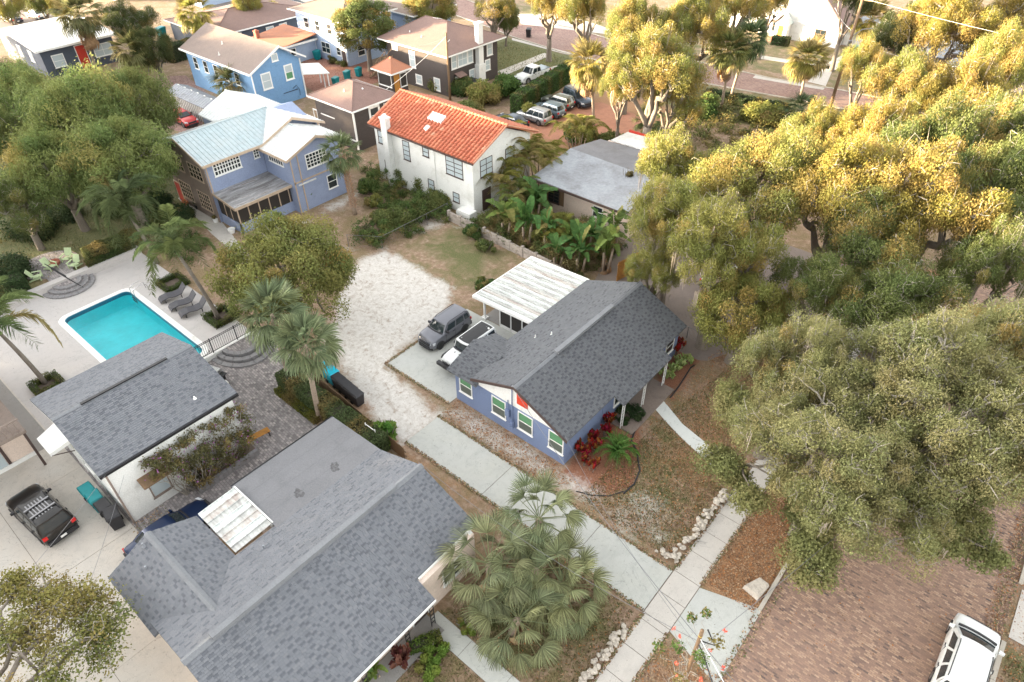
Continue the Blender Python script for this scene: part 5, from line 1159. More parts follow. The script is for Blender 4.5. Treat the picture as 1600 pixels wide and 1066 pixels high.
for x, y in ((-78.3, 54.0), (-82.3, 55.5), (-80.3, 54.7)): mb.box(x-.06, x+.06, y-.06, y+.06, 0, 2.5)
part('canopy_posts', mb, M['trim'], H)

# ================================================================== 9. blue and white two-storey with the orange roofed wing
H = thing('corner_blue_house', 'tall blue clapboard house with tan hip roof and low orange-roofed wing with brick court', 'house', (-90, 65, 0))
walls(H, -95.9, -84.6, 62.4, 71.5, 6.2, 'lit_siding') if 'lit_siding' in M else walls(H, -95.9, -84.6, 62.4, 71.5, 6.2, 'pale_blue')
hip_roof(H, -96.8, -83.9, 61.7, 72.2, 6.3, 7.9, 'x', mat='tan_roof')
walls(H, -99.0, -92.0, 56.4, 62.3, 2.7, 'pale_blue', name='wing_wall'); roof_slope(H, [(-99.6, 55.8, 2.8), (-91.4, 55.8, 2.8), (-91.4, 62.35, 3.5), (-99.6, 62.35, 3.5)], .14, 'orange_roof', name='wing_roof')
mb = MB(); mb.box(-91.42, -91.3, 55.8, 62.3, 2.6, 2.85); mb.box(-99.6, -91.4, 55.7, 55.79, 2.6, 2.82); part('fascia', mb, M['trim'], H); chimney(H, -98.3, 56.6, 2.8, 3.8, .6, 'brick_red')
for x in (-93.5, -90.8, -88.0): window(H, (x, 62.4, 4.0), 'y-', 1.0, 1.3)
window(H, (-92.6, 62.4, 1.2), 'y-', 1.0, 1.3) ; window(H, (-89.6, 62.4, 1.1), 'y-', 1.9, 1.4, 2, 2); window(H, (-86.6, 62.4, 1.3), 'y-', .8, 1.0); door(H, (-85.4, 62.4, .05), 'y-', col='dark_trim'); window(H, (-92.0, 58.2, 1.2), 'x+', .9, .9)
window(H, (-84.6, 64.5, 3.9), 'x+', 1.0, 1.3); window(H, (-84.6, 65, 1.1), 'x+', 1.2, 1.3)
for k in range(2):
    Q = thing('corner_shrub', ('round clipped shrub by the blue house door, nearer the carport', 'round clipped shrub by the blue house door, at the wall corner')[k], 'shrub', G(517+k*18, 99+k*7))
    o = link('foliage', bush_mesh(90+k, 1.0, 1.0, 1.3, 2200), Q); o.color = (.08, .09, .03, .3)
H = thing('red_door_house', 'pale blue house behind the big tree with a crimson door and grey hip roof', 'house', (-84, 78, 0))
walls(H, -96, -83.0, 74.5, 82.5, 5.0, 'pale_blue'); hip_roof(H, -96.8, -82.2, 73.8, 83.2, 5.1, 6.6, 'x', mat='tan_roof'); door(H, (-83.0, 78.6, 2.2), 'x+', 1.3, 2.2, 'crimson', label='crimson door'); window(H, (-83.0, 76.2, 2.8), 'x+', 1.0, 1.4); window(H, (-83.0, 81.2, 2.8), 'x+', 1.0, 1.4)

# ================================================================== 10. dark brown two-storey with hip roof
H = thing('dark_hip_house', 'dark brown two-storey house with pinkish brown hip roof, white chimney and white window trim', 'house', (-70, 68, 0))
walls(H, -76.2, -64.7, 63.0, 73.0, 5.35, 'brown_wall'); hip_roof(H, -77.1, -63.8, 62.2, 73.9, 5.45, 7.7, 'x', mat='brown_roof', r0=-73.3, r1=-69.2)
mb = MB(); mb.box(-64.68, -63.9, 68.3, 69.6, 0, 2.9); mb.box(-64.68, -64.0, 68.5, 69.4, 2.901, 8.0); mb.box(-64.75, -63.9, 68.4, 69.5, 8.001, 8.2); part('chimney', mb, M['white'], H)
for (y, w, h, z, c_) in ((64.4, .8, 1.5, 3.4, 1), (66.0, 1.6, 1.5, 3.4, 2), (67.5, .8, 1.5, 3.4, 1), (71.4, .9, 1.5, 3.5, 1), (67.7, .8, 1.2, 1.1, 1), (70.9, .8, 1.2, 1.6, 1)): window(H, (-64.7, y, z), 'x+', w, h, c_, 2, glass=('blind',), fw=.14)
for (x, w, h, z) in ((-74.6, .9, .9, 4.3), (-71.2, .9, 1.9, 2.6), (-70.2, 1.0, 1.0, .6), (-66.7, .9, 1.4, .5)): window(H, (x, 63.0, z), 'y-', w, h, 1, 2, glass=('blind',), fw=.14)
door(H, (-64.7, 65.0, .1), 'x+', .9, 2.0, 'white'); mb = MB(); mb.prism([(-64.65, 64.3, 2.7), (-63.7, 64.3, 2.4), (-63.7, 65.8, 2.4), (-64.65, 65.8, 2.7)], .1); part('door_hood', mb, M['brown_roof'], H)
for x, y, z in ((-73, 64.6, 6.3), (-70.4, 64.3, 6.2)): vent_pipe(H, (x, y, z), .3)
mb = MB(); mb.box(-64.6, -62.6, 66.0, 67.4, 0, 1.5); part('utility_box', mb, M['black'], H)
mb = MB(); mb.prism([(-71.9, 68.0, 7.75), (-70.9, 68.0, 7.75), (-70.9, 68.9, 7.5), (-71.9, 68.9, 7.5)], .05); part('skylight', mb, M['white'], H)
# wooden outside stair and small roofed box
S_ = thing('outside_stair', 'weathered wooden staircase climbing the brown wall behind the little orange roof', 'staircase', (-76, 61.5, 0))
for k in range(14):
    mb = MB(); x = -78.3+k*.28; mb.box(x, x+.3, 61.0, 62.1, .25+k*.25, .3+k*.25); part('tread', mb, M['wood'], S_)
mb = MB()
for y in (60.95, 62.1): mb.hexa([(-78.3, y, 0), (-74.2, y, 3.5), (-74.2, y+.06, 3.5), (-78.3, y+.06, 0)], [(-78.3, y, .25), (-74.2, y, 3.75), (-74.2, y+.06, 3.75), (-78.3, y+.06, .25)]); mb.hexa([(-78.3, y, .95), (-74.2, y, 4.5), (-74.2, y+.05, 4.5), (-78.3, y+.05, .95)], [(-78.3, y, 1.05), (-74.2, y, 4.6), (-74.2, y+.05, 4.6), (-78.3, y+.05, 1.05)])
part('stringer', mb, M['wood'], S_)
mb = MB()
for k in range(8): mb.box(-78.2+k*.55, -78.12+k*.55, 60.95, 61.02, .2+k*.48, 1.1+k*.48)
part('baluster', mb, M['wood'], S_)
B_ = thing('orange_roof_box', 'little pavilion with orange pyramid roof, white framed windows and plywood door', 'shed', (-69, 57.5, 0))
walls(B_, -70.9, -68.0, 56.5, 59.0, 4.0, 'brown_wall'); hip_roof(B_, -71.5, -67.5, 56.0, 59.5, 4.1, 5.4, 'x', mat='orange_roof', r0=-69.6, r1=-69.4)
window(B_, (-69.5, 56.5, 2.2), 'y-', 2.4, 1.4, 1, 1, glass=('screen',)); window(B_, (-68.0, 58.3, 2.0), 'x+', 1.0, 1.6, 1, 1, glass=('screen',)); mb = MB(); wbox(mb, (-68.0, 57.2, .2), 'x+', -.5, .4, 0, 3.6, 0, .06); part('plywood_door', mb, M['fence_wood'], B_)

# ================================================================== 11. grey bungalow with worn low roof
H = thing('grey_bungalow', 'low cream bungalow with worn grey metal roof and brown shuttered window', 'house', (-33, 52, 0))
walls(H, -36.6, -26.6, 47.2, 59.0, 3.0, 'cream')
z1, z2 = 3.2, 3.85
roof_slope(H, [(-37.2, 46.6, z1), (-26.4, 46.4, z1), (-26.4, 52.6, z2), (-37.4, 53.1, z2)], .14, 'grey_metal'); roof_slope(H, [(-27.0, 59.0, z1), (-37.2, 58.2, z1), (-37.4, 53.1, z2), (-26.4, 52.6, z2)], .14, M['dark_flat'] if 'dark_flat' in M else 'grey_metal')
mb = MB(); mb.box(-37.2, -26.4, 46.33, 46.39, 3.0, 3.22); part('fascia', mb, M['dark_trim'], H)
roof_slope(H, [(-36.0, 58.4, 3.35), (-29.0, 58.6, 3.35), (-29.0, 62.0, 3.2), (-36.0, 61.6, 3.2)], .1, 'white_metal', name='patio_roof')
mb = MB(); mb.box(-36.0, -29.0, 61.9, 62.1, 3.05, 3.3); mb.box(-29.1, -28.95, 58.5, 62.0, 3.05, 3.3); part('red_edge', mb, M['red_paint'], H)
window(H, (-34.9, 47.2, 1.1), 'y-', 1.2, 1.4, 2, 4, frame='dark_trim'); mb = MB(); wbox(mb, (-35.85, 47.2, 1.0), 'y-', -.25, .25, 0, 1.6, 0, .05); part('shutter', mb, M['wood'], H); mb = MB(); wbox(mb, (-33.95, 47.2, 1.0), 'y-', -.25, .25, 0, 1.6, 0, .05); part('shutter', mb, M['wood'], H)
window(H, (-29.8, 47.2, 1.3), 'y-', 1.0, 1.0)

# ================================================================== 12-16 far houses
def far_house(name, label, x0, x1, y0, y1, h, zr, wall, roof, kind='hip', axis='x', wins=(), loc=None):
    H = thing(name, label, 'house', ((x0+x1)/2, (y0+y1)/2, 0)); 
    if kind == 'hip': walls(H, x0+.6, x1-.6, y0+.6, y1-.6, h-.1, wall); hip_roof(H, x0, x1, y0, y1, h, zr, axis, mat=roof)
    elif kind == 'flat':
        walls(H, x0+.6, x1-.6, y0+.6, y1-.6, h-.05, wall); roof_slope(H, [(x1, y0, h), (x1, y1, h), ((x0+x1)/2, y1, zr), ((x0+x1)/2, y0, zr)], .2, roof); roof_slope(H, [(x0, y1, h), (x0, y0, h), ((x0+x1)/2, y0, zr), ((x0+x1)/2, y1, zr)], .2, roof)
        mb = MB(); mb.box(x1+.01, x1+.06, y0, y1, h-.25, h+.02); mb.hexa([(x0, y0-.05, h-.25), ((x0+x1)/2, y0-.05, zr-.25), ((x0+x1)/2, y0-.01, zr-.25), (x0, y0-.01, h-.25)], [(x0, y0-.05, h), ((x0+x1)/2, y0-.05, zr), ((x0+x1)/2, y0-.01, zr), (x0, y0-.01, h)]); mb.hexa([((x0+x1)/2, y0-.05, zr-.25), (x1, y0-.05, h-.25), (x1, y0-.01, h-.25), ((x0+x1)/2, y0-.01, zr-.25)], [((x0+x1)/2, y0-.05, zr), (x1, y0-.05, h), (x1, y0-.01, h), ((x0+x1)/2, y0-.01, zr)]); part('fascia', mb, M['trim'], H)
    else: walls(H, x0+.5, x1-.5, y0+.5, y1-.5, h-.1, wall, gable=(axis, (x0+x1)/2 if axis == 'y' else (y0+y1)/2, zr-.2)); gable_roof(H, axis, y0 if axis == 'y' else x0, y1 if axis == 'y' else x1, (x0+x1)/2 if axis == 'y' else (y0+y1)/2, x0 if axis == 'y' else y0, x1 if axis == 'y' else y1, h, zr, h, .14, mat=roof, cap=None)
    for (f, s, z, w, hh) in wins:
        c = {'x+': (x1-(.6 if kind != 'gable' else .5), s, z), 'y-': (s, y0+(.6 if kind != 'gable' else .5), z)}[f]; window(H, c, f, w, hh, 1 if w < 1.5 else 2, 2, glass=('blind',), fw=.12)
    return H
H = far_house('red_door_bungalow', 'slate grey bungalow with bright white roof and red front door, top left', -129.5, -113.2, 31.3, 42.6, 3.9, 4.7, 'navy_wall', 'white_metal', 'flat', wins=(('x+', 33.9, 1.2, 1.4, 1.5), ('x+', 40.2, 1.3, 2.4, 1.5), ('y-', -126, 1.6, 1.2, 1.3), ('y-', -122, 1.6, 1.2, 1.3), ('y-', -118, 1.6, 1.2, 1.3)))
door(H, (-113.8, 37.2, .1), 'x+', 1.3, 3.2, 'red_paint', label='bright red front door')
H = far_house('long_low_house', 'long low grey house with pinkish roof behind the tall golden palm', -118.5, -103.5, 52.5, 73, 3.0, 4.4, 'navy_wall', 'brown_roof', 'hip', 'y', wins=(('x+', 56.5, 1.0, 1.6, 1.4), ('x+', 62.5, 1.0, 1.2, 1.2), ('x+', 65, 1.0, 1.2, 1.2), ('x+', 70, 1.0, 1.6, 1.2), ('y-', -110, 1.0, 1.4, 1.3)))
H = far_house('back_row_house', 'low dark house with tan roof beyond the small golden palms at the top', -122, -106, 78, 96, 3.2, 4.6, 'navy_wall', 'tan_roof', 'hip', 'y', wins=(('x+', 82, 1.0, 1.6, 1.3), ('x+', 87, 1.0, 1.6, 1.3), ('x+', 92, 1.0, 1.6, 1.3)))
H = far_house('teal_roof_house', 'far house with pale teal roof at the top edge left of centre', -150, -132, 66, 84, 3.2, 4.8, 'pale_blue', 'teal_metal', 'hip', 'y')
H = far_house('far_white_house', 'far white roofed house at the top edge above the car park', -165, -150, 58, 70, 3.2, 4.6, 'cream', 'white_metal', 'flat')
H = thing('white_gable_house', 'white cottage across the street with steep sunlit gable, brown roof and teal porch roof', 'house', (-39, 118, 0))
walls(H, -45.3, -32.6, 116.5, 131, 3.2, 'white', gable=('y', -39.2, 9.6))
roof_slope(H, [(-32.0, 116.1, 3.1), (-32.0, 131.5, 3.1), (-39.2, 131.5, 10.0), (-39.2, 116.1, 10.0)], .2, 'brown_roof'); roof_slope(H, [(-46.0, 131.5, 3.1), (-46.0, 116.1, 3.1), (-39.2, 116.1, 10.0), (-39.2, 131.5, 10.0)], .2, 'brown_roof')
for x in (-45.4, -43.6): window(H, (x+.8, 116.5, .9), 'y-', 1.0, 1.5, 1, 2, frame='wood')
walls(H, -42.3, -40.3, 115.0, 116.45, 2.6, 'white', gable=('y', -41.3, 3.7), name='porch_wall'); roof_slope(H, [(-40.0, 114.7, 2.6), (-40.0, 116.6, 2.6), (-41.3, 116.6, 4.0), (-41.3, 114.7, 4.0)], .12, 'teal_metal', name='porch_roof'); roof_slope(H, [(-42.6, 116.6, 2.6), (-42.6, 114.7, 2.6), (-41.3, 114.7, 4.0), (-41.3, 116.6, 4.0)], .12, 'brown_roof', name='porch_roof'); door(H, (-41.3, 115.0, .2), 'y-', .9, 2.0, 'fence_wood')
mb = MB(); 
for k in range(3): mb.box(-42.6-.0, -40.0, 113.6+k*.4, 115.0, 0, .16*(k+1))
part('brick_steps', mb, M['brick_red'], H); walls(H, -52, -45.4, 117, 128, 3.0, 'white', name='side_wing'); roof_slope(H, [(-52.5, 116.5, 3.1), (-45.4, 116.5, 3.1), (-45.4, 122, 4.6), (-52.5, 122, 4.6)], .15, 'brown_roof', name='wing_roof'); walls(H, -32.5, -29.5, 119, 126, 2.6, 'white', name='lean_to'); roof_slope(H, [(-29.2, 118.6, 2.5), (-29.2, 126.4, 2.5), (-32.2, 126.4, 3.2), (-32.2, 118.6, 3.2)], .12, 'grey_metal', name='lean_to_roof')
window(H, (-35.5, 116.5, .9), 'y-', 1.6, 1.3, 2, 2, frame='wood')
for i, (a, lab) in enumerate(((( -8, 104, 110, 120), 'pale house under the golden oaks at the upper right'), ((20, 34, 108, 122), 'grey roofed house under the oaks at the far upper right'))):
    far_house('oak_side_house', lab, a[0]-12 if i == 0 else a[0], a[0]+2 if i == 0 else a[1], a[2]-2, a[3], 3.0, 4.6, 'cream', 'grey_metal', 'hip')
# long storage shed
S_ = thing('storage_shed', 'long narrow storage shed with grey metal roof beside the parked red car', 'shed', (-85, 38.6, 0))
walls(S_, -89.0, -80.0, 37.3, 39.6, 2.2, 'shed_wall', gable=('x', 38.5, 2.7))
roof_slope(S_, [(-89.2, 37.0, 2.25), (-79.8, 37.0, 2.25), (-79.8, 38.5, 2.85), (-89.2, 38.5, 2.85)], .07, 'grey_metal', seam=.5); roof_slope(S_, [(-79.8, 40.0, 2.25), (-89.2, 40.0, 2.25), (-89.2, 38.5, 2.85), (-79.8, 38.5, 2.85)], .07, 'grey_metal', seam=.5)
mb = MB()
for k in range(6): mb.box(-88.6+k*1.55, -88.3+k*1.55, 38.45, 38.55, 2.87, 2.95)
part('ridge_clips', mb, M['white'], S_)
mb = MB()
for k in range(19): mb.box(-88.9+k*.48, -88.87+k*.48, 37.25, 37.3, 0, 2.15)
part('siding_battens', mb, M['trim'], S_)
# ------------------------------------------------------------------ vehicles: x forward, origin on the road under the middle
def lerp(a, b, t): return a+(b-a)*t
def interp(tab, x):
    for (x0, a), (x1, b) in zip(tab[:-1], tab[1:]):
        if x <= x1: return tuple(lerp(p, q, max(0, (x-x0)/(x1-x0))) for p, q in zip(a, b)) if isinstance(a, tuple) else lerp(a, b, max(0, (x-x0)/(x1-x0)))
    return tab[-1][1]
def car(label, cat, pos, rz, paint, L=4.5, W=1.85, H=1.7, hood=1.0, belt=1.05, cowl=.17, wst=.02, rear=-.47, rtr=-.42, name='parked_car', win=((.04, .28), (.31, .60), (.63, .93)), lowclad=True,
        roof=None, rails=False, deck=None, wheel=.34, rimc='rim', group=None, plate=True, side_glass='glass', rear_glass=True, roof_w=.24, tail=None, bump='blackp', rack=False, grille='blackp'):
    t = thing(name, label, cat, pos, rz, group); w = W/2; z0 = .22
    deck = deck if deck is not None else belt
    top = [(-.5, .62), (-.49, min(deck, .95)), (-.465, deck-.03), (-.40, deck), (rear, deck), (rear+.03, belt if deck == belt else deck), (cowl, hood+.03), (.30, hood), (.42, hood-.07), (.465, hood-.17), (.49, .62), (.5, .5)]
    top = sorted(top); wid = [(-.5, .78), (-.48, .90), (-.44, .97), (-.3, 1), (.3, 1), (.42, .97), (.47, .90), (.5, .72)]
    mb = MB(); xs = [-.5, -.49, -.47, -.44, -.38, -.3, -.15, 0, .1, .17, .24, .32, .40, .45, .475, .49, .5]; rings = []
    for f in xs:
        zt = interp(top, f); k = interp(wid, f)*w; x = f*L; zl = z0+(.12 if abs(f) > .47 else 0); sh = min(.16, (zt-zl)*.3)
        half = [(k-.10, zl), (k-.01, zl+.12), (k, lerp(zl, zt, .5)), (k-.02, zt-sh), (k-.07, zt-sh*.35), (k-.17, zt-.01), (k*.45, zt+.025)]
        rings.append([(x, -y, z) for y, z in half]+[(x, y, z) for y, z in half[::-1]])
    n = len(rings[0])
    for a, b in zip(rings[:-1], rings[1:]):
        for j in range(n): mb.face([a[j], a[(j+1) % n], b[(j+1) % n], b[j]])
    mb.face(rings[0]); mb.face(rings[-1][::-1])
    me = mb.mesh('body', paint); bmw(me); body = link('body', me, t)
    # greenhouse
    gb = [(rear*L, w-.07), (cowl*L, w-.09)]; gt = [(rtr*L, w-roof_w), (wst*L, w-roof_w-.02)]; zb, zr = belt-.04, H-.05
    def side(s, u, sgn, off=0.0):   # s: rear->front, u: belt->roof
        xb, yb = lerp(gb[0][0], gb[1][0], s), lerp(gb[0][1], gb[1][1], s); xt, yt = lerp(gt[0][0], gt[1][0], s), lerp(gt[0][1], gt[1][1], s)
        bul = .035*math.sin(math.pi*u); return Vector((lerp(xb, xt, u), sgn*(lerp(yb, yt, u)+bul+off), lerp(zb, zr, u)+off*.3))
    def end(fr, v, u, off=0.0):     # windscreen / back light; v: -1..1
        k = 1 if fr else 0; y = lerp(gb[k][1], gt[k][1], u)*v; bow = .10*(1-v*v)*(1 if fr else -.5); return Vector((lerp(gb[k][0], gt[k][0], u)+bow+off*(1 if fr else -1), y, lerp(zb, zr, u)+off*.6))
    mb = MB(); ns, nu = 8, 4
    for sgn in (-1, 1):
        for i in range(ns):
            for j in range(nu): mb.face([side(i/ns, j/nu, sgn), side((i+1)/ns, j/nu, sgn), side((i+1)/ns, (j+1)/nu, sgn), side(i/ns, (j+1)/nu, sgn)][::sgn])
    for fr in (0, 1):
        for i in range(8):
            v0, v1 = -1+i/4, -1+(i+1)/4
            for j in range(nu): mb.face([end(fr, v0, j/nu), end(fr, v1, j/nu), end(fr, v1, (j+1)/nu), end(fr, v0, (j+1)/nu)])
    nx_, ny_ = 8, 8; roofp = lambda a, b: Vector((lerp(end(0, b, 1).x, end(1, b, 1).x, a), lerp(side(0, 1, 1).y, side(1, 1, 1).y, a)*b, zr+.05*(1-b**4)*(1-(2*a-1)**6)))
    for i in range(nx_):
        for j in range(ny_): b0, b1 = -1+2*j/ny_, -1+2*(j+1)/ny_; mb.face([roofp(i/nx_, b0), roofp((i+1)/nx_, b0), roofp((i+1)/nx_, b1), roofp(i/nx_, b1)])
    me = mb.mesh('cabin', paint); bmw(me); link('cabin', me, t)
    gl = M[side_glass]
    for sgn in (-1, 1):
        for (a, b) in win:
            m2 = MB()
            for i in range(2):
                s0, s1 = lerp(a, b, i/2), lerp(a, b, (i+1)/2)
                for j in range(3): u0, u1 = .10+.74*j/3, .10+.74*(j+1)/3; m2.face([side(s0, u0, sgn, .012), side(s1, u0, sgn, .012), side(s1, u1, sgn, .012), side(s0, u1, sgn, .012)][::sgn])
            link('side_window', m2.mesh('side_window', gl, smooth=True), t)
    for fr, nm in ((1, 'windscreen'), (0, 'rear_window')):
        if not fr and not rear_glass: continue
        m2 = MB()
        for i in range(6):
            v0, v1 = -.88+1.76*i/6, -.88+1.76*(i+1)/6
            for j in range(3): u0, u1 = .10+.80*j/3, .10+.80*(j+1)/3; m2.face([end(fr, v0, u0, .012), end(fr, v1, u0, .012), end(fr, v1, u1, .012), end(fr, v0, u1, .012)])
        link(nm, m2.mesh(nm, M['glass'], smooth=True), t)
    if roof is not None:
        m2 = MB(); a0, a1, bb = roof[1:]
        for i in range(4):
            for j in range(4): q = [roofp(lerp(a0, a1, (i+x)/4), lerp(-bb, bb, (j+y)/4))+Vector((0, 0, .012)) for x, y in ((0, 0), (1, 0), (1, 1), (0, 1))]; m2.face(q)
        link('roof_panel', m2.mesh('roof_panel', M[roof[0]], smooth=True), t)
    # wheels with arches
    for fx in (-.30, .31):
        for sgn in (-1, 1):
            y = sgn*(w-.12); m2 = MB(); m2.tube([(fx*L, y-sgn*.10, wheel), (fx*L, y+sgn*.10, wheel), (fx*L, y+sgn*.125, wheel)], [wheel, wheel, wheel*.9], 18)
            wo = link('wheel', m2.mesh('wheel', M['tyre']), t); m3 = MB(); m3.tube([(fx*L, y+sgn*.12, wheel), (fx*L, y+sgn*.131, wheel)], [wheel*.66, wheel*.60], 14); m3.tube([(fx*L, y+sgn*.13, wheel), (fx*L, y+sgn*.14, wheel)], wheel*.16, 8)
            link('rim', m3.mesh('rim', M[rimc]), wo)
            m4 = MB(); pts = []; R0, R1 = wheel*1.02, wheel*1.24
            for k in range(11):
                a = math.pi*k/10; pts.append((a, R0, R1))
            for k in range(10):
                a, b = pts[k][0], pts[k+1][0]; f = lambda ang, r_, yy: (fx*L+r_*math.cos(ang), yy, wheel+r_*math.sin(ang))
                y1, y2 = sgn*(w-.03), sgn*(w+.018)
                m4.hexa([f(a, R0, y1), f(b, R0, y1), f(b, R1, y1), f(a, R1, y1)], [f(a, R0, y2), f(b, R0, y2), f(b, R1, y2), f(a, R1, y2)])
            m4.tube([(fx*L, sgn*(w-.05), wheel), (fx*L, sgn*(w+.006), wheel)], R0, 16)
            link('wheel_arch', m4.mesh('wheel_arch', M['blackp'] if lowclad else M['tyre']), t)
    for sgn in (-1, 1):
        m2 = MB(); m2.hexa([(.455*L, sgn*(w-.32), .66), (.49*L, sgn*(w-.32), .66), (.462*L, sgn*(w-.07), .66), (.43*L, sgn*(w-.03), .66)], [(.44*L, sgn*(w-.32), .84), (.472*L, sgn*(w-.32), .82), (.452*L, sgn*(w-.08), .84), (.41*L, sgn*(w-.03), .86)])
        link('headlight', m2.mesh('headlight', M['lamp_clear']), t)
        zt = tail or deck-.3; m2 = MB(); m2.box(-.498*L, -.475*L, *sorted((sgn*(w-.30), sgn*(w-.06))), zt, zt+.2); link('tail_light', m2.mesh('tail_light', M['lamp_red']), t)
        m2 = MB(); x = cowl*L-.28; m2.hexa([(x-.08, sgn*(w-.04), belt+.03), (x+.08, sgn*(w-.04), belt+.03), (x+.06, sgn*(w+.17), belt+.03), (x-.06, sgn*(w+.17), belt+.03)], [(x-.08, sgn*(w-.04), belt+.17), (x+.08, sgn*(w-.04), belt+.17), (x+.04, sgn*(w+.17), belt+.16), (x-.06, sgn*(w+.17), belt+.16)]); link('mirror', m2.mesh('mirror', M['blackp'] if lowclad else paint), t)
        m2 = MB()
        for s in (.33, .66): p = side(s, 0, sgn); m2.box(p.x-.09, p.x+.09, *sorted((sgn*(w-.01), sgn*(w+.03))), belt-.2, belt-.165)
        link('door_handles', m2.mesh('door_handles', M['blackp']), t)
    m2 = MB(); m2.hexa([(.47*L, -w*.86, .24), (.515*L, -w*.55, .24), (.515*L, w*.55, .24), (.47*L, w*.86, .24)], [(.47*L, -w*.86, .50), (.515*L, -w*.55, .50), (.515*L, w*.55, .50), (.47*L, w*.86, .50)]); m2.box(-.515*L, -.47*L, -w*.86, w*.86, .26, .56); link('bumper', m2.mesh('bumper', M[bump]), t)
    m2 = MB(); m2.box(.475*L, .503*L, -w*.55, w*.55, .56, .74); link('grille', m2.mesh('grille', M[grille]), t)
    m2 = MB()
    for i in range(6): v0, v1 = -.9+1.8*i/6, -.9+1.8*(i+1)/6; a, b2 = end(1, v0, 0, .02), end(1, v1, 0, .02); m2.hexa([a, b2, b2+Vector((.09, 0, 0)), a+Vector((.09, 0, 0))], [a+Vector((0, 0, .10)), b2+Vector((0, 0, .10)), b2+Vector((.09, 0, .09)), a+Vector((.09, 0, .09))])
    link('wiper_tray', m2.mesh('wiper_tray', M['blackp']), t)
    m2 = MB()
    for sgn in (-1, 1):
        for s in (.02, .30, .615, .95): p = side(s, 0, sgn); m2.box(p.x-.009, p.x+.009, *sorted((sgn*(w-.025), sgn*(w+.004))), .42, belt-.09)
    link('door_seams', m2.mesh('door_seams', M['blackp']), t)
    if plate: m2 = MB(); m2.box(-.522*L, -.5155*L, -.16, .16, .42, .55); link('number_plate', m2.mesh('number_plate', M['trim']), t)
    if lowclad: m2 = MB(); [m2.box(-.24*L, .24*L, *sorted((sgn*(w-.03), sgn*(w+.012))), .24, .42) for sgn in (-1, 1)]; link('sill_trim', m2.mesh('sill_trim', M['blackp']), t)
    if rails:
        for sgn in (-1, 1): m2 = MB(); m2.tube([side(.06, 1, sgn)+Vector((0, -sgn*.03, .0)), side(.12, 1, sgn)+Vector((0, -sgn*.03, .09)), side(.85, 1, sgn)+Vector((0, -sgn*.03, .09)), side(.95, 1, sgn)+Vector((0, -sgn*.03, .0))], .025, 5); link('roof_rail', m2.mesh('roof_rail', M['blackp']), t)
    if rack:
        for s in (.3, .62): m2 = MB(); a, b = side(s, 1, -1), side(s, 1, 1); m2.box(a.x-.05, a.x+.05, a.y+.03, b.y-.03, zr+.09, zr+.13); link('cross_bar', m2.mesh('cross_bar', M['rim']), t)
        m2 = MB()
        for k in range(6): y = -.42+k*.165; m2.box(lerp(rtr, wst, .2)*L, lerp(rtr, wst, .8)*L, y, y+.06, zr+.052, zr+.07)
        link('roof_strips', m2.mesh('roof_strips', M['rim']), t)
    return t
def bmw(me):
    import bmesh
    bm = bmesh.new(); bm.from_mesh(me); bmesh.ops.remove_doubles(bm, verts=bm.verts, dist=.002); bmesh.ops.recalc_face_normals(bm, faces=bm.faces)
    for f in bm.faces: f.smooth = True
    bm.to_mesh(me); bm.free(); me.set_sharp_from_angle(angle=rad(38))
PT = {k: m_car('paint_'+k, c, mt) for k, c, mt in (('graphite', (0.17, 0.175, 0.20), .4), ('white', (0.78, 0.80, 0.79), 0), ('black', (0.008, 0.007, 0.0065), .2), ('navy', (0.008, 0.022, 0.07), .3), ('silver', (0.40, 0.41, 0.42), .6), ('steelblue', (0.20, 0.27, 0.32), .5), ('olive', (0.22, 0.23, 0.20), .5), ('red', (0.50, 0.03, 0.03), .1), ('gunmetal', (0.06, 0.08, 0.11), .4))}
E_ = M['frame_black'] = m_plain('jeep_black', (0.02, 0.02, 0.022), .5)
car('grey boxy SUV parked on the pad left of the white jeep', 'SUV', (-29.55, 26.75, .05), -math.pi/2, PT['graphite'], L=4.25, W=1.82, H=1.69, hood=1.08, belt=1.10, cowl=.20, wst=.09, rear=-.475, rtr=-.44, rails=True, rimc='rim_dark', win=((.05, .22), (.26, .56), (.60, .92)), roof_w=.22)
jp = car('white jeep with black top parked by the blue bungalow', 'jeep', (-26.45, 26.15, .05), -math.pi/2, PT['white'], L=4.5, W=1.62, H=1.84, hood=1.10, belt=1.16, cowl=.17, wst=.13, rear=-.485, rtr=-.465, roof=('frame_black', .03, .95, .86), wheel=.40, rimc='rim_dark', win=((.04, .28), (.32, .60), (.64, .94)), roof_w=.16, name='jeep')
for fx in (-.30, .31):
    for sgn in (-1, 1):
        mb = MB(); x = fx*4.5; mb.hexa([(x-.55, sgn*.70, .78), (x+.55, sgn*.70, .74), (x+.55, sgn*.95, .70), (x-.55, sgn*.95, .74)], [(x-.42, sgn*.70, .92), (x+.42, sgn*.70, .92), (x+.38, sgn*.95, .90), (x-.38, sgn*.95, .90)]); link('fender', mb.mesh('fender', M['frame_black']), jp)
mb = MB(); mb.box(2.2, 2.48, -.86, .86, .5, .74); link('front_bumper', mb.mesh('front_bumper', M['frame_black']), jp)
mb = MB()
for i in range(7): mb.box(2.262, 2.29, -.42+i*.13, -.36+i*.13, .76, 1.0)
link('grille_slots', mb.mesh('grille_slots', M['frame_black']), jp)
for s in (-.22, .22): mb = MB(); mb.box(1.15, 1.27, s-.03, s+.03, 1.115, 1.145); link('bonnet_catch', mb.mesh('bonnet_catch', M['frame_black']), jp)
mb = MB(); mb.box(.72, .84, -.6, .6, 1.135, 1.165); link('cowl_vent', mb.mesh('cowl_vent', M['frame_black']), jp)
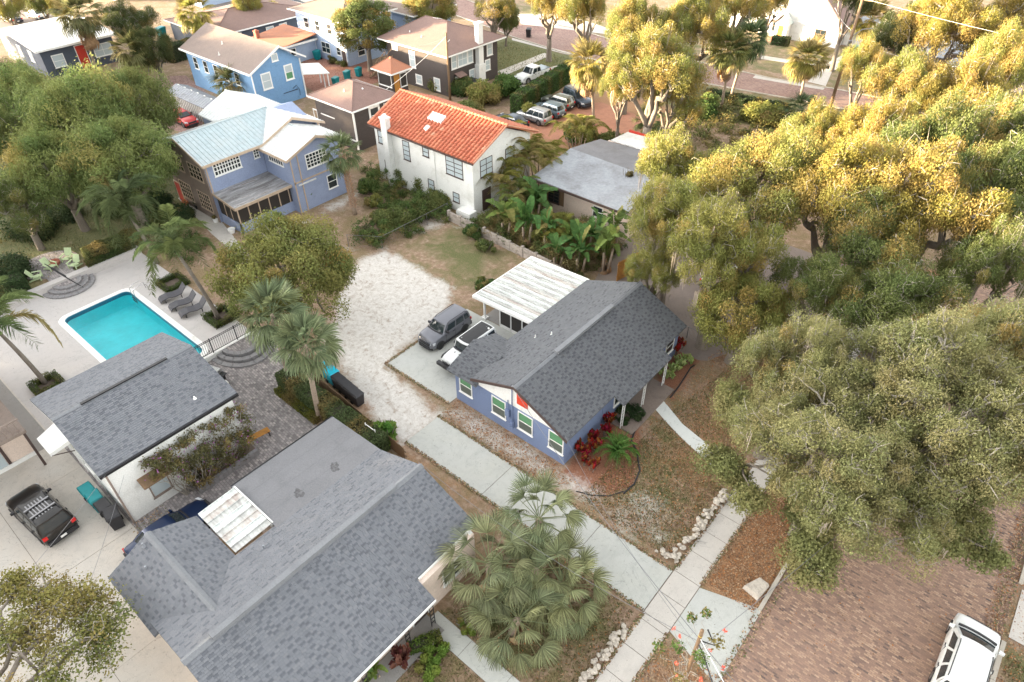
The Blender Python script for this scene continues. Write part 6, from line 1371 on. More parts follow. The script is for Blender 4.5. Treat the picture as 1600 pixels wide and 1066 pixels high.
car('black SUV with roof rack parked on the concrete court at left', 'SUV', (-35.45, .18, .03), math.pi+rad(5), PT['black'], L=4.65, W=1.9, H=1.78, hood=1.06, belt=1.08, cowl=.19, wst=.06, rear=-.475, rtr=-.42, rails=True, rack=True, rimc='rim', lowclad=True)
car('big white SUV parked on the brick street, bottom right corner', 'SUV', (6.72, 24.75, .02), math.pi/2, PT['white'], L=4.95, W=2.0, H=1.80, hood=1.08, belt=1.12, cowl=.265, wst=.06, rear=-.48, rtr=-.44, rails=True, lowclad=False, win=((.05, .29), (.34, .58), (.63, .90)), rimc='rim', roof_w=.28)
car('dark blue car half hidden beside the side gable of the grey roof', 'car', (-28.55, 4.35, .03), math.pi/2, PT['navy'], L=4.7, W=1.8, H=1.42, hood=.90, belt=.94, cowl=.18, wst=.04, rear=-.36, rtr=-.22, deck=.95, rimc='rim', lowclad=False)
GL = 'cars parked on the bark car park'
car('silver van-like SUV, nearest the tile roof in the bark car park', 'SUV', (-50.7, 63.8, 0), math.pi, PT['silver'], L=4.7, W=1.85, H=1.8, rails=True, group=GL)
car('steel blue SUV, second from the tile roof in the bark car park', 'SUV', (-50.7, 66.6, 0), math.pi, PT['steelblue'], L=4.5, W=1.82, H=1.66, rails=True, group=GL)
car('olive grey SUV between steel blue SUV and the dark angled one', 'SUV', (-51.4, 69.5, 0), math.pi, PT['olive'], L=4.5, W=1.8, H=1.65, group=GL)
car('dark SUV with white pillars facing out at the far end of the car park', 'SUV', (-50.0, 72.0, 0), rad(-18), PT['gunmetal'], L=4.7, W=1.9, H=1.85, rails=True, roof=('rim', .05, .95, .8), group=GL)
car('dark car behind the red tiled ridge, front of the row', 'car', (-52.0, 60.9, 0), math.pi, PT['gunmetal'], L=4.5, W=1.8, H=1.45, rear=-.38, rtr=-.25, belt=.95, hood=.9, group=GL)
pk = car('white pickup truck with covered bed on the driveway behind the hedge', 'pickup truck', (-60.3, 75.3, .03), -math.pi/2-.08, PT['white'], L=5.8, W=2.0, H=1.9, hood=1.12, belt=1.18, cowl=.17, wst=.08, rear=-.16, rtr=-.13, win=((.05, .45), (.5, .93)), wheel=.4, name='pickup_truck')
mb = MB(); mb.box(-2.8, -1.02, -.88, .88, 1.185, 1.23); link('bed_cover', mb.mesh('bed_cover', PT['steelblue']), pk)
car('red car with white bonnet by the long shed', 'car', (-83.6, 35.7, 0), 0, PT['red'], L=4.4, W=1.8, H=1.5, rear=-.40, rtr=-.3)
car('white sedan behind the white-roofed bungalow, top left corner', 'car', (-149.2, 43.9, .02), math.pi+.15, PT['white'], L=4.8, W=1.85, H=1.48, rear=-.38, rtr=-.22, belt=.96, hood=.92)
car('dark sedan next to the white one, at the top left edge', 'car', (-149.8, 40.0, .02), math.pi+.1, PT['gunmetal'], L=4.8, W=1.85, H=1.46, rear=-.38, rtr=-.22, belt=.96, hood=.92)
car('white and black car glimpsed under the oak behind the bungalow roof', 'car', (-16.3, 46.6, .02), 1.2, PT['white'], L=4.5, W=1.8, H=1.5, rear=-.38, rtr=-.25, belt=.98)
car('pale car under the upper right oaks beside the cross street', 'car', G(1478, 122, .6).to_2d().to_3d(), .4, PT['silver'], L=4.6, W=1.8, H=1.5)
car('white car under the oaks at the right edge of the cross street', 'car', G(1535, 88, .6).to_2d().to_3d(), .1, PT['white'], L=4.6, W=1.8, H=1.5)
M['tile_blue'] = m_plain('blue_tile', (.03, .16, .26), .3); M['terra'] = m_plain('terracotta_pot', (.5, .17, .07), .8); M['navy_pl'] = m_plain('blue_plastic', (.03, .08, .3), .5); M['lime'] = m_plain('pale_green_wood', (0.46, 0.56, 0.33), .6); M['rim_bright'] = NB('steel').fin((.6, .6, .6), .25, .9)
M['charcoal'] = m_plain('charcoal_wicker', (0.075, 0.075, 0.085), .8, var=.2, scale=20)
WATER = NB('pool_water'); _n = WATER.n
_gl = _n('ShaderNodeBsdfGlossy'); _gl.inputs['Roughness'].default_value = .03; _tr = _n('ShaderNodeBsdfTransparent'); _tr.inputs['Color'].default_value = (.62, .95, .97, 1)
_fr = _n('ShaderNodeFresnel'); _fr.inputs['IOR'].default_value = 1.36; _mx = _n('ShaderNodeMixShader')
_bp = _n('ShaderNodeBump'); _bp.inputs['Strength'].default_value = .9; _bp.inputs['Distance'].default_value = .05; WATER.l(WATER.noise(3.2, 4, .6, dist=.6), _bp.inputs['Height'])
WATER.l(_bp.outputs[0], _gl.inputs['Normal']); WATER.l(_bp.outputs[0], _fr.inputs['Normal']); WATER.l(_fr.outputs[0], _mx.inputs[0]); WATER.l(_tr.outputs[0], _mx.inputs[1]); WATER.l(_gl.outputs[0], _mx.inputs[2]); WATER.l(_mx.outputs[0], WATER.out.inputs['Surface'])
M['water'] = WATER.m
P_ = thing('swimming_pool', 'turquoise rectangular swimming pool with rounded corners and white coping', 'swimming pool', (-48, 11.4, 0))
def rrect(x0, x1, y0, y1, r, z, n=6):
    out = []
    for cx, cy, a0 in ((x1-r, y1-r, 0), (x0+r, y1-r, 90), (x0+r, y0+r, 180), (x1-r, y0+r, 270)):
        for k in range(n+1): a = rad(a0+90*k/n); out.append((cx+r*math.cos(a), cy+r*math.sin(a), z))
    return out
o_, i_ = rrect(-54.5, -41.5, 8.4, 14.45, .9, .07), rrect(-54.08, -41.9, 8.82, 14.03, .6, .07)
k = len(o_)
for s in range(0, k, 4):
    mb = MB()
    for j in range(s, min(s+4, k)):
        a, b, c, d = o_[j], o_[(j+1) % k], i_[(j+1) % k], i_[j]; mb.hexa([(q[0], q[1], -.02) for q in (a, b, c, d)], [a, b, c, d])
    part('coping', mb, M['white'], P_)
mb = MB(); low = [(p[0], p[1], -1.35) for p in i_]; top_ = [(p[0], p[1], .03) for p in i_]
for j in range(k): mb.face([top_[j], top_[(j+1) % k], low[(j+1) % k], low[j]])
mb.face(low); part('basin', mb, M['basin'], P_)
mb = MB()
for j in range(k):
    a, b = i_[j], i_[(j+1) % k]; f = lambda p, e, z: (p[0]+(-48-p[0])*e, p[1]+(11.4-p[1])*e, z)
    mb.hexa([f(a, .0005, -.3), f(b, .0005, -.3), f(b, .004, -.3), f(a, .004, -.3)], [f(a, .0005, .02), f(b, .0005, .02), f(b, .004, .02), f(a, .004, .02)])
part('tile_band', mb, M['tile_blue'], P_)
mb = MB(); mb.box(-43.4, -42.3, 8.9, 13.95, -1.34, -.45); mb.box(-43.42, -43.38, 8.9, 13.95, -.449, -.44); part('underwater_bench', mb, M['basin'], P_)
mb = MB(); mb.face([(p[0], p[1], -.08) for p in i_]); part('water', mb, M['water'], P_)
mb = MB()
for k2 in range(9): a = k2*.7; mb.tube([(-46.9, 11.2, -1.3), (-46.9+.45*math.cos(a), 11.2+.45*math.sin(a), -1.3)], .06, 4)
part('floor_drain', mb, M['black'], P_)
L_ = thing('pool_ladder', 'pair of bright steel pool ladder rails at the upper pool corner', 'ladder', (-52.9, 14.4, 0))
for x in (-53.2, -52.6):
    mb = MB(); mb.tube([(x, 15.2, .0), (x, 15.15, .6), (x, 14.9, .85), (x, 14.3, .85), (x, 14.0, .6), (x, 13.95, -.6)], .03, 6); part('rail', mb, M['rim_bright'], L_, smooth=True)
for z in (-.25, -.5): mb = MB(); mb.box(-53.2, -52.6, 13.88, 14.0, z, z+.03); part('step', mb, M['rim_bright'], L_)
# low white wall of the upper garden and half-round steps
mb = MB(); mb.hexa([(-59.3, 3.0, 0), (-58.6, 3.0, 0), (-58.6, 17.6, 0), (-59.3, 17.6, 0)], [(-59.3, 3.0, .62), (-58.65, 3.0, .62), (-58.65, 17.6, .62), (-59.3, 17.6, .62)]); solo('garden_wall', mb, M['conc_pool'], 'low pale retaining wall between pool terrace and upper garden', 'wall')
S_ = thing('half_round_steps', 'half-round grey paver steps at the top edge of the pool terrace', 'steps', (-58.4, 11.2, 0))
for i, (r_, z) in enumerate(((2.05, .16), (1.6, .31), (1.15, .46))):
    mb = MB(); n = 12
    for j in range(n):
        a0, a1 = -math.pi/2+math.pi*j/n+.01, -math.pi/2+math.pi*(j+1)/n-.01
        f = lambda a, q: (-58.6+q*math.cos(a), 11.2+q*math.sin(a))
        mb.hexa([(*f(a0, r_-.35), 0), (*f(a1, r_-.35), 0), (*f(a1, r_), 0), (*f(a0, r_), 0)], [(*f(a0, r_-.35), z), (*f(a1, r_-.35), z), (*f(a1, r_), z), (*f(a0, r_), z)])
    part('step_edge', mb, M['grey_stone'], S_)
    mb = MB(); mb.prism([(-58.6+(r_-.36)*math.cos(-math.pi/2+math.pi*j/n), 11.2+(r_-.36)*math.sin(-math.pi/2+math.pi*j/n), z-.01-i*.001) for j in range(n+1)], z-.02); part('tread', mb, M['pavers'], S_)
mb = MB(); mb.prism([(-62.0+2.3*math.cos(a*math.pi/10), 11.3+2.3*math.sin(a*math.pi/10), .585) for a in range(20)], .05); mb.prism([(-61, 10.2, .58), (-59.35, 10.2, .58), (-59.35, 12.3, .58), (-61, 12.3, .58)], .04); struct('round_patio', mb, M['pavers'])
mb = MB(); mb.tube([(-57.0, 11.9, .0), (-57.6, 11.2, 1.1), (-58.3, 10.6, 2.2)], [.03, .05, .09], 6); mb.tube([(-57.7, 11.12, 1.3), (-58.55, 10.35, 2.6)], [.10, .03], 6); solo('folded_parasol', mb, M['black'], 'slanting folded black parasol standing on the half-round steps', 'parasol')
# adirondack chairs
def adirondack(loc, rz, label):
    t = thing('garden_chair', label, 'chair', loc, rz, 'pale green chairs round the fire pit')
    for i in range(5): mb = MB(); x = -.26+i*.13; mb.hexa([(x-.055, -.28, .36), (x+.055, -.28, .36), (x+.055, -.30, .34), (x-.055, -.30, .34)], [(x-.055-.01*(i-2), -.62, 1.0), (x+.055, -.62, 1.0), (x+.055, -.64, 1.0), (x-.055, -.64, 1.0)]); link('back_slat', mb.mesh('back_slat', M['lime']), t)
    for i in range(5): mb = MB(); y = -.25+i*.14; mb.box(-.3, .3, y, y+.115, .26+i*.025, .285+i*.025); link('seat_slat', mb.mesh('seat_slat', M['lime']), t)
    for s in (-1, 1):
        mb = MB(); mb.box(*sorted((s*.32, s*.46)), -.35, .40, .55, .58); link('armrest', mb.mesh('armrest', M['lime']), t)
        mb = MB(); mb.box(*sorted((s*.34, s*.38)), .28, .38, 0, .55); link('leg', mb.mesh('leg', M['lime']), t)
        mb = MB(); mb.hexa([(s*.30, -.6, 0), (s*.34, -.6, 0), (s*.34, .35, .2), (s*.30, .35, .2)], [(s*.30, -.6, .12), (s*.34, -.6, .12), (s*.34, .35, .36), (s*.30, .35, .36)]); link('leg', mb.mesh('leg', M['lime']), t)
    t.scale = (.95,)*3; return t
M['lime'] = m_plain('pale_green_wood', (0.46, 0.56, 0.33), .6); M['rim_bright'] = NB('steel').fin((.6, .6, .6), .25, .9)
for (x, y, lab, a) in ((58, 434, 'pale green garden chair, leftmost, in front of the hedge', -.5), (80, 418, 'pale green garden chair, second from left, behind the fire pit', -1.2), (106, 405, 'pale green garden chair farthest from the pool', -2.4), (117, 415, 'pale green garden chair at the right of the paved circle', -2.6)):
    adirondack(G(x, y, .75)-Vector((0, 0, .16)), a, lab)
mb = MB(); mb.lathe((-61.8, 11.6, .585), [(.45, 0), (.5, .25), (.38, .3), (.3, .12)], 12); solo('fire_pit', mb, M['brick_red'], 'small round rusty fire bowl among the pale green chairs', 'fire pit')
# loungers
def lounger(loc, rz, label):
    t = thing('sun_lounger', label, 'lounger', loc, rz, 'grey loungers by the pool')
    mb = MB(); pts = [(-.95, .16), (-.8, .34), (-.35, .42), (.15, .34), (.55, .40), (.95, .85)]
    for (a, za), (b, zb) in zip(pts[:-1], pts[1:]): mb.hexa([(a, -.36, za-.07), (b, -.36, zb-.07), (b, .36, zb-.07), (a, .36, za-.07)], [(a, -.36, za), (b, -.36, zb), (b, .36, zb), (a, .36, za)])
    link('seat', mb.mesh('seat', M['charcoal']), t)
    for x in (-.6, .5):
        for y in (-.3, .3): mb = MB(); mb.tube([(x, y, 0), (x, y, .32)], .03, 5); link('leg', mb.mesh('leg', M['black']), t)
    t.scale = (1.15,)*3
M['charcoal'] = m_plain('charcoal_wicker', (0.075, 0.075, 0.085), .8, var=.2, scale=20)
for x, y, l in ((270, 462, 'dark grey wave lounger farthest along the pool edge'), (286, 474, 'dark grey wave lounger in the middle of three'), (302, 484, 'dark grey wave lounger nearest the square palm hedge')): lounger(G(x, y, .3)-Vector((0, 0, .27)), rad(78), l)
# square planters clipped round the palms
def ring_hedge(c, w, label, seed):
    t = thing('planter_hedge', label, 'hedge', (c[0], c[1], 0))
    for i, (dx, dy, L_, rz) in enumerate(((0, -w/2, w+.4, 0), (0, w/2, w+.4, 0), (-w/2, 0, w-.4, math.pi/2), (w/2, 0, w-.4, math.pi/2))):
        o = link('foliage', hedge_mesh(seed+i, L_, .45, .5, int(1300*w/2), (.08, .05)), t); o.location = (dx, dy, 0); o.rotation_euler = (0, 0, rz); o.color = (.085, .115, .03, .1)
        m2 = MB(); m2.box(-L_/2+.1, L_/2-.1, -.12, .12, 0, .38); c2 = link('stems', m2.mesh('stems', M['hedge_core']), t); c2.location = o.location; c2.rotation_euler = o.rotation_euler
    m2 = MB(); m2.box(-w/2, w/2, -w/2, w/2, .0, .06); link('soil', m2.mesh('soil', M['joint']), t)
ring_hedge((-44.6, 17.0), 1.7, 'square clipped hedge round the palm base by the loungers', 11); ring_hedge((-51.9, 16.9), 1.7, 'square clipped hedge left of the loungers', 21); ring_hedge((-46.9, 4.9), 1.5, 'square clipped hedge round the palm behind the pool house', 31)
# steps with landing from the pool gate to the patio
mb = MB(); mb.box(-40.95, -40.65, 12.4, 18.0, 0, .42); solo('gate_wall', mb, M['white'], 'low white wall under the black pool fence', 'wall')
S_ = thing('patio_steps', 'broad curved grey paver steps below the black fence', 'steps', (-38.9, 16.4, 0))
for i, (r_, z) in enumerate(((2.9, .14), (2.3, .28), (1.7, .42))):
    for j in range(9):
        a0, a1 = -math.pi/2+math.pi*j/9+.01, -math.pi/2+math.pi*(j+1)/9-.01; f = lambda a, q: (-40.6+q*math.cos(a)*1.0, 16.0+q*.78*math.sin(a)); mb = MB()
        mb.hexa([(*f(a0, r_-.42), 0), (*f(a1, r_-.42), 0), (*f(a1, r_), 0), (*f(a0, r_), 0)], [(*f(a0, r_-.42), z), (*f(a1, r_-.42), z), (*f(a1, r_), z), (*f(a0, r_), z)]); part('stone', mb, M['grey_stone'], S_)
mb = MB(); mb.prism([(-40.6+1.27*math.cos(-math.pi/2+math.pi*j/9), 16.0+1.0*math.sin(-math.pi/2+math.pi*j/9), .41) for j in range(10)], .4); part('landing', mb, M['pavers'], S_)
def metal_fence(p, q, label, h=1.25, z=.42, step=.16):
    p, q = Vector(p), Vector(q); d = q-p; L_ = d.length; d.normalize(); t = thing('metal_fence', label, 'fence', p)
    def bar(a, b, r_, nm): mb = MB(); mb.tube([a, b], r_, 4); part(nm, mb, M['black'], t)
    for zz in (.12, h-.12, h): bar(p+Vector((0, 0, z+zz)), q+Vector((0, 0, z+zz)), .025, 'rail')
    n = int(L_/2)+1
    for i in range(n+1): a = p+d*(L_*i/n); bar(a+Vector((0, 0, 0)), a+Vector((0, 0, z+h+.08)), .045, 'post')
    for i in range(int(L_/step)): a = p+d*(step*(i+.5)); bar(a+Vector((0, 0, z+.1)), a+Vector((0, 0, z+h)), .014, 'bar')
metal_fence((-40.8, 12.2, 0), (-40.8, 18.1, 0), 'black metal bar fence beside the grill and patio steps')
metal_fence((-58.9, 2.9, 0), (-58.9, 6.2, 0), 'black metal bar fence at the left end of the garden wall', z=.6, h=.9)
# grill, gas bottle, bench
Q = thing('gas_grill', 'steel gas grill with black cart at the corner of the pool house roof', 'grill', (-38.3, 12.9, .04), .3)
mb = MB(); mb.box(-.5, .5, -.3, .3, .15, .8); link('cart', mb.mesh('cart', M['black']), Q); mb = MB(); mb.hexa([(-.45, -.28, .82), (.45, -.28, .82), (.45, .28, .82), (-.45, .28, .82)], [(-.43, -.12, 1.12), (.43, -.12, 1.12), (.43, .22, 1.12), (-.43, .22, 1.12)]); link('lid', mb.mesh('lid', M['rim_bright']), Q)
for s in (-1, 1): mb = MB(); mb.box(*sorted((s*.52, s*.85)), -.25, .25, .8, .84); link('side_shelf', mb.mesh('side_shelf', M['black']), Q)
mb = MB(); mb.lathe((-37.3, 13.0, .05), [(.14, 0), (.17, .08), (.17, .35), (.1, .45), (.06, .52)], 10); solo('gas_bottle', mb, M['trim'], 'white gas bottle standing beside the grill', 'gas bottle', smooth=True)
Q = thing('wooden_bench', 'orange brown wooden bench on the paver patio by the vine', 'bench', (-31.3, 11.6, .04), rad(80))
for i in range(4): mb = MB(); mb.box(-.75, .75, -.24+i*.125, -.13+i*.125, .42, .46); link('seat_slat', mb.mesh('seat_slat', M['fence_wood']), Q)
for x in (-.65, .65):
    for y in (-.18, .18): mb = MB(); mb.box(x-.03, x+.03, y-.03, y+.03, 0, .42); link('leg', mb.mesh('leg', M['black']), Q)
# planter boxes along the garage wall
for (a, b, lab) in ((6.9, 10.9, 'long raised grey stone planter along the white garage wall'),):
    Q = thing('stone_planter', lab, 'planter', (-30.8, 8.9, 0))
    mb = MB(); n = 13
    for i in range(n): y0 = a+(b-a)*i/n; m2 = MB(); m2.box(-30.45, -30.2, y0+.01, a+(b-a)*(i+1)/n-.01, 0, .45); part('wall_stone', m2, M['grey_stone'], Q)
    mb.box(-31.3, -30.46, a, b, 0, .36); part('soil', mb, M['joint'], Q)
# fences and garden walls
def plank_fence(p, q, label, h=1.8, w=.15, mat='fence_wood', name='plank_fence'):
    p, q = Vector(p), Vector(q); d = q-p; L_ = d.length; d.normalize(); s = Vector((-d.y, d.x, 0)); t = thing(name, label, 'fence', p); n = int(L_/w)
    for i in range(n):
        a = p+d*(w*i+.008); b = p+d*(w*(i+1)-.008); hh = h+random.uniform(-.03, .03); mb = MB(); mb.hexa([a, b, b+s*.02, a+s*.02], [a+Vector((0, 0, hh)), b+Vector((0, 0, hh)), b+s*.02+Vector((0, 0, hh)), a+s*.02+Vector((0, 0, hh))]); part('plank', mb, M[mat], t)
    for z in (.4, h-.35): mb = MB(); a, b = p+s*.03+Vector((0, 0, z)), q+s*.03+Vector((0, 0, z)); mb.hexa([a, b, b+s*.04, a+s*.04], [a+Vector((0, 0, .09)), b+Vector((0, 0, .09)), b+s*.04+Vector((0, 0, .09)), a+s*.04+Vector((0, 0, .09))]); part('rail', mb, M[mat], t)
plank_fence(G(963, 440), G(1001, 420), 'orange wooden plank fence between banana plants and oak', 1.9, .17)
plank_fence((-33.2, 17.15, 0), (-22.7, 16.45, 0), 'weathered grey plank fence behind the long hedge', 1.15, .16, 'wood')
W_ = thing('block_wall', 'mildewed whitish block wall running down from the white house stoop', 'wall', (-37.5, 39.2, 0))
p, q = Vector((-41.6, 39.55, 0)), Vector((-27.4, 38.9, 0)); n = 9
for i in range(n):
    a, b = p.lerp(q, i/n), p.lerp(q, (i+1)/n); h = .95-.12*(i % 3 == 2); mb = MB(); mb.hexa([(a.x+.12, a.y-.09, 0), (b.x-.12, b.y-.09, 0), (b.x-.12, b.y+.09, 0), (a.x+.12, a.y+.09, 0)], [(a.x+.12, a.y-.09, h), (b.x-.12, b.y-.09, h), (b.x-.12, b.y+.09, h), (a.x+.12, a.y+.09, h)]); part('panel', mb, M['old_wall'], W_)
    mb = MB(); mb.box(a.x-.12, a.x+.119, a.y-.14, a.y+.14, 0, h+.12); part('pier', mb, M['old_wall'], W_)
def mesh_fence(p, q, label, h=1.2, n=None):
    p, q = Vector(p), Vector(q); L_ = (q-p).length; t = thing('wire_fence', label, 'fence', p); n = n or int(L_/2.2)
    for i in range(n+1): a = p.lerp(q, i/n); mb = MB(); mb.tube([a, a+Vector((0, 0, h+.05))], .03, 5); part('post', mb, M['rim'], t)
    mb = MB(); mb.tube([p+Vector((0, 0, h)), q+Vector((0, 0, h))], .022, 4); part('rail', mb, M['rim'], t)
    mb = MB(); k = int(L_/.35)
    for i in range(k):
        for s in (0, 1): a = p.lerp(q, min(1, (i+s)/k)); b = p.lerp(q, min(1, (i+1-s)/k)); mb.tube([a+Vector((0, 0, .02)), b+Vector((0, 0, h*.5)), a+Vector((0, 0, h))], .006, 3)
    part('mesh', mb, M['rim'], t, stuff=True)
mesh_fence(G(545, 385), G(598, 388), 'short wire fence below the overgrown corner of the sand yard')
mesh_fence(G(598, 388), G(700, 335), 'vine-covered wire fence between sand yard and periwinkle house')
mesh_fence(G(1018, 508), G(1130, 548), 'low wire fence behind the blue bungalow, beside the oak trunk', 1.0)
# rubble walls of coquina along the pavement
def rubble(p, q, label, seed, w=.45, h=.32):
    t = thing('rubble_wall', label, 'wall', ((p[0]+q[0])/2, (p[1]+q[1])/2, 0)); rng = random.Random(seed); L_ = (Vector(q)-Vector(p)).length; big = []
    n = int(L_*16); mbs = MB()
    for i in range(n):
        u = rng.random(); c = Vector(p).lerp(Vector(q), u); r_ = rng.uniform(.07, .165); x, y, z = c.x+rng.uniform(-w/2, w/2), c.y+rng.uniform(-.1, .1), rng.uniform(0, h)
        mb = MB() if r_ > .135 else mbs; V = []
        prof = [(r_*.7, 0), (r_*rng.uniform(.9, 1.25), r_*.3), (r_*rng.uniform(.7, 1.1), r_*.8), (r_*.5, r_*1.0)]; n0 = len(mb.v); mb.lathe((x, y, z-.03), prof, 6)
        for k in range(n0, len(mb.v)): v = mb.v[k]; mb.v[k] = (v[0]+rng.uniform(-.03, .03), v[1]+rng.uniform(-.03, .03), v[2]+rng.uniform(-.02, .02))
        if mb is not mbs: part('stone', mb, M['stone'], t)
    part('small_stones', mbs, M['stone'], t, stuff=True)
rubble((-6.62, 21.0), (-6.5, 27.0), 'long whitish rubble stone wall beside the sidewalk above the driveway', 3); rubble((-7.3, 20.9), (-6.7, 21.2), 'whitish rubble stone heap at the driveway corner', 9, .8)
rubble((-6.6, 9.0), (-6.5, 16.3), 'whitish rubble stone wall beside the sidewalk below the driveway', 5)
mb = MB(); mb.hexa([(-3.0, 21.9, .02), (-2.1, 21.75, .02), (-1.95, 22.9, .02), (-2.6, 23.0, .02)], [(-2.95, 21.95, .34), (-2.2, 21.85, .4), (-2.05, 22.8, .36), (-2.55, 22.9, .3)]); solo('stone_block', mb, M['stone'], 'single large pale stone block on the verge by the kerb', 'stone')
# bed edging: black lawn edging, in stretches
for lab, pts in (('curling black plastic edging round the big red plant bed', [(975, 770), (990, 757), (998, 735), (996, 705), (987, 690), (992, 672), (1010, 655)]), ('black plastic edging of the bed by the porch corner', [(1045, 622), (1058, 605), (1068, 590), (1080, 575), (1086, 570)]), ('thin dark edging at the lower rim of the red plant bed', [(902, 768), (925, 775), (950, 774), (972, 768)])):
    mb = MB(); q = [G(*p, .05) for p in pts]; mb.tube([v+Vector((random.uniform(-.08, .08), random.uniform(-.08, .08), 0)) for v in q], .055 if 'thin' not in lab else .03, 5); solo('lawn_edging', mb, M['blackp'], lab, 'edging')
# bins
def bin_(loc, rz, col, label, lid=None, s=1.0, group=None):
    t = thing('wheeled_bin', label, 'bin', loc, rz, group); mb = MB(); mb.hexa([(-.24, -.28, .08), (.24, -.28, .08), (.24, .25, .08), (-.24, .25, .08)], [(-.3, -.36, .95), (.3, -.36, .95), (.3, .36, .95), (-.3, .36, .95)]); link('tub', mb.mesh('tub', M[col]), t)
    mb = MB(); mb.hexa([(-.32, -.4, .96), (.32, -.4, .96), (.32, .38, .96), (-.32, .38, .96)], [(-.26, -.34, 1.04), (.26, -.34, 1.04), (.27, .34, 1.08), (-.27, .34, 1.08)]); link('lid', mb.mesh('lid', M[lid or col]), t)
    mb = MB(); mb.tube([(-.3, .42, .98), (.3, .42, .98)], .025, 5); link('handle', mb.mesh('handle', M['blackp']), t)
    for x in (-.26, .26): mb = MB(); mb.tube([(x-.03, .3, .12), (x+.03, .3, .12)], .12, 10); link('wheel', mb.mesh('wheel', M['tyre']), t)
    t.scale = (s,)*3; return t
bin_((-34.6, 2.55, .03), 1.57, 'teal', 'teal bin at the corner of the garage, second from the wall', s=1.15); bin_((-33.75, 2.6, .03), 1.5, 'teal', 'teal bin with pale label in front of the black bins', s=1.15)
bin_((-32.75, 2.65, .03), 1.57, 'blackp', 'black bin next to the teal ones by the white garage wall', s=1.15); bin_((-31.8, 2.7, .03), 1.4, 'blackp', 'black bin at the end of the row with white label', s=1.2)
bin_((-32.7, 18.15, 0), 1.6, 'cyan', 'bright cyan bin at the end of the plank fence', s=1.1); bin_((-31.9, 18.05, 0), 1.5, 'cyan', 'bright cyan bin touching the black trailer box', s=1.2)
for i, l in enumerate(('black bin beside the cyan bins along the plank fence', 'black bin in the middle of the fence row', 'black bin third along the plank fence', 'black bin nearest the leafy shrub, end of the fence row')): bin_((-31.1+i*.72, 17.98-i*.06, 0), 1.55, 'blackp', l, s=1.1)
bin_((-73.4, 90.6, .02), .5, 'blackp', 'black bin standing at the edge of the cross street', s=1.3)
bin_((-80.3, 58.6, .02), .2, 'teal', 'teal bin by the brick court, left of the pair', s=1.2); bin_((-80.1, 60.5, .02), .2, 'teal', 'teal bin by the brick court, right of the pair', s=1.2); bin_((-79.4, 55.9, .02), .2, 'teal', 'low teal bin beside the dark green deck', s=1.2)
bin_((-90.8, 61.4, .02), .2, 'teal', 'teal bin against the pale blue house wall', s=1.3); bin_((-119.5, 52.0, .02), .2, 'teal', 'large teal bin left of the tall golden palm', s=1.7); bin_((-28.8, 113.5, .02), .2, 'teal', 'teal bin at the side of the white gable house', s=1.6)
mb = MB(); mb.lathe((-25.4, 16.0, 0), [(.28, 0), (.3, .1), (.3, .8), (.26, .9)], 10); solo('blue_barrel', mb, M['navy_pl'], 'dark blue barrel at the flat roof corner', 'barrel', smooth=True); mb = MB()
for x in (-25.9, -25.0): mb.tube([(x, 16.1, 0), (x, 16.1, 1.6)], .04, 5)
mb.tube([(-25.9, 16.1, 1.5), (-25.0, 16.1, 1.5)], .03, 4); mb.tube([(-25.9, 16.1, .8), (-25.0, 16.1, .8)], .03, 4); solo('white_gate', mb, M['trim'], 'small white pipe gate behind the flat roof corner', 'gate')
M['navy_pl'] = m_plain('blue_plastic', (.03, .08, .3), .5)
# poles and wires
def pole(base, h, label, r=.15, lean=(0, 0)):
    t = thing('utility_pole', label, 'utility pole', base); mb = MB(); mb.tube([(0, 0, -.3), (lean[0], lean[1], h)], [r, r*.7], 8); link('pole', mb.mesh('pole', M['wood'], smooth=True), t); return t
pl = pole((-24.2, 91.5, 0), 14.0, 'tall brown utility pole beside the cross street, upper right', .22)
mb = MB(); mb.box(-1.2, 1.2, -.06, .06, 12.6, 12.75); link('cross_arm', mb.mesh('cross_arm', M['wood']), pl); mb = MB(); mb.tube([(0, 0, 8.5), (.8, .6, 9.4), (1.8, 1.2, 9.6)], .06, 5); link('lamp_arm', mb.mesh('lamp_arm', M['rim']), pl); mb = MB(); mb.lathe((0.1, -.25, 7.4), [(.2, 0), (.22, .8), (.1, .9)], 8); link('transformer', mb.mesh('transformer', M['rim']), pl)
p2 = pole((-63.6, 62.2, 0), 8.4, 'weathered utility pole in front of the dark brown house', .17); mb = MB(); mb.tube([(.1, .1, 7.3), (.35, .2, 7.6)], .06, 5); link('insulator', mb.mesh('insulator', M['trim']), p2)
FP = (-2.75, 14.55)
p3 = pole((FP[0], FP[1], 0), 7.0, 'flowering vine-wrapped utility pole by the street, bottom of the picture', .11); mb = MB(); mb.lathe((0, 0, 6.3), [(.075, 0), (.08, .3), (.04, .36)], 8); link('yellow_cap', mb.mesh('yellow_cap', m_plain('yellow_plastic', (.55, .42, .05), .5)), p3); mb = MB(); mb.tube([(0, 0, 6.0), (.5, -.3, 5.8), (1.5, -1.2, 5.6)], .03, 5); mb.tube([(0, 0, 6.2), (.6, .1, 6.4), (.1, .4, 6.6)], .035, 4); link('service_loop', mb.mesh('service_loop', M['blackp']), p3)
def wire(a, b, label, sag=.5, r=.010, mat='rim'):
    a, b = Vector(a), Vector(b); mb = MB(); mb.tube([a.lerp(b, i/14)-Vector((0, 0, sag*4*(i/14)*(1-i/14))) for i in range(15)], r, 4); return solo('wire', mb, M[mat], label, 'wire', loc=tuple(a))
wire((FP[0], FP[1], 6.3), (-19.15, 22.38, 4.4), 'dark service wire from the vine pole to the blue bungalow gable', .6, .015)
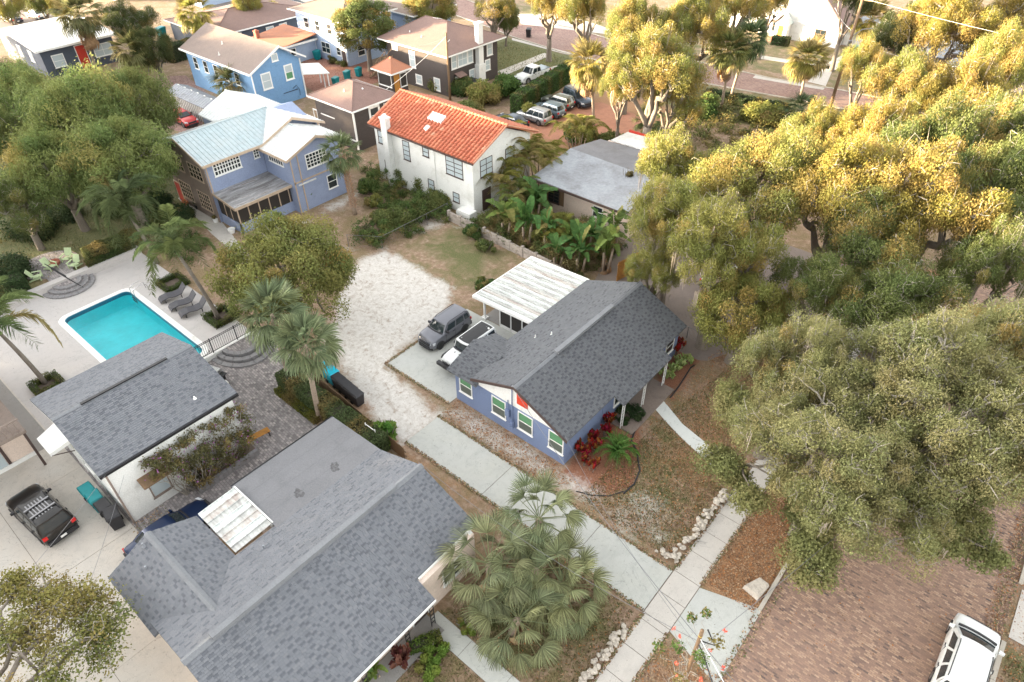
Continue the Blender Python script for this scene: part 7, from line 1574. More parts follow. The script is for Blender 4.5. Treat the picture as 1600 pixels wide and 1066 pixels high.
wire((FP[0]-.1, FP[1]+.1, 5.9), (-18.9, 14.4, 4.8), 'dark wire from the vine pole to the grey roof ridge end', .9); wire((FP[0]+.1, FP[1], 5.7), (-14.9, 22.2, 3.0), 'thin dark wire crossing the driveway to the bungalow corner', .8)
wire((FP[0], FP[1], 6.4), (14, 4, 8), 'pale thick cable leaving the vine pole toward the lower right', .5, .02, 'trim'); wire((FP[0], FP[1], 6.2), (16, 9, 7.6), 'dark cable leaving the vine pole toward the lower right', .6, .015); wire((FP[0]+.2, FP[1], 6.0), (4, 40, 7.0), 'dark cable over the apron toward the oak', .6, .014)
wire((-24.2, 91.5, 12.8), (30, 85, 12.5), 'pale overhead wire leaving the tall pole to the right', 1.0, .014, 'trim'); wire((-24.2, 91.5, 8.6), (-75, 118, 8), 'pale overhead wire crossing the white cottage lawn', .8, .014, 'trim'); wire((-24.2, 91.5, 9.2), (-35, 118, 5.5), 'pale service wire to the white gable house', .4, .014, 'trim'); wire((-24.2, 91.5, 8.2), (20, 82, 8), 'second pale overhead wire running right from the tall pole', .8, .014, 'trim')
wire((-63.6, 62.2, 8), (-71, 63, 5.3), 'service wire from the weathered pole to the dark brown house', .3, .02); wire((-63.6, 62.2, 8), (-60.4, 44.1, 4.7), 'service wire from the weathered pole to the brown cottage', .6, .02, 'trim')
wire((-30.6, 4.0, 4.2), (-24.5, -2.0, 3.0), 'thin dark wire over the concrete court, right one', .2); wire((-31.2, 3.4, 4.4), (-28, -4, 3.5), 'thin dark wire over the concrete court, left one', .2)
# yard clutter of the periwinkle house
def pot(p, r_, h, mat, label, plant=None, seed=1):
    t = thing('plant_pot', label, 'plant pot', p); mb = MB(); mb.lathe((0, 0, 0), [(r_*.7, 0), (r_, h), (r_*.85, h), (r_*.8, h*.85)], 10); link('pot', mb.mesh('pot', M[mat]), t)
    if plant: o = link('foliage', bush_mesh(seed, plant, plant, plant*1.6, 420, (.22, .09), 5), t); o.location = (0, 0, h*.8); o.color = (.09, .12, .04, .3)
for i, (x, y, m, pl_, l) in enumerate(((300, 312, 'navy_pl', .35, 'dark blue plant pot on the left of the pot group'), (308, 309, 'navy_pl', .3, 'dark blue plant pot beside the taupe wall'), (291, 320, 'terra', None, 'empty terracotta pot at the edge of the path'), (318, 320, 'terra', .4, 'terracotta pot with a green plant in the group'), (328, 326, 'wood', .35, 'brown tub with a dull plant near the long windows'), (310, 326, 'blackp', .4, 'black pot with sprawling plant beside the path'), (349, 338, 'trim', .3, 'white pot near the porch corner'), (338, 347, 'trim', .25, 'small white pot by the path bend'), (369, 352, 'terra', .6, 'orange pot with tall plant at the porch corner'), (363, 364, 'trim', None, 'white plastic tub standing on the path edge'), (446, 352, 'trim', .3, 'white pot in the sandy yard'), (436, 345, 'terra', .35, 'orange flowered pot in the sandy yard'))):
    pot(G(x, y), .3 if pl_ else .35, .45, m, l, pl_, 100+i)
M['tile_blue'] = m_plain('blue_tile', (.03, .16, .26), .3); M['terra'] = m_plain('terracotta_pot', (.5, .17, .07), .8)
thicket('undergrowth', 'dense tangled undergrowth between the block wall and the two rear houses', [(-39.6, 39.5), (-26, 39.1), (-25.5, 46.3), (-36, 46.4), (-39.4, 46.8), (-39.4, 45)], 330, 1.9, 3, (.12, .15, .05), .3, 75)
thicket('tangled_fronds', 'tangled brown and olive fronds hanging over the block wall', [(-39, 39.4), (-26, 39.0), (-25.8, 45.5), (-37, 46.0)], 150, 2.6, 8, (.21, .17, .08), .3, 40, (.75, .045), (.5, .9))
thicket('overgrowth', 'overgrown green shrubs and vines filling the wire-fenced strip by the white house', [tuple(v) for v in L([(560, 268), (600, 262), (650, 290), (706, 335), (716, 352), (692, 350), (600, 392), (548, 392), (556, 360), (598, 340), (580, 300)])], 330, 1.7, 4, (.105, .15, .045), .2, 70, gapn=.25)
thicket('wood_floor', 'dark green undergrowth below the feathery trees of the left wood', [tuple(v) for v in L([(0, 130), (120, 110), (250, 130), (262, 290), (210, 330), (120, 300), (60, 380), (0, 400)])], 420, 1.8, 5, (.08, .11, .04), .15, 50, (.26, .14), (.7, 1.3))
thicket('street_shrubs', 'mixed golden green shrubs between the bark car park and the cross street', [tuple(v) for v in L([(1060, 160), (1240, 185), (1330, 215), (1300, 250), (1180, 230), (1040, 250), (1010, 225)])], 240, 1.5, 6, (.15, .155, .055), .45, 50, (.26, .14), (.5, 1.0), gapn=.1)
thicket('pool_side_plants', 'mixed low plants between the foxtail palms and the house path', [tuple(v) for v in L([(225, 335), (262, 320), (330, 385), (300, 420), (250, 400), (215, 370)])], 110, 1.2, 7, (.08, .115, .04), .15, 60)
# ------------------------------------------------------------------ tree meshes (shared)
TM = {}
TM['big'] = (broadleaf(1, R=8, H=10.5, K=260, n_per=620, leaf=(.125, .072), clump_r=.118, lobes=15, lobed=True, crown_low=.36, fork=.2, moss=26, under=-.2, trunk_r=.045), 8, 10.5*.68)
TM['oakA'] = (broadleaf(2, R=6, H=9, K=125, n_per=640, leaf=(.125, .075), clump_r=.16, lobes=9, lobed=True, crown_low=.42, moss=14), 6, 9*.71)
TM['oakB'] = (broadleaf(3, R=6, H=9, K=120, n_per=640, leaf=(.125, .075), clump_r=.165, lobes=11, lobed=True, crown_low=.38, moss=10), 6, 9*.69)
TM['oakC'] = (broadleaf(4, R=6, H=8.5, K=105, n_per=660, leaf=(.125, .075), clump_r=.165, lobes=7, lobed=True, crown_low=.40, twigs=.9), 6, 8.5*.70)
TM['round'] = (broadleaf(5, R=4.6, H=7.0, K=95, n_per=520, leaf=(.15, .09), clump_r=.22, lobes=10, crown_low=.14, twigs=.15, under=-.5, fork=.12), 4.6, 7*.57)
TM['feather'] = (broadleaf(6, R=4.6, H=9, K=85, n_per=470, leaf=(.30, .06), clump_r=.24, lobes=7, crown_low=.2, twigs=.3, under=-.5, flat=.9), 4.6, 9*.6)
TM['upright'] = (broadleaf(7, R=3, H=8.5, K=60, n_per=420, leaf=(.18, .11), clump_r=.26, crown_low=.16, upright=True, twigs=.4, under=-.6), 3, 8.5*.58)
TM['sparse'] = (broadleaf(8, R=4, H=7, K=46, n_per=230, leaf=(.15, .07), clump_r=.21, crown_low=.4, twigs=1.0), 4, 7*.7)
GREY, OLIVE, GREEN, DARK, BRIGHT, GOLD = (.27, .265, .115), (.235, .235, .068), (.14, .165, .055), (.08, .095, .035), (.17, .21, .07), (.30, .24, .065)
CAMV = Vector((0, 0, CAM_H)); CFV = Vector(CF)
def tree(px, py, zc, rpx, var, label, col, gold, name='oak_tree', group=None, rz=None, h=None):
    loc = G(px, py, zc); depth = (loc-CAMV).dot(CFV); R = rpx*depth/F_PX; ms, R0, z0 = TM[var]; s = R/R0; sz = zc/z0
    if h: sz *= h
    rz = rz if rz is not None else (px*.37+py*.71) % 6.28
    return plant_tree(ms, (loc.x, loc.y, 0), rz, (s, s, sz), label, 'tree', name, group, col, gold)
T_ = [
 (1305, 715, 6.6, 185, 'big', 'huge grey-green oak overhanging the sidewalk and the brick street, nearest the white SUV', GREY, .05),
 (1465, 655, 7.6, 190, 'big', 'huge grey-green oak spreading over the brick street at the right edge', GREY, .05),
 (1235, 575, 7.4, 95, 'oakA', 'grey-green oak behind the front walkway, right of the small round tree', GREY, .2),
 (1545, 560, 7.6, 95, 'oakB', 'pale grey-green oak at the right edge above the huge street oak', GREY, .25),
 (1400, 490, 6.6, 120, 'oakB', 'deep green oak with bare pale twigs between the golden and grey oaks', GREEN, .15),
 (1290, 470, 6.2, 85, 'oakC', 'dark green oak in the gap right of the round golden-green tree', GREEN, .2),
 (1160, 490, 4.4, 72, 'round', 'rounded golden-green small tree with visible trunk, right of the bungalow roof', OLIVE, .3),
 (1025, 425, 4.8, 48, 'oakA', 'low olive oak over the rear fence beside the bungalow ridge end', OLIVE, .15),
 (1052, 355, 7.6, 82, 'oakB', 'olive oak with hanging moss right behind the plank fence', OLIVE, .2),
 (1130, 395, 8.2, 95, 'oakA', 'olive oak with twisted pale limbs above the rear parking', OLIVE, .22),
 (1200, 300, 8.6, 120, 'oakC', 'wide golden-olive oak between grey bungalow and the golden crowns', OLIVE, .35),
 (1055, 275, 8.0, 70, 'oakA', 'olive oak touching the grey bungalow roof', OLIVE, .25),
 (1320, 310, 9.2, 115, 'oakB', 'orange-gold oak left of the brightest crown in the right middle', GOLD, .6),
 (1440, 330, 9.6, 120, 'oakA', 'brightest orange-gold oak crown in the right middle', GOLD, .65),
 (1345, 395, 7.6, 95, 'oakC', 'dead-limbed oak showing forked bare trunk below the golden crowns', GREEN, .35),
 (1545, 420, 8.0, 70, 'oakA', 'green oak at the right edge beside the strip of brick street', GREEN, .15),
 (1535, 320, 9.2, 95, 'oakC', 'fresh green oak at the right edge under the golden ones', GREEN, .2),
 (1570, 235, 9.5, 80, 'oakB', 'green and orange oak at the upper right edge', GREEN, .3),
 (1460, 250, 9.5, 95, 'oakC', 'mid green oak behind the brightest golden crown', GREEN, .35),
 (1365, 235, 8.8, 80, 'oakA', 'golden oak below the tall utility pole', GOLD, .6),
 (1270, 225, 7.4, 55, 'oakC', 'yellow-green oak just below the cross street bend', OLIVE, .55),
 (1410, 155, 9.0, 70, 'oakB', 'yellow oak right of the tall utility pole foot', OLIVE, .7),
 (1500, 165, 9.5, 75, 'oakA', 'yellow-gold oak among pale cars at the upper right', GOLD, .6),
 (1350, 120, 7.6, 42, 'oakC', 'yellow oak in front of the cottage drive', OLIVE, .7),
 (1475, 45, 10, 75, 'oakB', 'tall yellow oak at the top edge, left of the corner one', GOLD, .7),
 (1565, 50, 10, 70, 'oakA', 'tall yellow oak in the top right corner', GOLD, .7),
 (1560, 125, 9.5, 62, 'oakC', 'yellow-green oak below the corner oak', OLIVE, .6),
 (1415, 55, 8, 50, 'oakA', 'dark green oak behind the wires at the top right', DARK, .1),
 (1020, 115, 9.5, 82, 'oakA', 'big golden moss-hung oak with dark trunk in the bark car park', OLIVE, .6),
 (1050, 150, 6.6, 50, 'oakB', 'golden-green oak just right of the moss-hung oak trunk', OLIVE, .55),
 (972, 150, 6.0, 34, 'oakC', 'small shaded oak between the tall golden palm and the moss-hung oak', OLIVE, .5),
 (985, 60, 9.0, 55, 'oakC', 'golden oak behind the moss-hung one', OLIVE, .65),
 (1085, 45, 9.5, 60, 'oakB', 'golden oak between the two tall palms across the street', OLIVE, .65),
 (1150, 12, 9, 48, 'oakA', 'golden oak above the twin palm left of the white cottage', OLIVE, .7),
 (915, 22, 8.5, 50, 'oakC', 'sunlit oak branches over the cross street', OLIVE, .7),
 (860, 5, 8.0, 42, 'oakB', 'sunlit oak at the top edge above the black street bin', OLIVE, .7),
 (1205, 2, 8, 32, 'oakB', 'small golden oak at the top left of the white cottage', OLIVE, .6),
 (1330, 5, 9, 35, 'oakC', 'dark oak behind the brown cottage roof', DARK, .2),
 (772, 18, 5.5, 34, 'sparse', 'bare sandy gold tree beyond the dark hip roof', GOLD, .8),
 (672, 12, 5.5, 38, 'round', 'round gold-green tree beyond the dark hip roof', OLIVE, .5),
 (790, 30, 4.0, 20, 'round', 'small dark green tree beside the far driveway', GREEN, .2),
 (570, 42, 6.0, 44, 'upright', 'upright gold-green tree between the blue and the dark brown houses', GREEN, .4),
 (205, 38, 6.6, 46, 'oakA', 'dark grey-green tree behind the white-roofed bungalow', DARK, .15),
 (238, 78, 4.0, 30, 'round', 'dense dark tree at the corner of the leafy boundary', DARK, .1),
 (52, 172, 6.6, 64, 'feather', 'bright feathery green tree in front of the slate bungalow', BRIGHT, .12),
 (138, 205, 7.8, 80, 'feather', 'largest feathery bright green tree in the left wood', BRIGHT, .1),
 (212, 180, 6.8, 60, 'feather', 'feathery green tree at the right side of the left wood, nearest the red car', GREEN, .05),
 (190, 262, 6.4, 78, 'feather', 'feathery mid green tree just above the foxtail palm', BRIGHT, .1),
 (95, 275, 6.0, 66, 'feather', 'loose green tree in the middle of the left wood', BRIGHT, .15),
 (25, 235, 6.6, 62, 'oakC', 'dull grey-brown tree at the left edge of the wood', GREEN, .1),
 (28, 320, 5.0, 58, 'oakB', 'dark green tree at the left edge above the garden chairs', GREEN, .1),
 (10, 8, 5, 26, 'round', 'green tree beyond the sedans at the top left corner', OLIVE, .4),
 (62, 3, 4, 22, 'round', 'green bushy tree above the white sedan', GREEN, .2),
 (95, 14, 3.5, 16, 'round', 'small sunlit tree between the white sedan and the skirted palm', OLIVE, .5),
 (385, 2, 5, 22, 'round', 'sunlit tree at the top edge beside the small golden palms', OLIVE, .5),
 (15, 120, 5.0, 36, 'oakA', 'dark tree at the left edge below the slate bungalow', DARK, .0),
 (450, 440, 4.2, 102, 'round', 'big round golden-olive tree beside the white sand yard', (.185, .195, .06), .2, 1.15),
]
OAKS = []
for a in T_:
    nm = {'feather': 'feathery_tree', 'round': 'round_tree', 'upright': 'upright_tree', 'sparse': 'sparse_tree'}.get(a[4], 'oak_tree')
    OAKS.append(tree(a[0], a[1], a[2], a[3], a[4], a[5], a[6], a[7], nm, h=a[8] if len(a) > 8 else None))
def bough(tr, px, py, zc, rpx, col, gold, seed, from_z=4.6, per=460):
    """a low limb of a big oak that carries its own mass of foliage"""
    rng = np.random.default_rng(seed); c = np.array(G(px, py, zc)); R = rpx*(Vector(c)-CAMV).dot(CFV)/F_PX; k = int(26+R*R*4.5)
    sub_ = [c+np.array([rng.normal()*.5*R, rng.normal()*.5*R, rng.normal()*.18*R]) for _ in range(5)]; C = []
    for i in range(k): q = sub_[i % 5]; d = rng.normal(size=3); d /= np.linalg.norm(d); C.append(q+d*np.array([1, 1, .55])*R*rng.uniform(.25, .62))
    C = np.array(C); V, ti, cl = clumps(C, rng.uniform(.55, 1.0, k)*.9, per, rng, .135, .08, .7, .3)
    inv = (Matrix.Translation(tr.location) @ tr.rotation_euler.to_matrix().to_4x4() @ Matrix.Diagonal((*tr.scale, 1))).inverted()
    o = link('bough_foliage', np_mesh('bough_foliage', V, 4, M['leaf_tree'], {'tint': ti, 'clump': cl}), tr); o.color = (*col, gold); o.matrix_parent_inverse = inv
    mb = MB(); st = np.array([tr.location.x, tr.location.y, from_z]); mb.tube(bend(st, c, rng, .08, 6), [.17, .15, .13, .11, .09, .07, .06], 6)
    for q in sub_: mb.tube(bend(c, q, rng, .1, 3), [.06, .05, .04, .03], 5)
    mb.mi(1)
    for i, q in enumerate(C): mb.tube(bend(sub_[i % 5], q+rng.normal(size=3)*.3, rng, .15, 3), [.035, .025, .018, .008], 3, cap=False)
    o2 = link('bough', mb.mesh('bough', [M['bark'], M['bark_pale']], smooth=True), tr); o2.matrix_parent_inverse = inv
for px_, py_, z_, r_, g_, sd in ((1165, 650, 5.4, 48, 0, 1), (1160, 728, 4.8, 38, 0, 3), (1268, 862, 4.0, 42, 0, 4), (1285, 800, 4.6, 44, 0, 7)): bough(OAKS[0], px_, py_, z_, r_, (.245, .245, .098), .03, sd)
CT = tree(-70, 1150, 5.0, 90, 'sparse', 'sparse yellow-green tree leaning over the concrete court, bottom left corner', OLIVE, .5, 'sparse_tree')
for px_, py_, z_, r_, sd, c_ in ((45, 985, 4.2, 62, 11, (.24, .215, .07)), (110, 945, 4.0, 40, 12, (.25, .22, .07)), (140, 995, 3.8, 46, 13, (.17, .19, .06)), (60, 1050, 4.4, 62, 14, (.20, .205, .065)), (20, 930, 4.2, 30, 15, (.24, .215, .07))): bough(CT, px_, py_, z_, r_, c_, .1, sd, 4.0, 85)
for px_, py_, z_, r_, sd in ((1500, 835, 4.6, 55, 5), (1400, 790, 5.2, 55, 6), (1560, 740, 5.6, 50, 8)): bough(OAKS[1], px_, py_, z_, r_, (.235, .24, .095), .03, sd)
# ------------------------------------------------------------------ palms
def P3(x, y): v = G(x, y); return (v.x, v.y, 0)
GS = (.165, .195, .10)
def sab(bx, by, tx, ty, label, s=1.1, **k):
    """palm standing at ground pixel b with crown at pixel t"""
    b_ = G(bx, by); lo, hi = .5, 25
    for _ in range(40):
        m = (lo+hi)/2; q = G(tx, ty, m)
        # height where the ray of t passes closest above the foot
        d1 = (G(tx, ty, m+.1)-b_); d0 = (q-b_)
        if math.hypot(d1.x, d1.y) < math.hypot(d0.x, d0.y): lo = m
        else: hi = m
    q = G(tx, ty, m); return sabal((b_.x, b_.y, 0), m, label, lean=(q.x-b_.x, q.y-b_.y), s=s, **k)
sab(455, 602, 425, 492, 'fan palm left of two in front of the round olive tree', s=1.35, col=GS, n=36)
sab(500, 655, 478, 540, 'fan palm with curved trunk over the long hedge, right of two', s=1.25, col=GS, n=34)
sab(555, 335, 533, 240, 'fan palm with rough orange trunk in the sandy yard', s=1.2, col=(.13, .155, .07), boots=True, n=34)
sab(927, 195, 920, 100, 'tall golden fan palm at the bark car park', s=1.75, col=(.26, .22, .06), gold=.55, n=48, dead=14, skirt=1.5)
sab(1127, 168, 1140, 80, 'tall fan palm with ringed trunk left of two by the cross street', s=1.7, col=(.17, .18, .06), gold=.35, n=44, dead=10, skirt=1.2)
sab(1140, 160, 1172, 62, 'dark fan palm leaning right behind the ringed-trunk palm', s=1.5, col=(.09, .12, .05), gold=.15, n=40)
sab(1250, 155, 1262, 92, 'round golden fan palm in front of the white gable house', s=1.7, col=(.23, .21, .06), gold=.5, n=50, dead=8)
sab(1333, 108, 1362, 32, 'golden fan palm beside the tall utility pole', s=1.7, col=(.26, .22, .05), gold=.6, n=44, dead=14)
sab(152, 112, 122, 22, 'tall brown-skirted fan palm over the white bungalow roof', s=2.1, col=(.15, .15, .07), gold=.35, n=44, dead=20, skirt=2)
sab(322, 80, 302, 20, 'tall golden fan palm over the long low house', s=1.9, col=(.22, .20, .05), gold=.5, n=42, dead=16, skirt=1.5)
sab(222, 128, 208, 80, 'short bushy fan palm left of the leafy boundary', s=1.9, col=(.19, .18, .07), gold=.3, n=46, dead=12, skirt=1.6)
sab(362, 165, 362, 132, 'short spreading fan palm beside the long shed', s=1.6, col=(.18, .18, .07), gold=.35, n=36)
sab(1010, 226, 1012, 190, 'small fan palm beside the dark oak trunk', s=1.2, col=(.12, .15, .06), gold=.1, n=28)
sab(1240, 200, 1250, 172, 'low fan palm at the foot of the round golden palm', s=1.3, col=(.08, .11, .05), n=26)
sab(412, 30, 410, 8, 'small golden palm left of the blue house, left one', s=1.3, col=(.26, .22, .05), gold=.6, n=22); sab(425, 46, 428, 22, 'small golden palm left of the blue house, right one', s=1.2, col=(.26, .22, .05), gold=.6, n=22)
# the big group in the foreground
for i, (bx, by, h, s, l, n_, c_) in enumerate(((842, 868, 3.1, 1.1, 'foreground fan palm reaching over the driveway, rearmost of the clump', 32, (.175, .195, .10)), (765, 925, 2.5, 1.25, 'foreground fan palm against the grey roof eave', 32, (.215, .225, .12)), (870, 945, 2.0, 1.15, 'foreground fan palm nearest the sidewalk', 30, (.21, .225, .115)), (800, 990, 1.6, 1.15, 'lowest foreground fan palm above the garden walkway', 30, (.215, .23, .12)), (825, 925, 2.4, 1.05, 'foreground fan palm in the centre of the clump', 26, (.20, .215, .11)))):
    sabal(P3(bx, by), h, l, n=n_, s=s, col=c_, r=.2, dead=4, lean=(.15*(i-1), .1), fan=FANL)
feather_palm(P3(343, 500), 5.6, 'foxtail palm rising from the square hedge by the loungers', lean=(-1.6, -.6), s=1.45, n=13, col=(.125, .155, .06))
feather_palm(P3(247, 412), 4.6, 'foxtail palm behind the pool terrace corner', lean=(-1.2, -.3), s=1.6, n=15, col=(.115, .145, .065))
feather_palm(P3(72, 600), 4.4, 'foxtail palm at the left edge beside the pool', lean=(-1.0, -.6), s=1.5, n=13, col=(.13, .16, .06))
for i, (x, y, st, h, l) in enumerate(((800, 300, 9, 4.6, 'tall yellowish areca palm clump at the white house corner'), (842, 292, 8, 4.0, 'yellowish areca palm clump left of the grey bungalow'), (772, 262, 6, 4.2, 'areca palm clump against the white end wall'), (900, 240, 6, 3.0, 'areca palm clump behind the grey bungalow roof'), (815, 335, 6, 2.2, 'low green palm clump above the block wall'), (778, 318, 7, 3.4, 'areca clump beside the dark side door of the white house'), (872, 385, 6, 1.5, 'areca clump between the banana-like plants'))):
    areca(P3(x, y), l, st, h, 1.7, 1.25, (.21, .20, .055) if i != 4 else (.15, .18, .055))
for i, (x, y, h, s, n, l, big) in enumerate(((790, 372, 1.8, 1.3, 14, 'banana-like plant with light leaves behind the block wall, left end', 1), (822, 385, 2.2, 1.3, 16, 'bird of paradise clump behind the block wall, second', 0), (855, 395, 2.0, 1.1, 16, 'bird of paradise clump above the white metal roof corner', 0), (888, 405, 1.6, 1.1, 18, 'bird of paradise clump in front of the shuttered window', 0), (925, 400, 2.2, 1.05, 16, 'tall bird of paradise in front of the cream wall', 1), (905, 425, 1.6, 1.2, 14, 'low broad-leaved plants behind the white metal roof', 0), (945, 425, 2.2, 1.3, 16, 'bird of paradise clump left of the plank fence', 0), (870, 420, 1.4, 1.1, 12, 'bird of paradise clump at the metal roof edge', 1), (835, 350, 2.2, 1.3, 14, 'banana-like clump under the areca palms', 1), (955, 395, 2.6, 1.2, 12, 'paddle-leaved plant below the olive oak', 0))):
    paddle_clump(P3(x, y), l, n, s, h, .9, (.085, .16, .045) if i % 3 else (.14, .19, .05), meshes=PADL if big else PAD, dead=4)
paddle_clump(P3(492, 318), 'small banana plant beside the round yard shrub', 8, .7, .6, .4, (.16, .24, .05), dead=0, name='banana_plant')
for k, (x, y, l) in enumerate(((498, 1085, 'banana plant with bright leaves at the bottom edge, left one'), (545, 1078, 'banana plant with bright leaves at the bottom edge, right one'))): paddle_clump(P3(x, y), l, 7, .8, .9, .4, (.13, .21, .06), dead=1, name='banana_plant', meshes=PADL)
# ------------------------------------------------------------------ beds of the blue bungalow
RED = ((.36, .02, .035), (.26, .015, .05), (.16, .03, .03), (.30, .10, .03))
for i, (x, y, s, l) in enumerate(((950, 668, 1.3, 'red ti plant nearest the porch post'), (944, 683, 1.2, 'dark red ti plant behind the cycad, upper'), (925, 693, 1.25, 'red ti plant beside the right wall of the bungalow'), (900, 708, 1.4, 'scarlet ti plant at the house corner'), (914, 716, 1.2, 'scarlet and green ti plant in front of the corner'), (930, 706, 1.2, 'red ti plant left of the cycad'), (882, 716, .9, 'small red ti plant under the corner window'), (925, 735, 1.0, 'low crimson ti plant at the front of the bed'), (912, 728, .9, 'low crimson ti plant under the scarlet one'), (1055, 555, 1.2, 'crimson ti plant at the far house corner'), (1062, 545, 1.0, 'smaller crimson ti plant behind the far corner'))):
    ti_plant(P3(x, y), l, 5, s, RED)
cycad(P3(963, 712), 'bright green cycad rosette in the red plant bed', 38, 1.35, (.14, .25, .06))
bush(P3(985, 648), 1.3, .8, .8, 'dark green fine-leaved shrub at the porch floor', 41, col=(.045, .075, .03), leaf=(.2, .04)); bush(P3(975, 660), 1.1, .5, .45, 'low dark ground shrub below the porch', 42, col=(.05, .08, .03), leaf=(.2, .04))
for i, (x, y) in enumerate(((1040, 590), (1050, 580), (1062, 572), (1070, 566))): ti_plant(P3(x, y), ('pale striped plant nearest the porch post on the right bed', 'pale striped plant, second from the porch post', 'pale striped plant, third from the porch post', 'pale striped plant at the far end of the right bed')[i], 6, 1.1, ((.42, .46, .20), (.30, .38, .12)), h=.35, name='croton', spread=.6)
# foreground beds by the garden walkway
ti_plant(P3(628, 1040), 'brown-purple spiky cordyline beside the porch', 2, 2.4, ((.14, .045, .05), (.22, .09, .07)), h=.5, name='cordyline', per=18, spread=.15); paddle_clump(P3(590, 1056), 'bromeliad with green upright leaves at the porch edge', 10, .55, .3, .3, (.15, .21, .05), dead=0, name='bromeliad')
ti_plant(P3(573, 1045), 'dark red bromeliad under the eave', 2, 1.5, ((.16, .02, .03),), h=.3, name='bromeliad')
bush(P3(672, 1030), 1.5, 1.2, .6, 'low lime-green leafy shrub inside the paver edging', 43, col=(.19, .26, .05), gold=.4, leaf=(.14, .09)); hedge(P3(640, 1018), P3(690, 998), .6, .55, 'low green hedge between porch and lime shrub', 6, col=(.11, .15, .035)); bush(P3(724, 980), .8, .5, .4, 'small yellow-green shrub under the foreground palms', 44, col=(.20, .25, .05), gold=.5)
bush((-32.0, 5.9, .0), .5, .5, .6, 'small silvery agave-like shrub at the garage corner', 45, col=(.16, .20, .15), leaf=(.35, .05), name='agave')
# vine on the white garage wall
V_ = thing('bougainvillea', 'sprawling purple-flowered vine against the white garage wall', 'vine', (-30.9, 7.6, 0)); rng = np.random.default_rng(5); C = []
for i in range(120):
    y = rng.uniform(5.2, 11.0); up = .4+3.5*rng.random()**.8; 
    if y < 6.5 and up < 2.4: up = rng.uniform(2.4, 3.8)
    C.append((rng.uniform(0.0, 1.3)*(1 if up < 3.2 else .6)-.3, y-7.6, min(up, 3.9)))
v_, ti_, cl_ = clumps(np.array(C), rng.uniform(.25, .5, len(C)), 85, rng, .13, .07, .9, .2); o = link('foliage', np_mesh('foliage', v_, 4, M['leaf'], {'tint': ti_, 'clump': cl_}), V_); o.color = (.14, .13, .06, .35)
v_, ti_, cl_ = clumps(np.array(C)[rng.random(len(C)) < .8], np.full((sum(1 for _ in C)), .5)[:int(0)] if False else rng.uniform(.35, .6, int(0)) if False else np.full(0, .5), 0, rng, .1, .08) if False else clumps(np.array(C), np.full(len(C), .55), 3, rng, .10, .08, .9, .6)
M['petal'] = m_plain('purple_flower', (.30, .10, .30), .7, var=.25); link('flowers', np_mesh('flowers', v_, 4, M['petal'], {'tint': ti_, 'clump': cl_}), V_)['kind'] = 'stuff'
mb = MB()
for c in C[::2]: mb.tube(bend((.1, c[1]*.55, 0), c, rng, .12, 4), [.035, .025, .02, .014, .008], 4, cap=False)
part('stems', mb, M['bark_pale'], V_, local=True)
# vine on the street pole
V_ = thing('flowering_vine', 'thin vine with coral red and orange blossoms climbing the bottom utility pole', 'vine', (FP[0], FP[1], 0)); mb = MB(); C = []; F_ = []
for i in range(16):
    a = i*2.4; r_ = rng.uniform(.4, 1.4); z = rng.uniform(4.0, 6.9); q = (r_*math.cos(a), r_*math.sin(a), z); mb.tube(bend((.1*math.cos(a), .1*math.sin(a), z-1.2), q, rng, .15, 4), [.02, .016, .012, .01, .005], 4, cap=False); (F_ if i % 2 else C).append(q)
for i in range(40): a = i*2.4; z = rng.uniform(.2, 3.6); r_ = rng.uniform(.3, 1.1); mb.tube(bend((.2*math.cos(a), .2*math.sin(a), 0), (r_*math.cos(a), r_*math.sin(a), z), rng, .12, 4), [.02, .016, .014, .01, .006], 3, cap=False)
part('stems', mb, M['bark_pale'], V_, local=True); v_, ti_, cl_ = clumps(np.array(C+C), rng.uniform(.18, .35, 2*len(C)), 40, rng, .13, .08); o = link('foliage', np_mesh('foliage', v_, 4, M['leaf'], {'tint': ti_, 'clump': cl_}), V_); o.color = (.12, .19, .05, .4)
M['coral'] = m_plain('coral_flower', (.75, .13, .08), .6, var=.2); v_, ti_, cl_ = clumps(np.array(F_), np.full(len(F_), .10), 12, rng, .10, .08); link('flowers', np_mesh('flowers', v_, 4, M['coral'], {'tint': ti_, 'clump': cl_}), V_)['kind'] = 'stuff'
bush((FP[0]-.3, FP[1]-.6, 0), 1.1, .8, 1.5, 'straggly reddish brown shrub at the foot of the vine pole', 46, n=1400, col=(.20, .11, .06), leaf=(.4, .03))
# ------------------------------------------------------------------ shrubs and hedges
hedge((-34.3, 15.75, 0), (-24.2, 15.9, 0), 1.2, 1.5, 'long mottled hedge between patio and plank fence', 2, 330, (.10, .125, .05), .35, leaf=(.14, .09)); hedge((-34.1, 14.95, 0), (-29.6, 14.9, 0), .55, .5, 'low clipped yellowish border along the patio', 3, 700, (.15, .15, .03), .4, 'border_hedge')
bush((-24.9, 16.9, 0), 1.3, .9, 2.0, 'bright green loose shrub at the flat roof corner beside the sand drive', 47, n=2600, col=(.12, .22, .04), gold=.2, leaf=(.22, .11))
hedge((-59.9, 13.6, .5), (-59.9, 18.2, .5), 1.3, 1.2, 'pale mottled hedge above the garden wall, right of the steps', 4, 420, (.15, .165, .06), .4, leaf=(.14, .09)); hedge((-59.1, 13.2, .5), (-59.1, 17.4, .5), .5, .6, 'low dark clipped hedge on top of the garden wall', 5, 600, (.07, .10, .03)); hedge((-60.2, 3.5, .5), (-60.2, 8.8, .5), 1.6, 1.3, 'dark green shrubs above the garden wall, left of the steps', 7, 420, (.06, .09, .035), .15, leaf=(.14, .08))
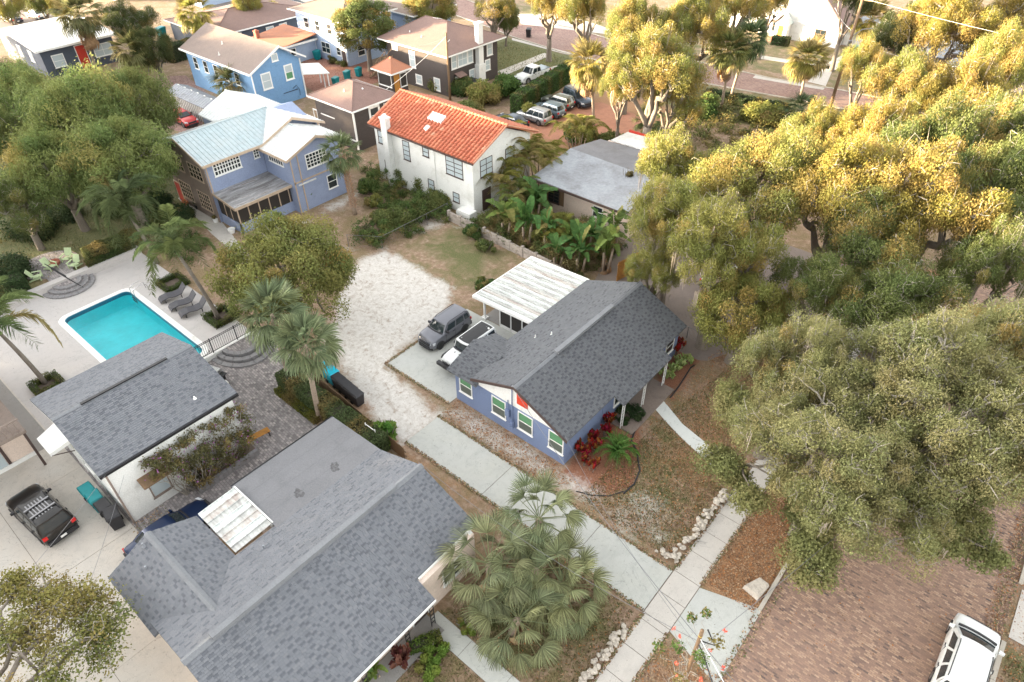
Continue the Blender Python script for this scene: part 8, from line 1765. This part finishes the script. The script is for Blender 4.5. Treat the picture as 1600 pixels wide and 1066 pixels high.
hedge(G(805, 178), G(892, 122), 1.6, 2.3, 'tall dense green hedge between pickup driveway and car park', 8, 130, (.075, .12, .035), .15, leaf=(.2, .13)); hedge(G(265, 98), G(395, 62), 2.0, 2.4, 'long dark leafy boundary hedge behind the sky blue house', 9, 90, (.055, .075, .035), .2, leaf=(.24, .15)); hedge(G(395, 48), G(470, 28), 1.6, 1.8, 'sunlit yellow-green hedge along the long low house', 10, 90, (.12, .14, .035), .5, leaf=(.24, .15))
hedge(G(1100, 152), G(1230, 178), 1.4, 1.1, 'dark clipped hedge under the ringed-trunk palms', 11, 110, (.05, .075, .03), .2, leaf=(.2, .13)); hedge(G(1205, 68), G(1232, 72), 1.5, 1.2, 'short dark hedge in front of the white cottage porch', 12, 110, (.05, .08, .03), leaf=(.2, .13))
VB = [((600, 355, 1.6, 1.2, 1.9), 'vine-grown shrub at the sand yard corner of the wire fence', GREEN, .2), ((630, 352, 1.7, 1.3, 2.2), 'green vine shrub on the wire fence, second from the corner', GREEN, .1), ((655, 340, 1.6, 1.3, 1.9), 'green vine shrub in the middle of the wire fence', GREEN, .15), ((682, 326, 1.6, 1.3, 1.8), 'leafy shrub at the far end of the wire fence', GREEN, .2), ((572, 372, 1.7, .9, 1.2), 'brownish vine heap on the short wire fence', (.10, .095, .05), .4),
      ((640, 285, 1.6, 1.5, 3.0), 'tall ragged shrub against the white house long wall, left', GREEN, .1), ((665, 298, 1.6, 1.4, 2.6), 'ragged shrub against the white house long wall, middle', GREEN, .15), ((694, 318, 1.6, 1.4, 1.9), 'ragged shrub against the white house long wall, right', GREEN, .25), ((618, 275, 1.4, 1.3, 2.2), 'green shrub under the white chimney', GREEN, .1), ((578, 302, 1.2, 1.2, 2.0), 'young green tree-like shrub right of the orange trunk palm', (.09, .14, .04), .1), ((585, 322, 1.0, 1.0, 1.2), 'rounded yellowish shrub inside the fence', OLIVE, .4), ((600, 300, 1.5, 1.3, 1.0), 'grey-green undergrowth by the yard fence', GREY, .2),
      ((510, 300, 1.6, 1.6, 1.9), 'round dark green shrub at the periwinkle house corner', (.06, .085, .035), .05), ((322, 118, 1.8, 1.8, 1.6), 'round blue-green shrub beside the sky blue house', (.07, .11, .06), .1), ((720, 145, 2.6, 2.0, 2.2), 'palm-like green shrub below the weathered pole', (.09, .14, .045), .2), ((757, 160, 2.8, 2.2, 3.0), 'golden-olive bushy shrub behind the tile roof', OLIVE, .4), ((790, 150, 2.2, 2.0, 3.2), 'tall bright green shrub at the start of the hedge', (.09, .15, .04), .15), ((690, 138, 2.4, 2.0, 2.0), 'green shrub under the brown house windows', GREEN, .2),
      ((735, 180, 2.0, 1.6, 1.8), 'dark shrub hugging the back of the tile roof', GREEN, .2), ((828, 186, 1.0, 1.0, 2.6), 'narrow olive shrub in front of the silver car', OLIVE, .3), ((905, 222, 2.2, 1.8, 2.6), 'green bushy shrub behind the grey bungalow', (.10, .16, .05), .2), ((960, 228, 2.5, 1.5, 1.4), 'low dark shrubs at the oak foot', GREEN, .2), ((1040, 235, 3.0, 1.8, 1.8), 'mixed green shrubs right of the bungalow patio roof', GREEN, .3), ((1085, 180, 3.0, 2.0, 2.0), 'green shrubs behind the moss-hung oak', (.09, .14, .04), .3),
      ((1105, 172, 1.2, 1.2, 2.8), 'light green slender young palm-like shrub by the street', (.2, .26, .08), .3), ((1190, 190, 3.2, 2.2, 2.4), 'sunlit shrubs below the cross street kerb', OLIVE, .5), ((785, 455, .7, .6, .6), 'small weed by the white metal roof corner', (.12, .18, .05), .1), ((758, 448, 1.1, .9, .7), 'grassy weeds left of the white metal roof', (.10, .14, .04), .3), ((768, 445, .5, .5, .7), 'broad-leaved weed at the metal roof edge', (.10, .20, .06), .0),
      ((285, 345, 1.6, 1.4, 2.0), 'dark green shrub left of the house path', (.05, .08, .035), .1), ((255, 330, 1.6, 1.5, 2.4), 'dark shrub behind the foxtail palm', (.05, .08, .035), .1), ((60, 372, 3.0, 2.0, 2.0), 'dark shrub mass behind the garden chairs', (.06, .085, .035), .1), ((20, 440, 2.4, 2.0, 2.6), 'dark green shrub at the left edge by the garden wall', (.055, .08, .035), .1), ((108, 345, 2.0, 1.6, 1.8), 'grey-green shrub at the lawn edge', (.08, .11, .05), .1), ((180, 335, 2.2, 1.8, 2.4), 'dark green shrub at the top of the lawn', (.055, .08, .03), .1), ((1215, 250, 2.5, 2.0, 2.0), 'pale green undergrowth below the golden oaks', OLIVE, .4),
      ((1010, 470, 1.2, .9, 1.6), 'dark climber behind the ridge end of the bungalow', GREEN, .1), ((975, 330, 1.0, .8, 5.5), 'tall brown and green ivy column at the cream wall end', (.16, .12, .05), .6), ((760, 392, 1.4, .8, 1.3), 'green creeper tumbling over the block wall', GREEN, .2), ((740, 372, 1.2, .9, 1.6), 'shrub behind the block wall near the white house', (.08, .13, .04), .2), ((1395, 705, 2.0, 1.8, 3.0), 'dark green ivy-clad stump under the huge street oak', DARK, .0)]
for i, ((x, y, rx, ry, h), l, c, g) in enumerate(VB): bush(P3(x, y), rx, ry, h, l, 200+i, None if h < 3.5 else 5000, c, g, leaf=(.16, .10) if y > 240 else (.26, .17))
# ------------------------------------------------------------------ leaf litter and tufts on the ground (nobody could count them)
def scatter(name, label, polys, n, cols, size=.09, z=.03, cat='leaves', lift=0.0):
    rng = np.random.default_rng(n); P = []
    for poly, w in polys:
        q = np.array([(p[0], p[1]) for p in poly]); lo, hi = q.min(0), q.max(0); k = int(n*w); X = rng.uniform(lo, hi, (k*3, 2)); X = X[poly_sdf(X, poly) > 0][:k]; P.append(X)
    P = np.concatenate(P); P = P[(poly_sdf(P, [(v.x, v.y) for v in wl]) < 0) & ~((P[:, 1] > 9.65) & (P[:, 1] < 10.85) & (P[:, 0] > -15)) & ~((P[:, 0] > -15.2) & (P[:, 0] < -13) & (P[:, 1] > 22) & (P[:, 1] < 37))]; Z = terrain(P[:, 0], P[:, 1])+z; P = np.stack([P[:, 0], P[:, 1], Z+rng.random(len(P))*.03], 1)
    V = leaves_at(P, np.tile([0, 0, 1.0], (len(P), 1)), rng, size, size*.6, 1.5); me = np_mesh(name, V, 4, cols[0])
    for c in cols[1:]: me.materials.append(c)
    me.polygons.foreach_set('material_index', rng.integers(0, len(cols), len(P)).astype(np.int32)); o = link(name, me); tag(o, label, cat); o['kind'] = 'stuff'; return o
LC = [m_plain('fallen_leaf_'+k, c, .8, var=.2) for k, c in (('orange', (.36, .15, .05)), ('tan', (.40, .27, .16)), ('brown', (.17, .09, .05)))]
scatter('leaf_litter', 'orange and brown fallen oak leaves on the verge, lawn and brick street', [([(-4.7, 21), (-1.9, 21), (-1.9, 50), (-4.7, 50)], 1.0), ([(-4.7, 8), (-1.9, 8), (-1.9, 17), (-4.7, 17)], .2), ([(-13, 20.6), (-6.8, 20.6), (-6.8, 45), (-13, 45)], .5), ([(-1.6, 10), (7.8, 10), (7.8, 60), (-1.6, 60)], .10), ([(7.0, 22), (9.0, 22), (9, 45), (7, 45)], .2), ([(-24, 20.6), (-15, 20.6), (-13, 22.4), (-24, 22.4)], .12), ([(-14, 11), (-6.6, 11), (-6.6, 17.2), (-14, 17.2)], .05)], 16000, LC, .10, .035)
scatter('edge_debris', 'leaves and soil gathered along the edges of the paving', [(rect(-24, -6.3, 17.38, 17.62), 1), (rect(-24, -6.3, 20.36, 20.6), 1), (rect(-30.7, -24.3, 21.6, 21.86), .5), (rect(-30.75, -30.5, 21.7, 30), .5), (rect(-6.36, -6.12, 5, 17.4), 1), (rect(-6.36, -6.12, 20.6, 40), 1), (rect(-4.86, -4.62, 5, 17.3), .8), (rect(-4.86, -4.62, 20.7, 40), 1.2), (rect(-1.95, -1.3, 5, 45), 1.5), (rect(-31.3, -29.3, 3, 5), .2), (rect(-14.4, -6.3, 10.7, 10.9), .3), (rect(7.2, 7.9, 10, 45), 1.8)], 1500, [LC[2], LC[1], m_plain('fallen_leaf_green', (.12, .13, .05), .8)], .11, .045)
GCl = [m_plain('grass_'+k, c, .8, var=.2) for k, c in (('green', (.11, .14, .04)), ('straw', (.30, .25, .12)), ('brown', (.19, .14, .07)))]
def tufts(name, label, polys, n, cols, h=.12):
    rng = np.random.default_rng(n+1); P = []
    for poly, w in polys:
        q = np.array([(p[0], p[1]) for p in poly]); lo, hi = q.min(0), q.max(0); k = int(n*w); X = rng.uniform(lo, hi, (k*3, 2)); P.append(X[poly_sdf(X, poly) > 0][:k])
    P = np.concatenate(P); P = P[(poly_sdf(P, [(v.x, v.y) for v in wl]) < 0) & ~((P[:, 1] > 9.65) & (P[:, 1] < 10.85) & (P[:, 0] > -15))]; k = len(P); a = rng.random(k)*6.28; d = np.stack([np.cos(a), np.sin(a), np.zeros(k)], 1); B = np.stack([P[:, 0], P[:, 1], terrain(P[:, 0], P[:, 1])], 1); L_ = h*rng.uniform(.5, 1.4, (k, 1)); tip = B+np.stack([rng.normal(size=k)*.06, rng.normal(size=k)*.06, np.ones(k)*1.0], 1)*L_; 
    V = np.stack([B-d*.035, B+d*.035, tip+d*.012, tip-d*.012], 1).reshape(-1, 3); me = np_mesh(name, V, 4, cols[0])
    for c in cols[1:]: me.materials.append(c)
    me.polygons.foreach_set('material_index', rng.integers(0, len(cols), k).astype(np.int32)); o = link(name, me); tag(o, label, 'grass'); o['kind'] = 'stuff'
tufts('dry_grass', 'dry green and straw grass tufts on the lawns round the bungalow', [([(-14, 7), (-6.6, 7), (-6.6, 17.2), (-14, 17.2)], .9), ([(-13, 21), (-6.8, 21), (-6.8, 40), (-11, 40), (-12.4, 30)], 1.0), ([(8.3, 10), (12, 10), (12, 27), (8.3, 27)], .5)], 13000, GCl, .09)
tufts('garden_grass', 'green lawn grass of the upper garden and the far front lawns', [([(-85, -5), (-60, -5), (-60, 22), (-66, 28), (-85, 30)], 1.0), ([(-75, 76), (-60, 76), (-56, 80), (-48, 85), (-75, 87)], .5)], 9000, GCl[:2], .12)
# ------------------------------------------------------------------ unseen wood added left of the view, shaped to keep low sun off
rng = np.random.default_rng(77); C = []; R_ = []; fwd = np.array([-math.sin(YAW), math.cos(YAW)]); rgt = np.array([math.cos(YAW), math.sin(YAW)])
te = math.tan(SUN_EL); sdir = np.array(SUN_AZV)
def shade_h(f): return float(np.interp(f, [-60, 40, 52, 66, 80, 92, 104, 112], [18, 15, 10.5, 7.5, 4.2, 2.2, .5, -4]))
tb = MB()
for f in np.arange(-60, 110, 4.6):
    for row in range(2):
        lat = (80+max(0, f)*.72)+row*9; ff = f+rng.uniform(-1.5, 1.5); H_ = shade_h(ff)+te*(lat+10)+rng.uniform(-1.0, .8)
        if H_ < 4: continue
        p = fwd*ff-rgt*lat
        for k in range(int(H_*1.7)): C.append((p[0]+rng.normal()*2.2, p[1]+rng.normal()*2.2, 1.2+(H_-2.2)*rng.random()**.8)); R_.append(rng.uniform(1.3, 2.2))
        tb.tube([(p[0], p[1], -.2), (p[0]+.3, p[1], H_*.5), (p[0], p[1]+.3, H_*.9)], [.4, .3, .12], 6)
v_, ti_, cl_ = clumps(np.array(C), np.array(R_), 60, rng, .85, .5, 1.0, .3); o = link('added_shade_wood', np_mesh('added_shade_wood', v_, 4, M['leaf'], {'tint': ti_, 'clump': cl_})); o.color = (.08, .10, .035, .2); tag(o, 'added unseen row of tall trees left of the view, shaped to shade the gardens', 'wood'); o['kind'] = 'stuff'
tr_ = part('added_shade_wood_trunks', tb, M['bark'], o, local=True, stuff=True)
